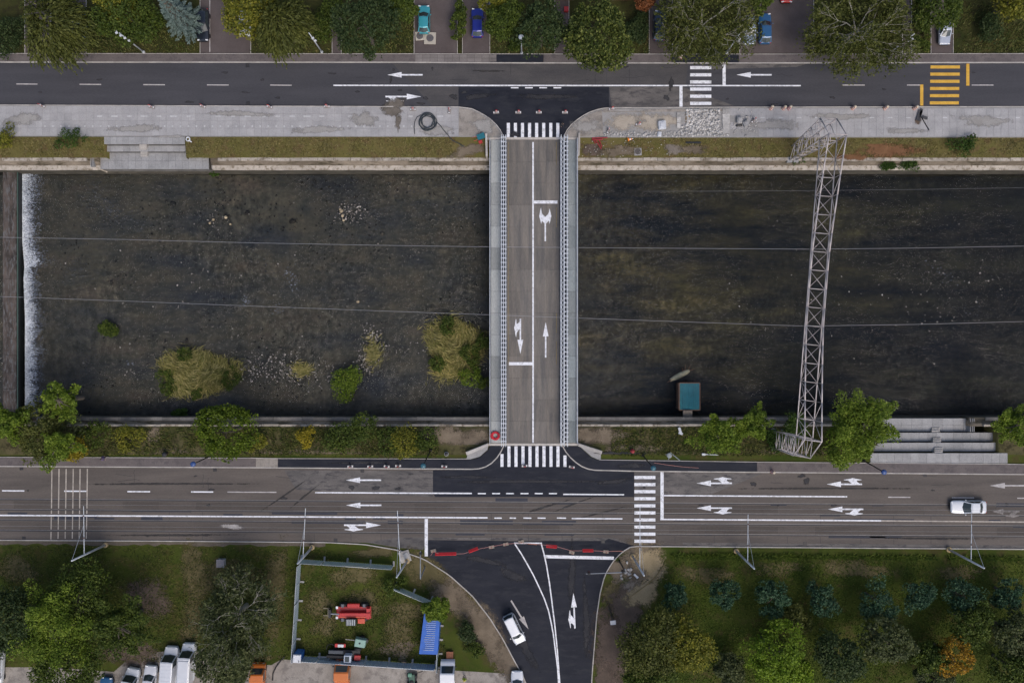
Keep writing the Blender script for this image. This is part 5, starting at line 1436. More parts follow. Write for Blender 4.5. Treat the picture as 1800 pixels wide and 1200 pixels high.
for k, (a, b, r, sq, s_) in enumerate(((1186, 1051, 22, 1.15, 'first small bluish tree from the side road'), (1276, 1045, 22, 1.15, 'second small bluish tree from the side road'), (1361, 1050, 25, 1.35, 'third small bluish tree from the side road'), (1448, 1056, 25, 1.3, 'fourth small bluish tree from the side road, above the lime tree'), (1544, 1058, 29, 1.1, 'fifth small bluish tree from the side road, nearest the grey olive tree'), (1618, 1050, 30, .85, 'third small bluish tree from the right edge'), (1698, 1052, 30, .8, 'second small bluish tree from the right edge'), (1776, 1046, 28, .8, 'small bluish tree at the right edge end of the row'))):
    t = tree('round', s_, a, b, r * (.88, 1.0, 1.1, .95, 1.05, .9, 1.08, .96)[k], (4.2, 4.6, 5.2, 4.4, 5.0, 4.3, 4.8, 4.5)[k], 'teal', group=g_, sq=sq, rc=.26, ncl=48, nl=58, lobes=.24, leaf=.26)
    t.rotation_euler = (0, 0, .45 if a > 1200 else 0)

# ---- grass: tufts of blades (masses)
def tufts(name, polys, n, mat, h, z0=0.0, w=.07, zfun=None, ex=()):
    pts = []
    areas = []
    for p in polys:
        xs_ = [q[0] for q in p]; ys_ = [q[1] for q in p]; areas.append((max(xs_) - min(xs_)) * (max(ys_) - min(ys_)))
    for p, a in zip(polys, areas):
        m_ = int(n * a / sum(areas)); xs_ = np.array([q[0] for q in p], float); ys_ = np.array([q[1] for q in p], float)
        x = NR.uniform(xs_.min(), xs_.max(), m_); y = NR.uniform(ys_.min(), ys_.max(), m_)
        ins = np.zeros(m_, bool); j = len(p) - 1
        for i in range(len(p)):
            c_ = ((ys_[i] > y) != (ys_[j] > y)) & (x < (xs_[j] - xs_[i]) * (y - ys_[i]) / (ys_[j] - ys_[i] + 1e-9) + xs_[i]); ins ^= c_; j = i
        for (a0, b0, a1, b1) in ex: ins &= ~((x > a0) & (x < a1) & (y > b0) & (y < b1))
        dens = fb(x * .035, y * .035, 77); ins &= dens + NR.uniform(-.25, .25, m_) > .42
        pts.append(np.stack([x[ins], y[ins]], 1))
    q = np.concatenate(pts); m_ = len(q)
    z = zfun(q[:, 1]) if zfun is not None else np.full(m_, z0)
    x = (q[:, 0] - 900) / S * (H - z) / H; y = (600 - q[:, 1]) / S * (H - z) / H
    a = NR.uniform(0, 6.28, m_); hh = h * NR.uniform(.4, 1.3, m_)
    lean = NR.uniform(.3, 1.3, m_) * hh
    b = np.stack([x, y, z], 1); dx_ = np.stack([np.cos(a), np.sin(a), 0 * a], 1); sx = np.stack([-np.sin(a), np.cos(a), 0 * a], 1) * (w * NR.uniform(.6, 1.6, m_))[:, None]
    tip = b + dx_ * lean[:, None]; tip[:, 2] += hh
    V = np.stack([b - sx, b + sx, tip], 1).reshape(-1, 3)
    o = link(name, raw_mesh(name, V, 3, np.arange(m_ * 3).reshape(-1, 3), mat)); o['kind'] = 'stuff'
    return o
LG = {'dry': leafmat('dry_grass_blades', (.07, .065, .018), (.135, .115, .045), (.21, .175, .09), .1),
      'lawn': leafmat('lawn_blades', (.034, .058, .008), (.062, .092, .014), (.095, .118, .024), .1),
      'wild': leafmat('wild_grass_blades', (.03, .045, .010), (.062, .074, .018), (.12, .105, .038), .1)}
tufts('verge_grass', [[(0, 242), (183, 242), (183, 276), (0, 276)], [(328, 242), (800, 242), (800, 276), (328, 276)], [(1100, 244), (1800, 244), (1800, 277), (1100, 277)]], 26000, LG['dry'], .16, w=.05, zfun=lambda y: -.5 * np.clip((y - 241) / 36, 0, 1) ** 1.4)
tufts('bank_grass', [[(130, 751), (770, 751), (770, 800), (130, 800)], [(1075, 752), (1560, 752), (1530, 800), (1075, 800)]], 26000, LG['wild'], .35, w=.06, zfun=lambda y: -.45 * np.clip((799 - y) / 50, 0, 1) ** 1.5)
tufts('garden_grass', [[(155, 40), (350, 40), (350, 94), (155, 94)], [(443, 20), (583, 20), (583, 94), (443, 94)], [(602, 40), (727, 40), (727, 94), (602, 94)], [(863, 30), (975, 30), (975, 94), (863, 94)], [(1100, 20), (1140, 20), (1140, 94), (1100, 94)], [(1184, 20), (1299, 20), (1299, 94), (1184, 94)], [(1432, 20), (1585, 20), (1585, 94), (1432, 94)], [(1603, 20), (1635, 20), (1635, 94), (1603, 94)], [(1677, 0), (1800, 0), (1800, 94), (1677, 94)]], 24000, LG['wild'], .3, w=.06)
tufts('lawn_grass', [[(0, 958), (560, 962), (640, 985), (720, 1040), (770, 1100), (800, 1175), (500, 1160), (0, 1165)]], 56000, LG['wild'], .22, w=.055)
tufts('lawn_grass', [[(1190, 970), (1800, 975), (1800, 1200), (1115, 1200), (1140, 1090)]], 60000, LG['lawn'], .2, w=.055)
tufts('long_grass', [[(1180, 974.5), (1500, 976.5), (1800, 979.5), (1800, 984), (1500, 981), (1180, 979.5)]], 9000, LG['lawn'], .55, w=.06)
# ================================================================== VEHICLES
def loft(mb, rings, mi=0, cap=True):
    n = len(rings[0]); o = len(mb.v)
    vs = [p for r in rings for p in r]; fs = []
    for i in range(len(rings) - 1):
        for k in range(n):
            fs.append((i * n + k, i * n + (k + 1) % n, (i + 1) * n + (k + 1) % n, (i + 1) * n + k))
    if cap: fs += [tuple(reversed(range(n))), tuple((len(rings) - 1) * n + k for k in range(n))]
    return mb.add(vs, fs, mi)

WHEEL = {}
def wheel(par, x, y, r=.31, w=.2):
    key = (r, w)
    if key not in WHEEL:
        M90 = Matrix.Rotation(R(90), 4, 'X')
        t = MB(); t.lathe((0, 0, 0), [(r * .62, -w / 2), (r * .92, -w / 2), (r, -w * .3), (r, w * .3), (r * .92, w / 2), (r * .62, w / 2)], 18, 0, M90)
        q = MB(); q.lathe((0, 0, 0), [(r * .2, -w * .42), (r * .62, -w * .46), (r * .62, w * .46), (r * .2, w * .42)], 14, 0, M90)
        WHEEL[key] = (t.mesh('wheel', M_black, True), q.mesh('rim', M_rim))
    a = link('wheel', WHEEL[key][0], par, (x, y, r)); link('rim', WHEEL[key][1], a)
    return a

def car(name, label, cat, px, py, ang, L, W, Ht, paint, style='hatch', group=None, extra=None):
    """x forward. ang = heading in the photograph, degrees clockwise from 'up'"""
    p = P(px, py, .75); t = thing(name, label, cat, (p.x, p.y, .012), R(90 - ang), group)
    hw = W / 2
    st = {  # belt height, hood height, cowl x, windscreen top x, roof rear x, rear glass bottom x, tail height
        'hatch': (.93, .86, .20, .02, -.36, -.465, .95),
        'sedan': (.90, .82, .17, -.01, -.24, -.37, .92),
        'suv': (1.02, .98, .20, .06, -.40, -.475, 1.02),
        'van': (1.18, 1.05, .31, .22, -.475, -.49, 1.2),
        'mpv': (1.0, .92, .27, .13, -.44, -.485, 1.02)}[style]
    belt, hood, xc, xw, xr, xg, tail = st
    rings = []
    for f in (-.5, -.492, -.475, -.45, -.41, -.36, -.2, 0, .15, .28, .36, .41, .45, .475, .492, .5):
        if f > xc: zt = hood - (f - xc) / (.5 - xc) * .16 + .03 * (1 - (f - xc) / (.5 - xc))
        elif f < xg: zt = tail - (xg - f) / max(.01, (.5 + xg)) * .05
        else: zt = belt
        e = max(0, abs(f) - .36) / .14
        w = hw * (1 - (.30 if f > 0 else .22) * e ** 2.4)
        zb = .24 + .10 * e ** 2; zt2 = zt - .22 * max(0, (abs(f) - .485) / .015)
        x = f * L
        half = [(w * .88, zb), (w * .98, zb + .14), (w, .52), (w * .985, zt2 - .16), (w * .93, zt2 - .045), (w * .80, zt2), (w * .4, zt2 + .02)]
        rings.append([Vector((x, y, z)) for y, z in half] + [Vector((x, -y, z)) for y, z in half[::-1]])
    b = MB(); loft(b, rings); body = b.build('body', paint, t, smooth=True)
    # cabin
    cab = MB(); wb, wt = hw * .93, hw * (.74 if style != 'van' else .86)
    zb, zr = belt - .05, Ht
    r0 = [(xg * L, wb), (xc * L, wb)]; r1 = [(xr * L, wt), (xw * L, wt)]
    bl = [Vector((xg * L, -wb, zb)), Vector((xc * L, -wb, zb)), Vector((xc * L, wb, zb)), Vector((xg * L, wb, zb))]
    m_ = .08
    tp = [Vector((xr * L, -wt, zr - .06)), Vector((xw * L, -wt, zr - .06)), Vector((xw * L, wt, zr - .06)), Vector((xr * L, wt, zr - .06))]
    t2 = [Vector((xr * L + .10, -wt + .10, zr)), Vector((xw * L - .16, -wt + .10, zr)), Vector((xw * L - .16, wt - .10, zr)), Vector((xr * L + .10, wt - .10, zr))]
    bw = .14 if style != 'van' else .10
    fb_, ft_, rb_, rt_ = Vector((xc * L + bw * 1.3, 0, zb + .02)), Vector((xw * L + bw * .5, 0, zr - .05)), Vector((xg * L - bw * .8, 0, zb + .02)), Vector((xr * L - bw * .5, 0, zr - .05))
    ff, rf_ = Vector((xw * L - .10, 0, zr + .015)), Vector((xr * L + .06, 0, zr + .015))
    V_ = bl + tp + t2 + [fb_, ft_, rb_, rt_, ff, rf_]      # 0-3 base, 4-7 edge, 8-11 roof, 12.. centre line
    cab.add(V_, [(0, 1, 5, 4), (1, 12, 13, 5), (12, 2, 6, 13), (2, 3, 7, 6), (3, 14, 15, 7), (14, 0, 4, 15), (4, 5, 9, 8), (5, 13, 16, 9), (13, 6, 10, 16), (6, 7, 11, 10), (7, 15, 17, 11), (15, 4, 8, 17), (8, 9, 16, 17), (17, 16, 10, 11)])
    cab.build('cabin', paint, t)
    def bowed(nm, a, m0, b_, c_, m1, d_):
        """curved glass: base corner a, base centre m0, base corner b, top corner c, top centre m1, top corner d"""
        n_ = (b_ - a).cross(d_ - a).normalized()
        if n_.z < 0: n_ = -n_
        k_ = lambda p, q: p.lerp(q, .09)
        P0, P1, P2 = k_(a, b_).lerp(d_, .05), m0.lerp(m1, .05), k_(b_, a).lerp(c_, .05)
        P3, P4, P5 = k_(c_, d_).lerp(b_, .04), m1.lerp(m0, .04), k_(d_, c_).lerp(a, .04)
        lo = [p + n_ * .004 for p in (P0, P1, P2, P3, P4, P5)]; hi = [p + n_ * .022 for p in (P0, P1, P2, P3, P4, P5)]
        mb = MB(); mb.add(lo + hi, [(6, 7, 10, 11), (7, 8, 9, 10), (0, 1, 7, 6), (1, 2, 8, 7), (2, 3, 9, 8), (3, 4, 10, 9), (4, 5, 11, 10), (5, 0, 6, 11)])
        return mb.build(nm, M_glass, t)
    def pane(nm, q, ins=.07, off=.012):
        c = sum(q, Vector()) / 4; n_ = (q[1] - q[0]).cross(q[3] - q[0]).normalized()
        if n_.dot(c - Vector((0, 0, .6))) < 0: n_ = -n_
        qq = [c + (v - c) * (1 - ins / max(.3, (v - c).length)) for v in q]
        mb = MB(); mb.hexa([v + n_ * .002 for v in qq], [v + n_ * off for v in qq])
        return mb.build(nm, M_glass, t)
    bowed('windscreen', bl[1], fb_, bl[2], tp[2], ft_, tp[1])
    if style != 'van': bowed('rear_window', bl[3], rb_, bl[0], tp[0], rt_, tp[3])
    for a, b_, c_, d_ in ((bl[0], bl[1], tp[1], tp[0]), (bl[2], bl[3], tp[3], tp[2])):
        lo0, lo1, hi1, hi0 = a.lerp(b_, 0), b_, c_, d_
        if style == 'van':
            pane('side_window', [a.lerp(b_, .74) if a is bl[0] else a.lerp(b_, 0), b_ if a is bl[0] else a.lerp(b_, .26), c_ if a is bl[0] else d_.lerp(c_, .22), d_.lerp(c_, .78) if a is bl[0] else d_], .06)
        else:
            for u, v in ((.03, .5), (.5, .97)): pane('side_window', [a.lerp(b_, u) + Vector((0, 0, .06)), a.lerp(b_, v) + Vector((0, 0, .06)), d_.lerp(c_, v), d_.lerp(c_, u)], .05)
    for sx in (.31, -.30):
        for sy in (1, -1): wheel(t, sx * L, sy * (hw - .11), .34 if style in ('suv', 'van') else .31)
    for sy in (1, -1):
        MB().box((L * .465, sy * hw * .66, hood - .17), (.16, .36, .12), sy * -.25).build('headlight', M_lens, t, bevel=.03)
        MB().box((-L * .478, sy * hw * .72, tail - .14), (.10, .24, .16), sy * .2).build('taillight', M_tail, t, bevel=.02)
        MB().box((xc * L - .28, sy * (hw + .09), belt + .06), (.10, .20, .14)).build('mirror', paint, t, bevel=.03)
    MB().box((L * .497, 0, .42), (.06, W * .62, .14)).build('grille', M_dark, t)
    if extra: extra(t, L, W, Ht, xc, xr, xw)
    return t
def paint(nm, c, rough=.28): return plain(nm, c, rough, .15, .05, 1.5, .5, .6)
C_white = paint('white_car_paint', (.62, .64, .68)); C_silver = paint('silver_car_paint', (.38, .42, .50)); C_teal = paint('teal_car_paint', (.045, .30, .36))
C_blue = paint('blue_car_paint', (.012, .022, .22)); C_mid = paint('mid_blue_car_paint', (.025, .10, .23)); C_navy = paint('navy_car_paint', (.035, .055, .10))
C_black = paint('black_car_paint', (.013, .017, .026)); C_sblue = paint('pale_blue_car_paint', (.20, .25, .34)); C_orange = paint('orange_truck_paint', (.50, .13, .015), .45); C_red = paint('red_machine_paint', (.42, .018, .016), .45)
C_coral = paint('faded_red_paint', (.52, .07, .03), .5)
car('parked_car', 'bright teal hatchback parked on the wide driveway beside two square covers', 'car', 745, 34, 0, 3.95, 1.74, 1.5, C_teal)
car('parked_car', 'deep blue car in the narrow driveway half under a green tree', 'car', 839, 40, 0, 4.1, 1.75, 1.5, C_blue)
car('parked_car', 'navy car in the driveway under the rust red tree', 'car', 1160, 45, 3, 4.3, 1.76, 1.5, C_navy)
car('parked_car', 'pale blue car mostly hidden under bare branches', 'car', 1318, 52, 180, 4.2, 1.76, 1.5, C_sblue)
car('parked_car', 'mid blue car in the widest driveway right of the pale blue car', 'car', 1345, 50, 0, 4.3, 1.78, 1.52, C_mid)
car('parked_car', 'silver car in the driveway at the top right', 'car', 1661, 55, 180, 3.7, 1.62, 1.5, C_silver)
car('parked_car', 'black car beside the blue spruce', 'car', 356, 44, 180, 4.5, 1.75, 1.5, C_black)
car('parked_car', 'dark blue car half hidden under the willow at the top left', 'car', 142, 47, 180, 3.6, 1.65, 1.5, C_mid)
car('parked_car', 'white car showing only its end below the yellow green tree', 'car', 430, 38, 180, 4.0, 1.7, 1.45, C_white)
car('parked_car', 'small red car at the top edge of the widest driveway', 'car', 1383, -18, 180, 3.6, 1.7, 1.45, C_red)
car('sedan', 'white sedan driving left along the tram road', 'car', 1703, 891, 270, 4.95, 1.86, 1.44, C_white, 'sedan')
car('minivan', 'white minivan turning off the black side road', 'car', 904, 1105, 154, 4.35, 1.8, 1.78, C_white, 'mpv')
car('parked_car', 'white car at the bottom edge beside the side road kerb', 'car', 909, 1205, 0, 4.2, 1.75, 1.6, C_white, 'hatch')
def ribs(t, L, W, Ht, xc, xr, xw):
    for k in range(7):
        MB().box((xr * L + .5 + k * (xw - xr) * L * .125, 0, Ht + .012), (.10, W * .62, .03)).build('roof_rib', C_white, t)
car('delivery_van', 'long white van with a ribbed roof beside the white pickup car', 'van', 300, 1172, 4, 5.9, 2.0, 2.45, C_white, 'van', None, ribs)
def panelroof(t, L, W, Ht, xc, xr, xw):
    MB().box(((xr + xw) / 2 * L - .1, 0, Ht + .05), ((xw - xr) * L - .5, W * .74, .1)).build('roof_panel', C_white, t, bevel=.04)
car('delivery_van', 'plain white box van partly under the twiggy tree', 'van', 331, 1163, 3, 5.4, 1.95, 2.5, C_white, 'van', None, panelroof)
car('delivery_van', 'white van at the bottom edge just right of the green tree', 'van', 229, 1205, 12, 5.2, 1.95, 2.3, C_white, 'van')
def bonnet_mark(t, L, W, Ht, xc, xr, xw):
    MB().lathe((-.1 * L, 0, Ht), [(.16, .0), (.16, .05), (.06, .06)], 10).build('roof_beacon', M_dark, t)
car('parked_car', 'white car with a dark roof fitting parked between two white vans', 'car', 263, 1196, 6, 4.4, 1.8, 1.6, C_white, 'suv', None, bonnet_mark)
car('parked_car', 'blue car at the bottom edge under the big green tree', 'car', 184, 1215, 8, 4.1, 1.75, 1.5, C_mid)
car('delivery_van', 'white van cut by the left edge of the picture', 'van', -6, 1172, 184, 4.8, 1.9, 2.2, C_white, 'van')

def truck(label, px, py, ang, cabm, bedm, L=5.6, W=2.05, Hc=2.1):
    p = P(px, py, 1.0); t = thing('flatbed_truck', label, 'truck', (p.x, p.y, .012), R(90 - ang))
    hw = W / 2; b = MB()
    prof = [(L * .5, .45), (L * .5, .95), (L * .46, 1.12), (L * .40, 1.18), (L * .29, Hc - .06), (L * .26, Hc), (L * .08, Hc), (L * .06, Hc - .1), (L * .06, .45)]
    loft(b, [[Vector((x, y * s_, z)) for x, z in prof] for y, s_ in ((-hw, 1), (-hw * .93, 1), (hw * .93, 1), (hw, 1))]); b.build('cab', cabm, t, bevel=.05)
    q = [Vector((L * .395, -hw * .82, 1.2)), Vector((L * .395, hw * .82, 1.2)), Vector((L * .295, hw * .76, Hc - .1)), Vector((L * .295, -hw * .76, Hc - .1))]
    n_ = Vector((.94, 0, .34)); MB().hexa([v + n_ * .004 for v in q], [v + n_ * .03 for v in q]).build('windscreen', M_glass, t)
    for s_ in (1, -1):
        q = [Vector((L * .36, s_ * hw, 1.25)), Vector((L * .12, s_ * hw, 1.25)), Vector((L * .12, s_ * hw, Hc - .2)), Vector((L * .28, s_ * hw, Hc - .2))]
        MB().hexa([v + Vector((0, s_ * .003, 0)) for v in q], [v + Vector((0, s_ * .02, 0)) for v in q]).build('side_window', M_glass, t)
        MB().box((L * .40, s_ * (hw + .14), 1.5), (.10, .22, .28)).build('mirror', M_dark, t, bevel=.03)
        MB().box((L * .497, s_ * hw * .72, .72), (.06, .3, .16)).build('headlight', M_lens, t)
        for x in (.34, -.28): wheel(t, x * L, s_ * (hw - .14), .38, .24)
    MB().box((L * .505, 0, .5), (.12, W * .98, .2)).build('bumper', cabm, t, bevel=.03)
    MB().box((-L * .05, 0, .6), (L * .9, .9, .16)).build('chassis', M_dark, t)
    MB().box((-L * .22, 0, .95), (L * .54, W, .12)).build('bed', bedm, t)
    for s_ in (1, -1): MB().box((-L * .22, s_ * (hw - .03), 1.18), (L * .54, .06, .36)).build('side_board', bedm, t)
    MB().box((-L * .49, 0, 1.18), (.06, W - .14, .36)).build('tailgate', bedm, t)
    return t
truck('orange truck with its windscreen facing the pale fence', 602, 1196, 0, C_orange, C_orange)
truck('orange truck at the bottom edge left of the fenced yard', 454, 1198, 0, C_orange, C_orange, 5.0, 1.9)
truck('white truck parked at the lower right corner of the fenced yard', 787, 1198, 0, C_white, C_white, 5.8, 2.0, 2.3)

# ---- machines in the yard
def telehandler():
    p = P(622, 1075, .8); t = thing('telehandler', 'red telescopic handler standing on the grass of the fenced yard', 'machine', (p.x, p.y, .02), R(180))
    b = MB(); b.hexa([Vector((-2.4, -.75, .45)), Vector((2.4, -.75, .45)), Vector((2.4, .75, .45)), Vector((-2.4, .75, .45))], [Vector((-2.45, -.85, 1.0)), Vector((2.4, -.8, .95)), Vector((2.4, .8, .95)), Vector((-2.45, .85, 1.0))]); b.build('chassis', C_red, t, bevel=.06)
    for x in (1.5, -1.5):
        for y in (.98, -.98): wheel(t, x, y, .55, .42)
    for x in (1.5, -1.5):
        for y in (.98, -.98): MB().box((x, y, 1.14), (.35, .44, .05)).build('mudguard', plain('grey_plastic', (.12, .13, .15), .6), t)
    MB().box((0, -1.0, .98), (1.7, .55, .5)).build('fuel_box', C_red, t, bevel=.06)
    MB().box((-1.15, 1.02, 1.15), (1.0, .72, .75)).build('engine_cover', C_coral, t, bevel=.08)
    c = MB(); c.box((.15, 1.0, 1.35), (1.35, .82, 1.4)); cb = c.build('cab', M_glass, t, bevel=.05)
    MB().box((.15, 1.0, 2.07), (1.4, .9, .06)).build('cab_roof', plain('dark_cab_roof', (.03, .035, .04), .4), cb)
    for k in range(5): MB().box((-.35 + k * .25, 1.0, 2.13), (.10, .78, .06)).build('roof_bar', plain('pale_grey_bar', (.45, .48, .5), .5), cb)
    b = MB(); b.box((-.3, .1, 1.45), (4.3, .5, .45)); bo = b.build('boom', C_red, t, bevel=.05)
    MB().box((-.1, .44, 1.50), (3.6, .14, .32)).build('boom_side', C_coral, bo)
    MB().tube((1.2, .1, 1.5), (3.1, .12, 1.15), .13, .11, 8).build('boom_arm', plain('grey_boom', (.35, .35, .37), .4, .5), bo)
    MB().box((-2.1, 0, 1.25), (.5, 1.5, .6)).build('boom_pivot', C_red, t, bevel=.06)
    f = MB(); f.box((3.3, .15, .75), (.35, 1.1, .8)); fk = f.build('fork_carriage', M_dark, t)
    for y in (-.35, .65): MB().box((3.9, y, .3), (.95, .12, .06)).build('fork', plain('worn_fork_steel', (.20, .18, .13), .6, .4), fk)
    MB().box((3.62, .15, .6), (.14, 1.15, .12)).build('cross_bar', plain('worn_fork_steel', (.2, .18, .13)), fk)
    for y in (-.7, .7): MB().box((2.3, y, 1.0), (.3, .34, .18)).build('headlight', M_lens, t)
telehandler()
def compressor():
    p = P(634, 1127, .6); t = thing('trailer_compressor', 'pale green trailer compressor with a tow bar on the yard grass', 'machine', (p.x, p.y, .02), R(170))
    b = MB(); b.hexa([Vector((-.8, -.6, .4)), Vector((.8, -.6, .4)), Vector((.8, .6, .4)), Vector((-.8, .6, .4))], [Vector((-.75, -.55, 1.25)), Vector((.7, -.55, 1.3)), Vector((.7, .55, 1.3)), Vector((-.75, .55, 1.25))])
    b.build('housing', plain('pale_green_paint', (.22, .36, .31), .5), t, bevel=.08)
    for y in (.66, -.66): wheel(t, -.1, y, .3, .18)
    MB().tube((.8, 0, .5), (2.2, .1, .42), .06, .05).build('tow_bar', plain('grey_bar', (.4, .38, .36), .6), t)
    MB().lathe((0, 0, 1.28), [(.12, 0), (.12, .06), (.05, .08)], 10).build('exhaust_cap', M_dark, t)
    MB().box((-.9, -.3, .6), (.25, .5, .4)).build('battery_box', M_dark, t)
compressor()
def rig():
    p = P(605, 1149, .8); t = thing('drilling_rig', 'low dark machine with long black booms lying along the lower fence', 'machine', (p.x, p.y, .02), R(178))
    MB().box((0, 0, .55), (4.4, 1.1, .4)).build('chassis', M_dark, t, bevel=.05)
    MB().box((1.2, .25, 1.05), (2.3, .42, .4)).build('boom', M_black, t, bevel=.05)
    MB().box((1.1, -.35, .95), (2.1, .5, .35)).build('boom', plain('slate_boom', (.05, .06, .075), .5), t, bevel=.05)
    MB().tube((2.2, .4, 1.0), (3.7, .5, .75), .11, .08, 8).build('boom_tip', plain('grey_boom', (.35, .35, .37)), t)
    c = MB(); c.box((-.65, .3, 1.3), (1.0, 1.05, 1.0)); cb = c.build('cab', plain('pale_cab', (.42, .47, .55), .4), t, bevel=.07)
    MB().box((-.62, .3, 1.82), (.6, .7, .05)).build('cab_hatch', M_glass, cb)
    MB().box((-1.9, .35, .85), (.9, .7, .5)).build('engine_cover', C_red, t, bevel=.05)
    a = wheel(t, -1.85, -.75, .5, .4); wheel(t, -1.4, .9, .4, .3); wheel(t, 1.3, -.8, .32, .24); wheel(t, 1.3, .8, .32, .24)
    e = MB(); e.box((.6, -1.2, .7), (1.5, .5, .3)); rd = e.build('control_box', C_red, t, bevel=.05)
    MB().box((.5, -1.2, .9), (.8, .38, .12)).build('control_panel', plain('pale_panel', (.6, .63, .65), .4), rd)
    h = MB(); h.path([(1.2, -1.0, .6), (1.9, -1.35, .7), (2.4, -1.1, .6), (2.6, -.5, .5)], .06, 6); h.build('hose', M_black, t)
rig()
def loader():
    p = P(724, 1196, .7); t = thing('small_tractor', 'small dark green machine at the bottom edge outside the fence', 'machine', (p.x, p.y, .02), R(90))
    MB().box((0, 0, .65), (1.9, .8, .4)).build('chassis', plain('dark_green_paint', (.03, .09, .06), .5), t, bevel=.06)
    MB().box((.95, .25, .95), (.5, .55, .4)).build('engine_cover', plain('green_paint', (.10, .24, .17), .5), t, bevel=.08)
    MB().lathe((-.2, 0, .85), [(.32, 0), (.34, .12), (.2, .16)], 12).build('seat', M_black, t)
    for x in (.6, -.6):
        for y in (.55, -.55): wheel(t, x, y, .4, .3)
    MB().path([(-.9, .5, 1.0), (-.9, .5, 1.6), (-.9, -.5, 1.6), (-.9, -.5, 1.0)], .05, 6).build('roll_bar', M_dark, t)
    MB().tube((1.0, -.2, .8), (1.3, -1.5, .6), .06).build('lift_arm', M_dark, t)
loader()

# ---- yard fence: separate sheet panels with posts
M_fence = plain('pale_green_sheet', (.46, .54, .51), .5, .1, .15, 1.2); M_fence2 = plain('blue_grey_sheet', (.40, .47, .52), .5, .1, .15, 1.2)
def corr(L, Hh):
    mb = MB(); n = int(L / .16); vs = []; w = L / n
    for k in range(n + 1):
        o_ = .022 if k % 2 else -.022
        vs += [(k * w, o_, 0), (k * w, o_, Hh)]
    fs = [(2 * k, 2 * k + 2, 2 * k + 3, 2 * k + 1) for k in range(n)]
    mb.add(vs, fs); return mb
def fence(label, pts, n, mat, Hh=2.0):
    a, b = P(*pts[0], 0), P(*pts[1], 0); d = b - a; ang = math.atan2(d.y, d.x); L = d.length / n
    t = thing('sheet_fence', label, 'fence', (a.x, a.y, 0), ang)
    for k in range(n):
        hh = Hh + rng.uniform(-.05, .05)
        o = corr(L - .06, hh).build('fence_panel', mat, t); o.location = (k * L + .03, rng.uniform(-.04, .04), .08); o.rotation_euler = (rng.uniform(-.03, .03), 0, rng.uniform(-.012, .012))
        MB().box((k * L + L / 2, -.05, hh), (L - .1, .06, .06)).build('top_rail', M_steel, t)
    for k in range(n + 1):
        MB().box((k * L, .06, Hh / 2), (.07, .07, Hh + .1)).build('post', M_steel, t)
        MB().box((k * L, .25, .08), (.25, .7, .14)).build('foot_block', M_conc, t)
fence('long left side of the sheet metal yard fence', [(529.5, 988), (519, 1155)], 5, M_fence2)
fence('upper side of the sheet metal yard fence facing the tram road', [(530, 982), (692, 993)], 4, M_fence)
fence('short slanting piece of sheet fence above the blue container', [(696, 1028), (758, 1054)], 2, M_fence)
fence('lower side of the sheet fence along the parking lot', [(521, 1151), (766, 1167)], 6, M_fence2)
fence('right side of the sheet fence seen edge on beside the blue container', [(773, 1074), (769.5, 1172)], 4, M_fence)

# blue container with ribbed roof
cn = thing('site_container', 'blue site container with pale ribs on its roof under a small tree', 'container', (P(754, 1100, 0).x, P(754, 1100, 0).y, .02), 0)
M_blue = plain('blue_container_paint', (.014, .10, .42), .5, .1, .15, 1.0)
zc_ = 2.45
cpoly = zpoly([(745.5, 1078), (774, 1079), (769, 1150), (736.5, 1149)], zc_)
b = MB(); b.prism(cpoly, .1, zc_ - .04); b.build('body', M_blue, cn, world=True)
b = MB(); c0 = [sum(p[i] for p in cpoly) / 4 for i in (0, 1)]; b.prism([(c0[0] + (p[0] - c0[0]) * .985, c0[1] + (p[1] - c0[1]) * .99) for p in cpoly], zc_ - .04, zc_); b.build('roof', M_blue, cn, world=True)
for k in range(17):
    f = .06 + k * .052
    l_ = Vector((745.5, 1078)).lerp(Vector((736.5, 1149)), f); r_ = Vector((774, 1079)).lerp(Vector((769, 1150)), f)
    a = l_.lerp(r_, .24 + .06 * math.sin(k)); b_ = l_.lerp(r_, .78)
    q = MB(); p0, p1 = P(a.x, a.y, zc_), P(b_.x, b_.y, zc_); q.tube(p0 + Vector((0, 0, .03)), p1 + Vector((0, 0, .03)), .055, n=5); q.build('roof_rib', plain('pale_rib', (.36, .44, .62), .5), cn, world=True)
b = MB(); b.prism(zpoly([(743, 1063), (750, 1064), (749, 1077), (742, 1077)], 1.9), .1, 1.9); b.build('door', plain('dark_blue_paint', (.01, .035, .22), .5), cn, world=True)
# portable toilet
tl = thing('portable_toilet', 'blue portable toilet with a white roof in the lower left yard corner', 'toilet', (P(529, 1146, 0).x, P(529, 1146, 0).y, .02), R(-4))
MB().box((0, 0, 1.1), (1.05, 1.1, 2.1)).build('cabin', plain('blue_plastic', (.02, .11, .36), .5), tl, bevel=.04)
MB().hexa([Vector((-.56, -.59, 2.15)), Vector((.56, -.59, 2.15)), Vector((.56, .59, 2.15)), Vector((-.56, .59, 2.15))], [Vector((-.45, -.5, 2.32)), Vector((.45, -.5, 2.32)), Vector((.45, .5, 2.32)), Vector((-.45, .5, 2.32))]).build('roof', plain('white_plastic', (.62, .64, .68), .5), tl)
MB().box((0, .56, 1.1), (.75, .04, 1.85)).build('door', plain('light_blue_plastic', (.05, .16, .42), .5), tl)
MB().tube((.35, -.3, 2.2), (.35, -.3, 2.55), .06).build('vent_pipe', M_black, tl)
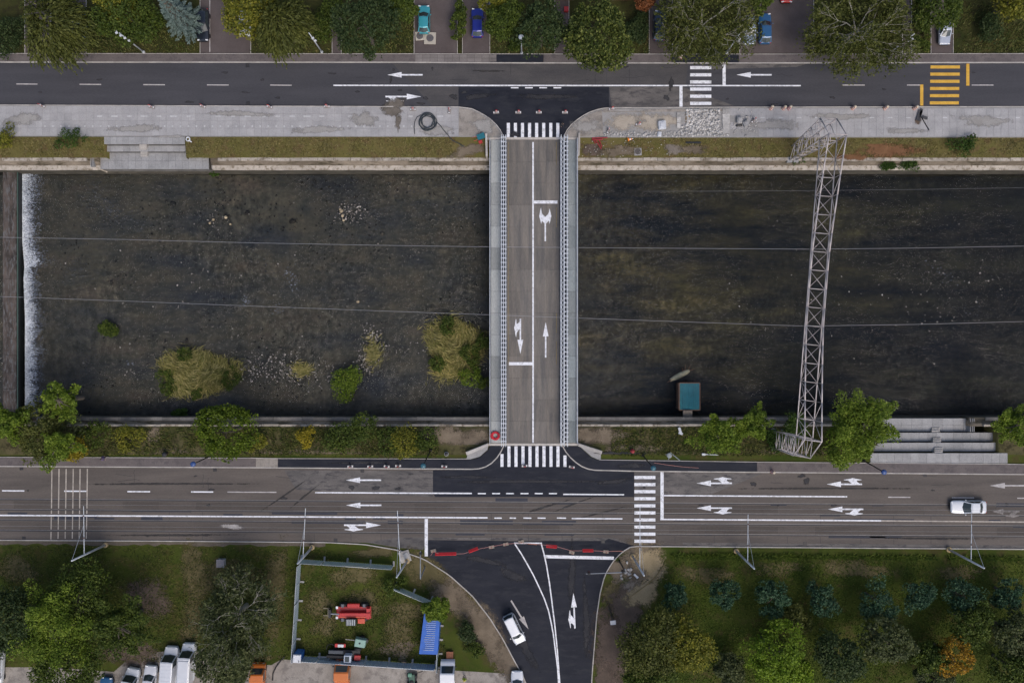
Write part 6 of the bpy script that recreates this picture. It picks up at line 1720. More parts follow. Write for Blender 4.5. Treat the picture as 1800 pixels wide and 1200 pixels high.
# pallet bench
bn = thing('timber_stack', 'reddish brown stack of planks beside the white truck', 'planks', (P(791, 1152, 0).x, P(791, 1152, 0).y, .02), 0)
for k in range(4): MB().box((-.36 + k * .24, 0, .42), (.21, 1.5, .05)).build('plank', plain('red_brown_timber', (.22, .085, .045), .8, 0, .25, 2), bn)
for y in (-.6, .6): MB().box((0, y, .2), (.95, .1, .39)).build('bearer', M_brn, bn)

# ---- poles
def lamp(label, base, top, arm=None, heads=2, mat=None, cat='street lamp', hcol=None, h=7.0):
    b = P(*base, 0); tp = P(*top, h); tp = Vector((b.x + (tp.x - b.x) * 1.0, b.y + (tp.y - b.y) * 1.0, h))
    t = thing('street_lamp', label, cat, (b.x, b.y, 0)); m_ = mat or M_steel
    q = MB(); q.tube(b, tp, .11, .065, 8); q.build('pole', m_, t, world=True, smooth=True)
    MB().lathe((b.x, b.y, 0), [(.2, 0), (.2, .25), (.13, .4)], 10).build('base', m_, t, world=True)
    if heads == 1:
        MB().lathe((tp.x, tp.y, h - .1), [(.1, 0), (.34, .1), (.36, .3), (.2, .42)], 12).build('lamp_head', hcol or M_steel, t, world=True, smooth=True)
    else:
        for k in range(heads):
            f = .72 + .13 * k; c = b.lerp(tp, f)
            MB().box((c.x + .35 - .1 * k, c.y - .3, c.z), (.32, .22, .16), .4).build('floodlight', plain('white_fitting', (.55, .57, .6), .4), t, world=True)
            MB().tube((c.x, c.y, c.z), (c.x + .35 - .1 * k, c.y - .3, c.z), .04, n=5).build('bracket', m_, t, world=True)
    return t
lamp('grey lamp post with small floodlights left of the blue spruce', (253, 92), (209.5, 58), heads=4)
lamp('grey lamp post with small floodlights under the second willow', (566, 92), (543, 58), heads=2)
lamp('thin white lamp post beside the blue green conifer', (917, 94), (916, 66), heads=1, h=6.5)
lamp('grey lamp post with floodlight under the bare branches near the crossing', (1277, 93), (1300, 60), heads=2)
lamp('grey lamp post with floodlight left of the silver car', (1562, 94), (1607, 60), heads=2)
M_bluehead = plain('blue_lamp_hood', (.035, .075, .22), .4); M_tealhead = plain('teal_lamp_hood', (.03, .11, .15), .4)
lamp('dark lamp post with a blue hood beside the round tree', (374, 799), (340, 815), heads=1, mat=M_dark, hcol=M_bluehead, h=7.5)
lamp('dark lamp post with a blue hood over the black footway left of the bridge', (757, 791), (744, 818), heads=1, mat=M_dark, hcol=M_tealhead, h=8)
lamp('dark lamp post with a teal hood by the white crossing right of the bridge', (1130, 800), (1148, 822), heads=1, mat=M_dark, hcol=M_tealhead, h=7.5)
lamp('dark lamp post with a blue hood under the large feathery tree', (1518, 809), (1553, 829), heads=1, mat=M_dark, hcol=M_bluehead, h=7.5)

def mast(label, base, top, arm0, arm1, h=8.6):
    b = P(*base, 0); tp = P(*top, h); tp = Vector((tp.x, tp.y, h))
    t = thing('tram_mast', label, 'mast', (b.x, b.y, 0))
    q = MB(); q.tube(b, tp, .17, .11, 8); q.build('pole', M_steel, t, world=True, smooth=True)
    MB().lathe((b.x, b.y, -.05), [(.38, 0), (.38, .3), (.2, .36)], 10).build('footing', M_dry_conc, t, world=True)
    ha = 5.6; a0, a1 = P(*arm0, ha), P(*arm1, ha)
    f = min(1, ha / h); c = b.lerp(tp, f)
    MB().tube(c, a1, .055, .045, 6).build('arm', M_steel, t, world=True)
    MB().tube(tp, c.lerp(a1, .62), .022, n=4).build('stay_wire', M_steel, t, world=True)
    for u in (.35, .8): 
        e = c.lerp(a1, u); MB().lathe((e.x, e.y, ha - .02), [(.06, 0), (.09, .08), (.09, .2), (.05, .28)], 8).build('insulator', plain('brown_insulator', (.12, .06, .05), .3), t, world=True)
M_dry_conc = plain('ochre_concrete', (.36, .27, .15), .9, 0, .25)
mast('grey tram mast leaning over the grass at the left, arm across the old crossing', (186, 957), (126, 985), (147, 974), (147, 889))
mast('grey tram mast at the upper left corner of the yard fence', (549, 961), (523, 990), (533, 982), (537, 893))
mast('grey tram mast on a pale base at the upper right corner of the yard', (716, 985), (697, 1014), (702, 1000), (698.5, 897))
mast('grey tram mast on the sand heap beside the crossing', (1112, 977), (1132, 1011), (1125, 1005), (1125, 890))
mast('grey tram mast on the grass right of the crossing', (1294, 968), (1326, 999), (1315, 985), (1315, 904))
mast('grey tram mast on the grass nearest the white sedan', (1667, 965), (1730, 998), (1708, 984), (1708, 903))
for y in (886, 924):
    w = MB(); w.path([P(x, y + .006 * x, 5.5) for x in (-200, 147, 536, 700, 1125, 1315, 1708, 2000)], .010, 4)
    tag(w.build('contact_wire', plain('wire_metal', (.5, .5, .52)), None), 'thin tram contact wire over the ' + ('upper' if y == 886 else 'lower') + ' pair of rails', 'wire')

def signal(label, base, arm_end, heads, mat=M_dark, h=5.6, tip=None):
    b = P(*base, 0); e = P(*arm_end, h); t = thing('traffic_signal', label, 'traffic light', (b.x, b.y, 0))
    top = Vector((b.x, b.y, h)); MB().tube(b, top, .11, .08, 8).build('pole', mat, t, world=True)
    MB().tube(top, e, .08, .05, 8).build('arm', tip or mat, t, world=True)
    for f in heads:
        c = top.lerp(e, f); q = MB().box((c.x, c.y, c.z - .3), (.34, .3, .95)); hd = q.build('signal_head', M_black, t, world=True, bevel=.04)
        MB().box((c.x, c.y + .16, c.z - .3), (.24, .03, .8)).build('lens_panel', plain('dark_lens', (.03, .03, .03), .2), hd, world=True)
signal('dark traffic light mast with a long arm over the right lane of the side road', (1089, 985), (1030, 1008), (.05, .92), M_dark, tip=plain('grey_arm', (.2, .22, .25), .4))
signal('dark traffic light mast with an arm reaching to the tram road', (747, 996), (739, 968), (.9,), plain('grey_arm', (.2, .22, .25)))
# sign post with a small plate
sg = thing('sign_post', 'leaning dark post with a small pale plate in the bare soil beside the side road', 'sign', (P(1070, 1058, 0).x, P(1070, 1058, 0).y, 0))
b0, t0 = P(1070, 1058, 0), P(1077, 1093, 4.2); MB().tube(b0, t0, .05).build('post', M_dark, sg, world=True); MB().box((t0.x + .05, t0.y - .05, 4.2), (.75, .55, .10), .1).build('plate', plain('pale_plate', (.4, .42, .46), .5), sg, world=True)
sg = thing('sign_post', 'dark post with a black board lying over the promenade by the yellow crossing', 'sign', (P(1615, 205, 0).x, P(1615, 205, 0).y, .12))
MB().tube(P(1616, 200, .15), P(1633, 229, 2.4), .07).build('post', M_dark, sg, world=True)
for (a, b_, w_, h_) in ((1616, 203, .55, 1.5), (1626, 207, .7, .4), (1619, 197, .3, .9)):
    q = P(a, b_, .3); MB().box((q.x, q.y, .3), (w_, h_, .12), -.3).build('board', plain('dark_board', (.05, .05, .055), .7), sg, world=True)
soft_patch('dark_soil', 1614, 212, 7, 10, 0, M_dirtd, z=.135)

# ---- barriers, cones, beacons
M_rs = plain('red_sheeting', (.45, .03, .025), .4); M_ws = plain('white_sheeting', (.62, .62, .64), .4); M_blk = plain('recycled_block', (.20, .18, .17), .85, 0, .2)
M_os = plain('orange_plastic', (.55, .15, .03), .45); M_cy = plain('cream_plastic', (.55, .47, .36), .5)
BC = None
def beacon(label, px, py, rz=0.0, z=.012, base=True, col=None, hgt=1.05):
    p = P(px, py, z); t = thing('traffic_beacon', label, 'beacon', (p.x, p.y, z), rz, 'red and white beacons on blocks')
    MB().box((0, 0, .07), (.85, .38, .14)).build('base', M_blk if col is None else col, t, bevel=.03)
    for x in (-.3, .3): MB().box((x, 0, .15), (.16, .2, .05)).build('base_grip', M_ws, t)
    for k in range(4): MB().box((.06, 0, .24 + k * hgt / 4), (.26, .05, hgt / 4)).build('stripe', M_rs if k % 2 else M_ws, t)
    return t
for a in [('beacon on the black approach, the leftmost of four above the bridge crossing', 872, 198, .1), ('beacon on the black approach, second from the left above the bridge crossing', 911, 198, 0), ('beacon on the black approach, third from the left above the bridge crossing', 947, 198, 0), ('beacon on the black approach, the rightmost of four above the bridge crossing', 993, 198, 0),
          ('leftmost beacon on the north promenade kerb', 75, 186.5, -.4), ('beacon on the promenade kerb above the left terrace', 267, 188.5, -.2), ('beacon on the promenade kerb right of the left terrace', 357, 187.5, -.3), ('beacon with pale base on the kerb left of the mud stain', 474, 188.5, -.2), ('beacon on the kerb nearest the mud stain on its left', 575, 188, 0),
          ('dull beacon on the promenade above the hose coil', 726, 193, 0), ('dull beacon standing sideways right of the hose coil', 790, 195, 1.4),
          ('beacon at the right corner of the black bridge approach', 1075, 192, .1), ('beacon standing on the sand inside the dug up promenade', 1122, 219, .1), ('beacon at the left edge of the dug up promenade', 1069, 230, 1.2), ('beacon at the right end of the rubble stones', 1324, 212, .9)]:
    beacon(a[0], a[1], a[2], a[3], .13 if a[2] > 199 or a[1] < 800 or a[1] > 1050 else .012)
for a in [('beacon base on the black footway, leftmost of the row', 616, 819), ('beacon base on the black footway, second of the row', 651, 819), ('beacon base on the black footway, third of the row', 680, 819), ('beacon base on the black footway, fourth of the row', 700, 818), ('beacon base on the black footway nearest the bridge', 781, 819), ('block at the lower edge of the south bridge crossing near its left', 922, 818), ('beacon at the right end of the south bridge crossing', 1005, 820)]:
    beacon(a[0] + (' left of the bridge' if a[1] < 800 else ''), a[1], a[2], rng.uniform(-.2, .2), .13 if a[1] < 800 else .012)
def drum(label, px, py, red=False):
    p = P(px, py, .3); t = thing('traffic_drum', label, 'traffic drum', (p.x, p.y, .01), rng.uniform(0, 6), 'orange drums along the kerb')
    MB().box((0, 0, .05), (.62, .55, .09)).build('base', M_black, t, bevel=.02)
    for k in range(5):
        r0, r1 = .27 - k * .018, .27 - (k + 1) * .018
        MB().lathe((0, 0, .10 + k * .18), [(r0, 0), (r1, .178)], 14).build('band', (M_os if k % 2 == 0 else M_ws) if not red else (M_rs if k % 2 == 0 else M_ws), t)
    MB().lathe((0, 0, 1.0), [(.19, 0), (.12, .06), (.05, .08)], 12).build('cap', M_cy, t)
for l, a, b, r in (('drum on the kerb just left of the gantry, first of three', 1355.5, 190, 0), ('drum on the kerb left of the gantry, middle of three', 1378, 190, 0), ('reddish drum on the kerb nearest the gantry', 1387.5, 190, 1), ('orange drum on the kerb right of the gantry', 1500, 190, 0), ('orange drum on the kerb midway to the yellow crossing', 1556.5, 190, 0), ('orange drum on the kerb by the yellow stop line', 1608.5, 190, 0), ('small orange drum on the black footway patch under the bare branches', 1196, 101, 0), ('reddish drum on the footway kerb right of the south gantry leg', 1358, 829, 1)):
    drum(l, a, b, bool(r))
# taped barrier across the side road
pts = [(757, 976), (762, 969), (775, 974), (815, 972.5), (845, 963.5), (864, 960), (889, 955.5), (916, 953.5), (955, 957), (980, 960.5), (1005, 967.5), (1040, 967), (1066, 968.5), (1095, 968)]
br = thing('tape_barrier', 'red and white tape barrier strung between blocks across the side road mouth', 'barrier', (P(905, 958, 0).x, P(905, 958, 0).y, .02))
q = MB(); q.path([P(a, b, .75) for a, b in pts], .035, 5); q.build('tape', plain('striped_tape', (.42, .20, .18), .5), br, world=True)
def banner(a, b):
    A, B = P(*a, .75), P(*b, .75); d = (B - A); m_ = (A + B) / 2
    mb = MB(); mb.box((0, 0, 0), (d.length, .12, .42), 0); mb.v = [tuple(Matrix.Translation(m_) @ Matrix.Rotation(math.atan2(d.y, d.x), 4, 'Z') @ Matrix.Rotation(R(48), 4, 'X') @ Vector(v)) for v in mb.v]
    mb.build('banner', plain('red_mesh_banner', (.58, .02, .025), .6), br, world=True)
for a in (((765, 973.5), (802, 972.5)), ((824, 969), (840, 963)), ((960, 959), (979, 960.5)), ((1024, 967), (1043, 967))): banner(*a)
for a in (((928, 955), (944, 956.5)), ((1075, 968), (1092, 968))):
    A, B = P(*a[0], .7), P(*a[1], .7); MB().tube(A, B, .07, n=6).build('barrier_bar', plain('brown_bar', (.25, .10, .05), .6), br, world=True)
for k, (a, b) in enumerate(((762, 967), (864, 960.5), (889, 955.5), (916, 951), (1005, 970), (1065, 968.5))):
    c = P(a, b, 0); MB().box((c.x, c.y, .09), (.75, .42, .16), rng.uniform(-.3, .3)).build('block', plain('tan_block', (.26, .22, .18), .85), br, world=True, bevel=.02)
    MB().tube((c.x, c.y, .1), (c.x, c.y, .95), .04, n=6).build('stake', M_rs, br, world=True)

# hose coil and other small things on the promenade
hc = thing('hose_coil', 'large coil of dark hose lying on the promenade', 'hose', (P(752, 215, 0).x, P(752, 215, 0).y, .13))
q = MB(); pp = []
for k in range(150):
    a = k * .21; r = 1.02 + .24 * math.sin(k * .05) + .05 * math.sin(k * .7); pp.append(Vector((hc.location.x + r * math.cos(a) , hc.location.y + r * math.sin(a), .20 + .0016 * k + .03 * math.sin(k * 1.3))))
q.path(pp, .062, 6); q.build('loops', plain('slate_hose', (.03, .04, .048), .5), hc, world=True)
q = MB(); q.path([P(a, b, .19) for a, b in ((767, 214), (774, 221), (780, 229), (786, 236), (795, 247), (806, 252), (815, 258))], .055, 6); q.build('tail', plain('slate_hose', (.03, .04, .048)), hc, world=True)
q = MB(); q.path([P(a, b, .19) for a, b in ((740, 202), (733, 206), (729, 214), (728, 224), (729, 236))], .05, 6); q.build('loose_end', plain('slate_hose', (.03, .04, .048)), hc, world=True)
ri = thing('hose_reel', 'coil of bright red hose on the left footway at the south end of the bridge', 'hose', (P(871, 765, 0).x, P(871, 765, 0).y, .11))
q = MB(); pp = []
for k in range(120):
    a = k * .32; r = .48 + .12 * math.sin(k * .9); pp.append(Vector((r * math.cos(a), r * math.sin(a), .06 + .0022 * k)))
q.path(pp, .06, 6); q.build('loops', plain('red_hose', (.55, .01, .03), .4), ri)
q = MB(); q.path([(-.5, -.5, .05), (-.72, -.2, .05), (-.72, .4, .05)], .035, 6); q.build('loose_end', plain('red_hose', (.55, .01, .03)), ri)
def cover(label, px, py, w, rz, m=M_conc, lid=None, z=.02, r=.36):
    p = P(px, py, z); t = thing('manhole_cover', label, 'manhole', (p.x, p.y, z), rz)
    MB().box((0, 0, .08), (w, w, .16)).build('frame', m, t, bevel=.03)
    MB().lathe((0, 0, .165), [(w * r * 1.15, 0), (w * r * 1.15, .015), (w * r, .02), (w * r * .98, .035)], 20).build('lid', lid or plain('iron_lid', (.13, .12, .125), .6, .4), t)
    MB().box((0, 0, .205), (.2, .05, .015)).build('handle', M_dark, t)
cover('square concrete manhole with a grey lid, right one below the teal car', 756, 68, 1.65, -.03, surf('tan_concrete', (.36, .33, .28), (.46, .42, .36), .7, 8, .85, .1), z=.014, r=.27)
cover('square concrete manhole with a tan rim, left one below the teal car', 738, 64, 1.2, .08, surf('tan_concrete', (.36, .33, .28), (.46, .42, .36)), z=.014)
cover('pale square manhole ring on the grass verge right of the bridge', 1121, 267, 1.05, .03, M_conc, plain('dark_lid', (.09, .08, .075), .8), -.3)
bx = thing('utility_box', 'grey concrete box with a lid in the grass by the left tree', 'box', (P(391, 987, 0).x, P(391, 987, 0).y, 0))
MB().box((0, 0, .4), (1.0, 1.0, .8)).build('body', M_conc, bx); MB().box((0, 0, .84), (1.1, 1.1, .1)).build('lid', plain('grey_lid', (.24, .22, .23), .8), bx); MB().box((0, .48, .45), (.05, .06, .6)).build('hinge', M_dark, bx)
# white ring by terrace
rg = thing('drain_ring', 'small white ring with a pipe stub at the upper right of the left terrace', 'pipe', P(331, 245, -.05))
q = MB()
for k in range(16): a0, a1 = k * .3927, (k + 1) * .3927; q.tube((.26 * math.cos(a0), .26 * math.sin(a0), .1), (.26 * math.cos(a1), .26 * math.sin(a1), .1), .09, n=6)
q.build('ring', plain('white_pipe', (.62, .64, .68), .5), rg); MB().tube((.2, -.2, .1), (.5, -.42, .1), .09).build('stub', plain('white_pipe', (.62, .64, .68)), rg)
# red trestle by the bridge
tr_ = thing('trestle', 'red folding trestle lying at the right corner of the bridge', 'trestle', P(1052, 250, 0))
for a, b in (((1041, 243), (1068, 242)), ((1041, 246), (1060, 245)), ((1047, 246), (1057, 262)), ((1053, 246), (1058, 258)), ((1041, 243), (1047, 252))): MB().tube(P(*a, .1), P(*b, .3), .085, n=6).build('leg', plain('dark_red_paint', (.30, .025, .035), .5), tr_, world=True)
# orange jackets / cones pile
cp_ = thing('traffic_cone', 'orange traffic cone lying on its side at the verge edge', 'cone', P(1104, 245.5, .1), .2)
Mx = Matrix.Rotation(R(90), 4, 'Y')
for k in range(4): MB().lathe((0, 0, k * .19), [(.22 - k * .045, 0), (.22 - (k + 1) * .045, .188)], 12, 0, Mx).build('band', plain('bright_orange', (.75, .22, .02), .45) if k % 2 == 0 else M_ws, cp_)
MB().box((-.03, 0, 0), (.06, .5, .5)).build('base', plain('bright_orange', (.75, .22, .02)), cp_)
# teal and red tarpaulin bag
wb = thing('wheelbarrow', 'wheelbarrow with a teal tray and red frame beside the bridge corner', 'wheelbarrow', P(845, 242, 0), .35)
MB().hexa([Vector((-.3, -.25, .3)), Vector((.35, -.25, .3)), Vector((.35, .25, .3)), Vector((-.3, .25, .3))], [Vector((-.5, -.38, .62)), Vector((.6, -.4, .62)), Vector((.6, .4, .62)), Vector((-.5, .38, .62))]).build('tray', plain('teal_plastic', (.01, .13, .17), .5), wb)
for y in (-.28, .28): MB().tube((.5, y * .4, .25), (-1.1, y, .55), .035, n=5).build('handle', plain('red_tube', (.4, .03, .03), .5), wb)
wheel(wb, .75, 0, .2, .1)
MB().box((-.25, -.62, .2), (.5, .4, .35)).build('toolbox', plain('red_tube', (.4, .03, .03)), wb)
# dug-up promenade: rubble stones (mass), lifted slabs and heaps
soft_patch('sand_bed', 1098, 214, 42, 18, 0, surf('bed_sand', (.33, .285, .23), (.43, .38, .32), .5, 7, .95, .2, soft=True, seed=15), z=.146)
sand = soft_patch('sand_bed', 1155, 214, 50, 18, 0, surf('bed_sand', (.33, .285, .23), (.43, .38, .32), .5, 7, .95, .2, soft=True, seed=15), z=.150)
soft_patch('sand_bed', 1210, 207, 9, 13, 0, surf('ochre_sand', (.22, .14, .06), (.32, .22, .11), .5, 7, .95, .2, soft=True, seed=16), z=.158)
def rub(n, x0, x1, y0, y1, smin, smax, m_, nm):
    x = (NR.uniform(x0, x1, n) - 900) / S; y = (600 - NR.uniform(y0, y1, n)) / S
    return stones(nm, x, y, np.full(n, .16), NR.uniform(smin, smax, n), m_, .45)
M_rub = surf('rubble_stone', (.34, .33, .32), (.52, .50, .48), 1.2, 6, .85, .2, island=.3)
rub(420, 1206, 1264, 193, 228, .10, .24, M_rub, 'rubble_stones'); rub(160, 1196, 1280, 222, 240, .10, .2, M_rub, 'rubble_stones'); rub(130, 1062, 1200, 232, 241, .06, .16, M_rub, 'rubble_stones'); rub(60, 1288, 1330, 205, 236, .06, .16, M_rub, 'rubble_stones'); rub(60, 1180, 1345, 192, 240, .04, .13, M_rub, 'rubble_stones')
rub(90, 1020, 1180, 246, 276, .03, .10, M_pstone, 'verge_rubble')
SL = [(1276, 196, 1.0, .7), (1276, 204.5, 1.0, .62), (1276, 213, 1.05, .7), (1276, 222, .95, .75), (1276, 231, 1.0, .7), (1192.5, 202, .55, .6), (1193, 211, .5, .8), (1193, 221, .5, .7)]
sm = MB().box((0, 0, .06), (1, 1, .12)).mesh('stone_slab', M_rub)
for (a, b, w_, h_) in SL:
    p = P(a, b, .14); o = link('stone_slab', sm, None, (p.x, p.y, .13), rng.uniform(-.06, .06)); o.scale = (w_, h_, 1)
    tag(o, 'pale stone slab in the upright row ' + ('right' if a > 1250 else 'left') + ' of the loose rubble stones', 'slab', 'slabs right of the rubble' if a > 1250 else 'slabs left of the rubble')
def bag(label, px, py, w, h, z, col, rz=0):
    p = P(px, py, .2); t = thing('rubble_bag', label, 'bag', (p.x, p.y, .12), rz)
    b = MB(); b.hexa([Vector((-w / 2, -h / 2, 0)), Vector((w / 2, -h / 2, 0)), Vector((w / 2, h / 2, 0)), Vector((-w / 2, h / 2, 0))], [Vector((-w * .52, -h * .5, z)), Vector((w * .48, -h * .53, z * .9)), Vector((w * .5, h * .5, z)), Vector((-w * .47, h * .5, z * .85))]); b.build('body', col, t, bevel=.12)
    MB().box((0, 0, z + .02), (w * .5, h * .45, .08)).build('top_flap', col, t, bevel=.03)
M_bag = plain('white_bag', (.5, .52, .56), .7, 0, .2)
bag('white bulk bag standing on the sand bed, left of the ochre sand', 1163, 221, 1.1, 1.2, .7, M_bag, .1); bag('small white bag below the bulk bag on the sand', 1159, 236, .6, .7, .3, M_bag)
bag('pale stone block right of the rubble, the upper one', 1299, 212, .75, .9, .6, M_conc); bag('pale round topped bag right of the upper stone block', 1310.5, 218, .85, .8, .55, M_conc, .5); bag('dark grey kerb block lying below the upper pale stone block', 1299, 221, .9, .3, .25, M_dark)
for (l, pts) in (('dark plank lying on the verge below the rubble stones', [(1205, 251), (1232, 251.5)]), ('dark cable lying in the grass at the lower left of the parking lot', None)):
    if pts:
        a, b = P(*pts[0], -.1), P(*pts[1], -.1); o = MB().box(((a.x + b.x) / 2, (a.y + b.y) / 2, .02), ((b - a).length, .22, .12)).build('plank', M_dark); tag(o, l, 'plank')
q = MB(); q.path([P(a, b, .06) for a, b in ((500, 1153), (494, 1160), (486, 1170), (480, 1182), (479, 1195))], .09, 6); tag(q.build('drain_hose', M_black), 'thick black hose lying on the concrete left of the yard fence', 'hose')
wbox = thing('cardboard_sheet', 'white scrap lying on the south bank grass right of the bridge', 'scrap', P(1195, 757, -.1)); MB().box((0, .1, .05), (.35, .8, .05), .3).build('sheet', M_bag, wbox); MB().box((.1, -.35, .06), (.6, .3, .05), -.3).build('torn_corner', M_bag, wbox)
# small things by the south footway
pb = thing('fire_hydrant', 'short red stand on the bare soil right of the bridge', 'hydrant', P(1111, 792, 0)); MB().lathe((0, 0, 0), [(.3, 0), (.3, .1), (.2, .14), (.2, .6), (.27, .64), (.25, .76), (.1, .84)], 12).build('body', plain('dark_red', (.25, .015, .02), .5), pb); MB().box((0, 0, .5), (.62, .14, .14)).build('outlet', plain('dark_red', (.25, .015, .02)), pb)
pb = thing('litter_bin', 'dark bin on the bare soil left of the round tree', 'bin', P(293, 797, 0)); MB().lathe((0, 0, 0), [(.27, 0), (.32, .8), (.34, .84), (.30, .86)], 12).build('body', plain('brown_bin', (.035, .025, .025), .6), pb); MB().lathe((0, 0, .87), [(.32, 0), (.2, .12), (.04, .15)], 12).build('lid', M_dark, pb)
pb = thing('fire_bollard', 'dark round bollard on the bare soil left of the bridge', 'bollard', P(785, 797, 0)); MB().lathe((0, 0, 0), [(.3, 0), (.3, .3), (.26, .5), (.1, .56)], 12).build('post', M_dark, pb); MB().lathe((0, 0, .3), [(.31, 0), (.31, .08)], 12).build('band', M_ws, pb)
pb = thing('cable_spool', 'grey jumble of pipe fittings on the bank by the right black footway', 'fittings', P(1176, 801, 0))
for a, b in (((-.5, .2, .1), (.3, .5, .15)), ((-.1, -.5, .1), (.2, .6, .12)), ((.3, .4, .1), (1.6, -.7, .1))): MB().tube(a, b, .07, n=6).build('pipe', plain('grey_fittings', (.22, .25, .26), .5), pb)
MB().lathe((0, .1, 0), [(.36, 0), (.36, .3), (.25, .34)], 12).build('drum', plain('grey_fittings', (.22, .25, .26)), pb)
pb = thing('fallen_lamp_post', 'grey lamp column lying on the bank edge left of the feathery tree', 'pole', P(1250, 799, 0)); MB().tube((-.9, .1, .12), (1.0, 0, .12), .09, .06).build('pole', M_steel, pb); MB().box((-1.1, .1, .16), (.5, .35, .2)).build('lamp_head', M_steel, pb, bevel=.05)
q = MB(); q.path([P(a, b, .25) for a, b in ((1150, 813), (1175, 817), (1200, 820), (1228, 822))], .03, 5); tag(q.build('barrier_tape', plain('striped_tape', (.42, .2, .18))), 'red and white tape stretched along the right black footway', 'tape')
pb = thing('stone_pile', 'small heap of broken stones at the corner of the side road', 'stones', P(1104, 1003, 0))
for k in range(14):
    o = MB().lathe((0, 0, 0), [(.13, -.08), (.2, 0), (.15, .12), (.03, .15)], 7).build('stone', M_rub, pb); o.location = (rng.gauss(0, .45), rng.gauss(0, .5), .05); o.scale = (rng.uniform(.6, 1.5), rng.uniform(.6, 1.4), 1); o.rotation_euler = (0, 0, rng.uniform(0, 6))
pp = thing('pipe_offcut', 'short white pipe lying at the foot of the sand heap', 'pipe', P(1117.5, 1010.5, 0)); MB().tube((-.25, .2, .14), (.2, -.25, .14), .15, n=10).build('tube', plain('white_pipe', (.62, .64, .68)), pp); MB().tube((.2, -.25, .14), (.27, -.32, .14), .18, n=10).build('collar', plain('white_pipe', (.62, .64, .68)), pp)
for (l, pl_) in (('thin dark cable trench line curling beside the sand heap', [(1085, 985), (1092, 992), (1098, 1002), (1104, 1010)]), ('thin yellowish hose crossing the sand heap', [(1168, 992), (1155, 1010), (1140, 1025), (1120, 1040), (1105, 1050)]), ('dark bent stake line in the soil beside the sign post', [(1068, 1062), (1074, 1078), (1080, 1092)])):
    q = MB(); q.path([P(a, b, .08) for a, b in pl_], .05, 5); tag(q.build('cable', M_dark if 'dark' in l else plain('ochre_hose', (.2, .15, .06), .7)), l, 'cable')
pb = thing('gate_block', 'pale concrete foundation at the foot of the mast at the yard corner', 'foundation', P(712, 977, 0)); MB().box((0, 0, .1), (1.5, 1.6, .3), .3).build('block', surf('rough_concrete', (.3, .28, .26), (.42, .4, .37), 1, 6, .9, .3), pb); MB().box((.2, .2, .3), (.7, .7, .15), .6).build('plinth', M_conc, pb)
rb = thing('garage', 'teal roofed garage at the top edge beside the conifer', 'garage', P(990, -14, 0))
MB().box((0, 0, 1.2), (3.0, 2.3, 2.4)).build('wall', surf('garage_wall', (.3, .25, .22), (.38, .32, .28), 1, 6, .9, .1), rb); MB().box((0, .1, 2.47), (3.3, 2.5, .12)).build('roof', M_teal, rb); MB().box((0, -1.17, 1.0), (2.4, .06, 1.9)).build('door', M_brn, rb)
rb = thing('garage', 'teal roofed garage at the top edge behind the big round tree', 'garage', P(1094, -14, 0))
MB().box((0, 0, 1.2), (3.0, 2.3, 2.4)).build('wall', surf('garage_wall', (0, 0, 0), (0, 0, 0)), rb); MB().box((0, .1, 2.47), (3.3, 2.5, .12)).build('roof', M_teal, rb); MB().box((0, -1.17, 1.0), (2.4, .06, 1.9)).build('door', M_brn, rb)
rs = thing('ride_on_toy', 'small bright red box by the path beside the big round tree', 'box', P(995, 19, 0)); MB().box((0, 0, .3), (.6, .6, .55)).build('body', C_red, rs, bevel=.06); MB().box((0, 0, .6), (.64, .64, .07)).build('lid', C_red, rs)

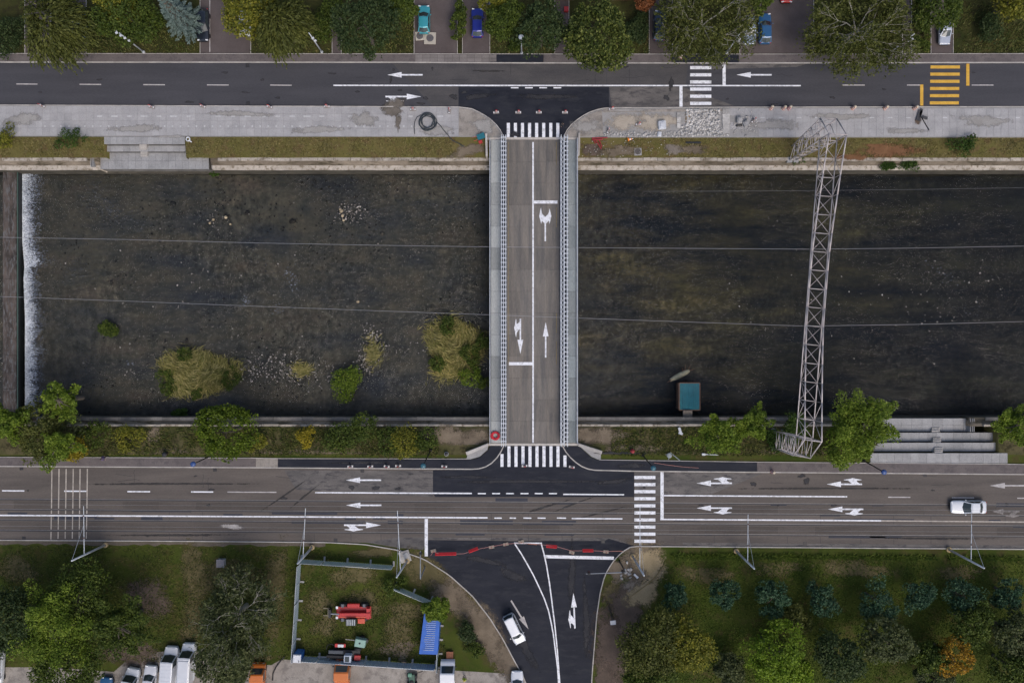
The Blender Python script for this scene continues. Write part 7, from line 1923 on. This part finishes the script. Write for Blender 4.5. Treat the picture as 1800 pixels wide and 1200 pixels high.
# ---- people
def person(label, px, py, rz, top, legs, hair, stride=.25):
    p = P(px, py, .0); h = 1.74
    vs = [(0, 0, .95), (0, 0, 1.18), (0, 0, 1.40), (.02, 0, 1.52), (.04, 0, 1.64), (.035, 0, 1.74)]
    rr = [.15, .145, .15, .06, .10, .085]
    ed = [(0, 1), (1, 2), (2, 3), (3, 4), (4, 5)]
    def add(par, pts, rads):
        last = par
        for q, r_ in zip(pts, rads):
            vs.append(q); rr.append(r_); ed.append((last, len(vs) - 1)); last = len(vs) - 1
        return last
    for s_ in (1, -1):
        add(0, [(s_ * stride * .2, s_ * .10, .86), (s_ * stride * .6, s_ * .11, .49), (s_ * stride - .06, s_ * .11, .09), (s_ * stride + .10, s_ * .12, .05)], [.10, .075, .05, .045])
        e = add(2, [(0, s_ * .20, 1.38), (-s_ * .10, s_ * .27, 1.12), (-s_ * .06 + .08, s_ * .26, .90), (-s_ * .04 + .12, s_ * .25, .82)], [.075, .052, .042, .035])
        for f in range(5):
            add(e, [(-s_ * .04 + .13 + .012 * f, s_ * (.25 + (.03 if f == 0 else 0)) + (f - 2) * .008, .76 - (.02 if f in (1, 2, 3) else 0)), (-s_ * .04 + .145 + .012 * f, s_ * .245 + (f - 2) * .008, .72)], [.012, .009])
    me = bpy.data.meshes.new('person'); me.from_pydata(vs, ed, []); o = bpy.data.objects.new('person', me); COL.objects.link(o)
    sk = o.modifiers.new('skin', 'SKIN'); su = o.modifiers.new('sub', 'SUBSURF'); su.levels = 1; su.render_levels = 1
    for i, d_ in enumerate(me.skin_vertices[0].data): d_.radius = (rr[i], rr[i] * (1.35 if i in (1, 2) else 1)); d_.use_root = (i == 0)
    dg = bpy.context.evaluated_depsgraph_get(); nm = bpy.data.meshes.new_from_object(o.evaluated_get(dg)); o.modifiers.clear(); o.data = nm
    nm.materials.clear()
    for m_ in (plain('skin', (.42, .26, .19), .6), top, legs, M_black): nm.materials.append(m_)
    for f in nm.polygons:
        c = f.center
        f.material_index = 3 if c.z < .10 else 2 if c.z < .93 and abs(c.y) < .215 else 1 if (c.z < 1.49 and (abs(c.y) < .2 or c.z > .90)) else 0
        f.use_smooth = True
    hb = MB(); hb.lathe((.02, 0, 1.66), [(.125, -.02), (.12, .07), (.09, .13), (.03, .155)], 12); hb.build('hair', hair, o, smooth=True)
    f_ = MB(); f_.box((.145, 0, 1.64), (.03, .025, .04)); f_.build('nose', plain('skin', (.42, .26, .19)), o)
    for y in (-.04, .04): MB().box((.135, y, 1.67), (.012, .025, .014)).build('eye', M_dark, o)
    o.location = (p.x, p.y, .02); o.rotation_euler = (0, 0, rz)
    return tag(o, label, 'person')
person('person in dark clothes walking at the right end of the north bridge crossing', 987, 222, -.9, plain('black_jacket', (.02, .02, .025), .8), plain('dark_trousers', (.03, .03, .04), .8), plain('dark_hair', (.02, .015, .012), .7))
person('worker in a yellow hi-vis vest standing at the bottom edge beside the yard fence', 817, 1187, 1.2, plain('hi_vis_vest', (.45, .55, .03), .6), plain('dark_trousers', (.03, .03, .04)), plain('yellow_helmet', (.5, .4, .03), .4), .05)
person('person in purple clothes on the south footway beside the left bank', 188, 803, 0, plain('purple_jacket', (.10, .07, .16), .8), plain('dark_trousers', (.03, .03, .04)), plain('dark_hair', (.02, .015, .012)))
# drains in the roads
for k, (a, b, l) in enumerate(((42, 945.5, 'road drain by the lower kerb at the left'), (38, 822.5, 'road drain by the upper kerb under the left bank trees'), (378, 825, 'road drain below the round tree'), (637, 827, 'road drain above the upper left arrow'), (590, 949, 'road drain where the side road kerb begins'), (1626, 834.5, 'road drain below the terrace'), (1415, 955, 'road drain by the lower kerb under the third mast'), (435, 115.5, 'road drain by the upper kerb at the yellow green tree'), (436, 182, 'road drain by the promenade kerb below it'), (1060, 951, 'road drain at the mouth of the side road'))):
    p = P(a, b, 0); t = thing('road_drain', l, 'drain', (p.x, p.y, .024)); MB().box((0, 0, .008), (.5, .5, .016)).build('frame', M_dark, t)
    for j in range(5): MB().box((-.16 + j * .08, 0, .021), (.03, .4, .012)).build('bar', plain('iron_bar', (.08, .07, .07), .6, .5), t)
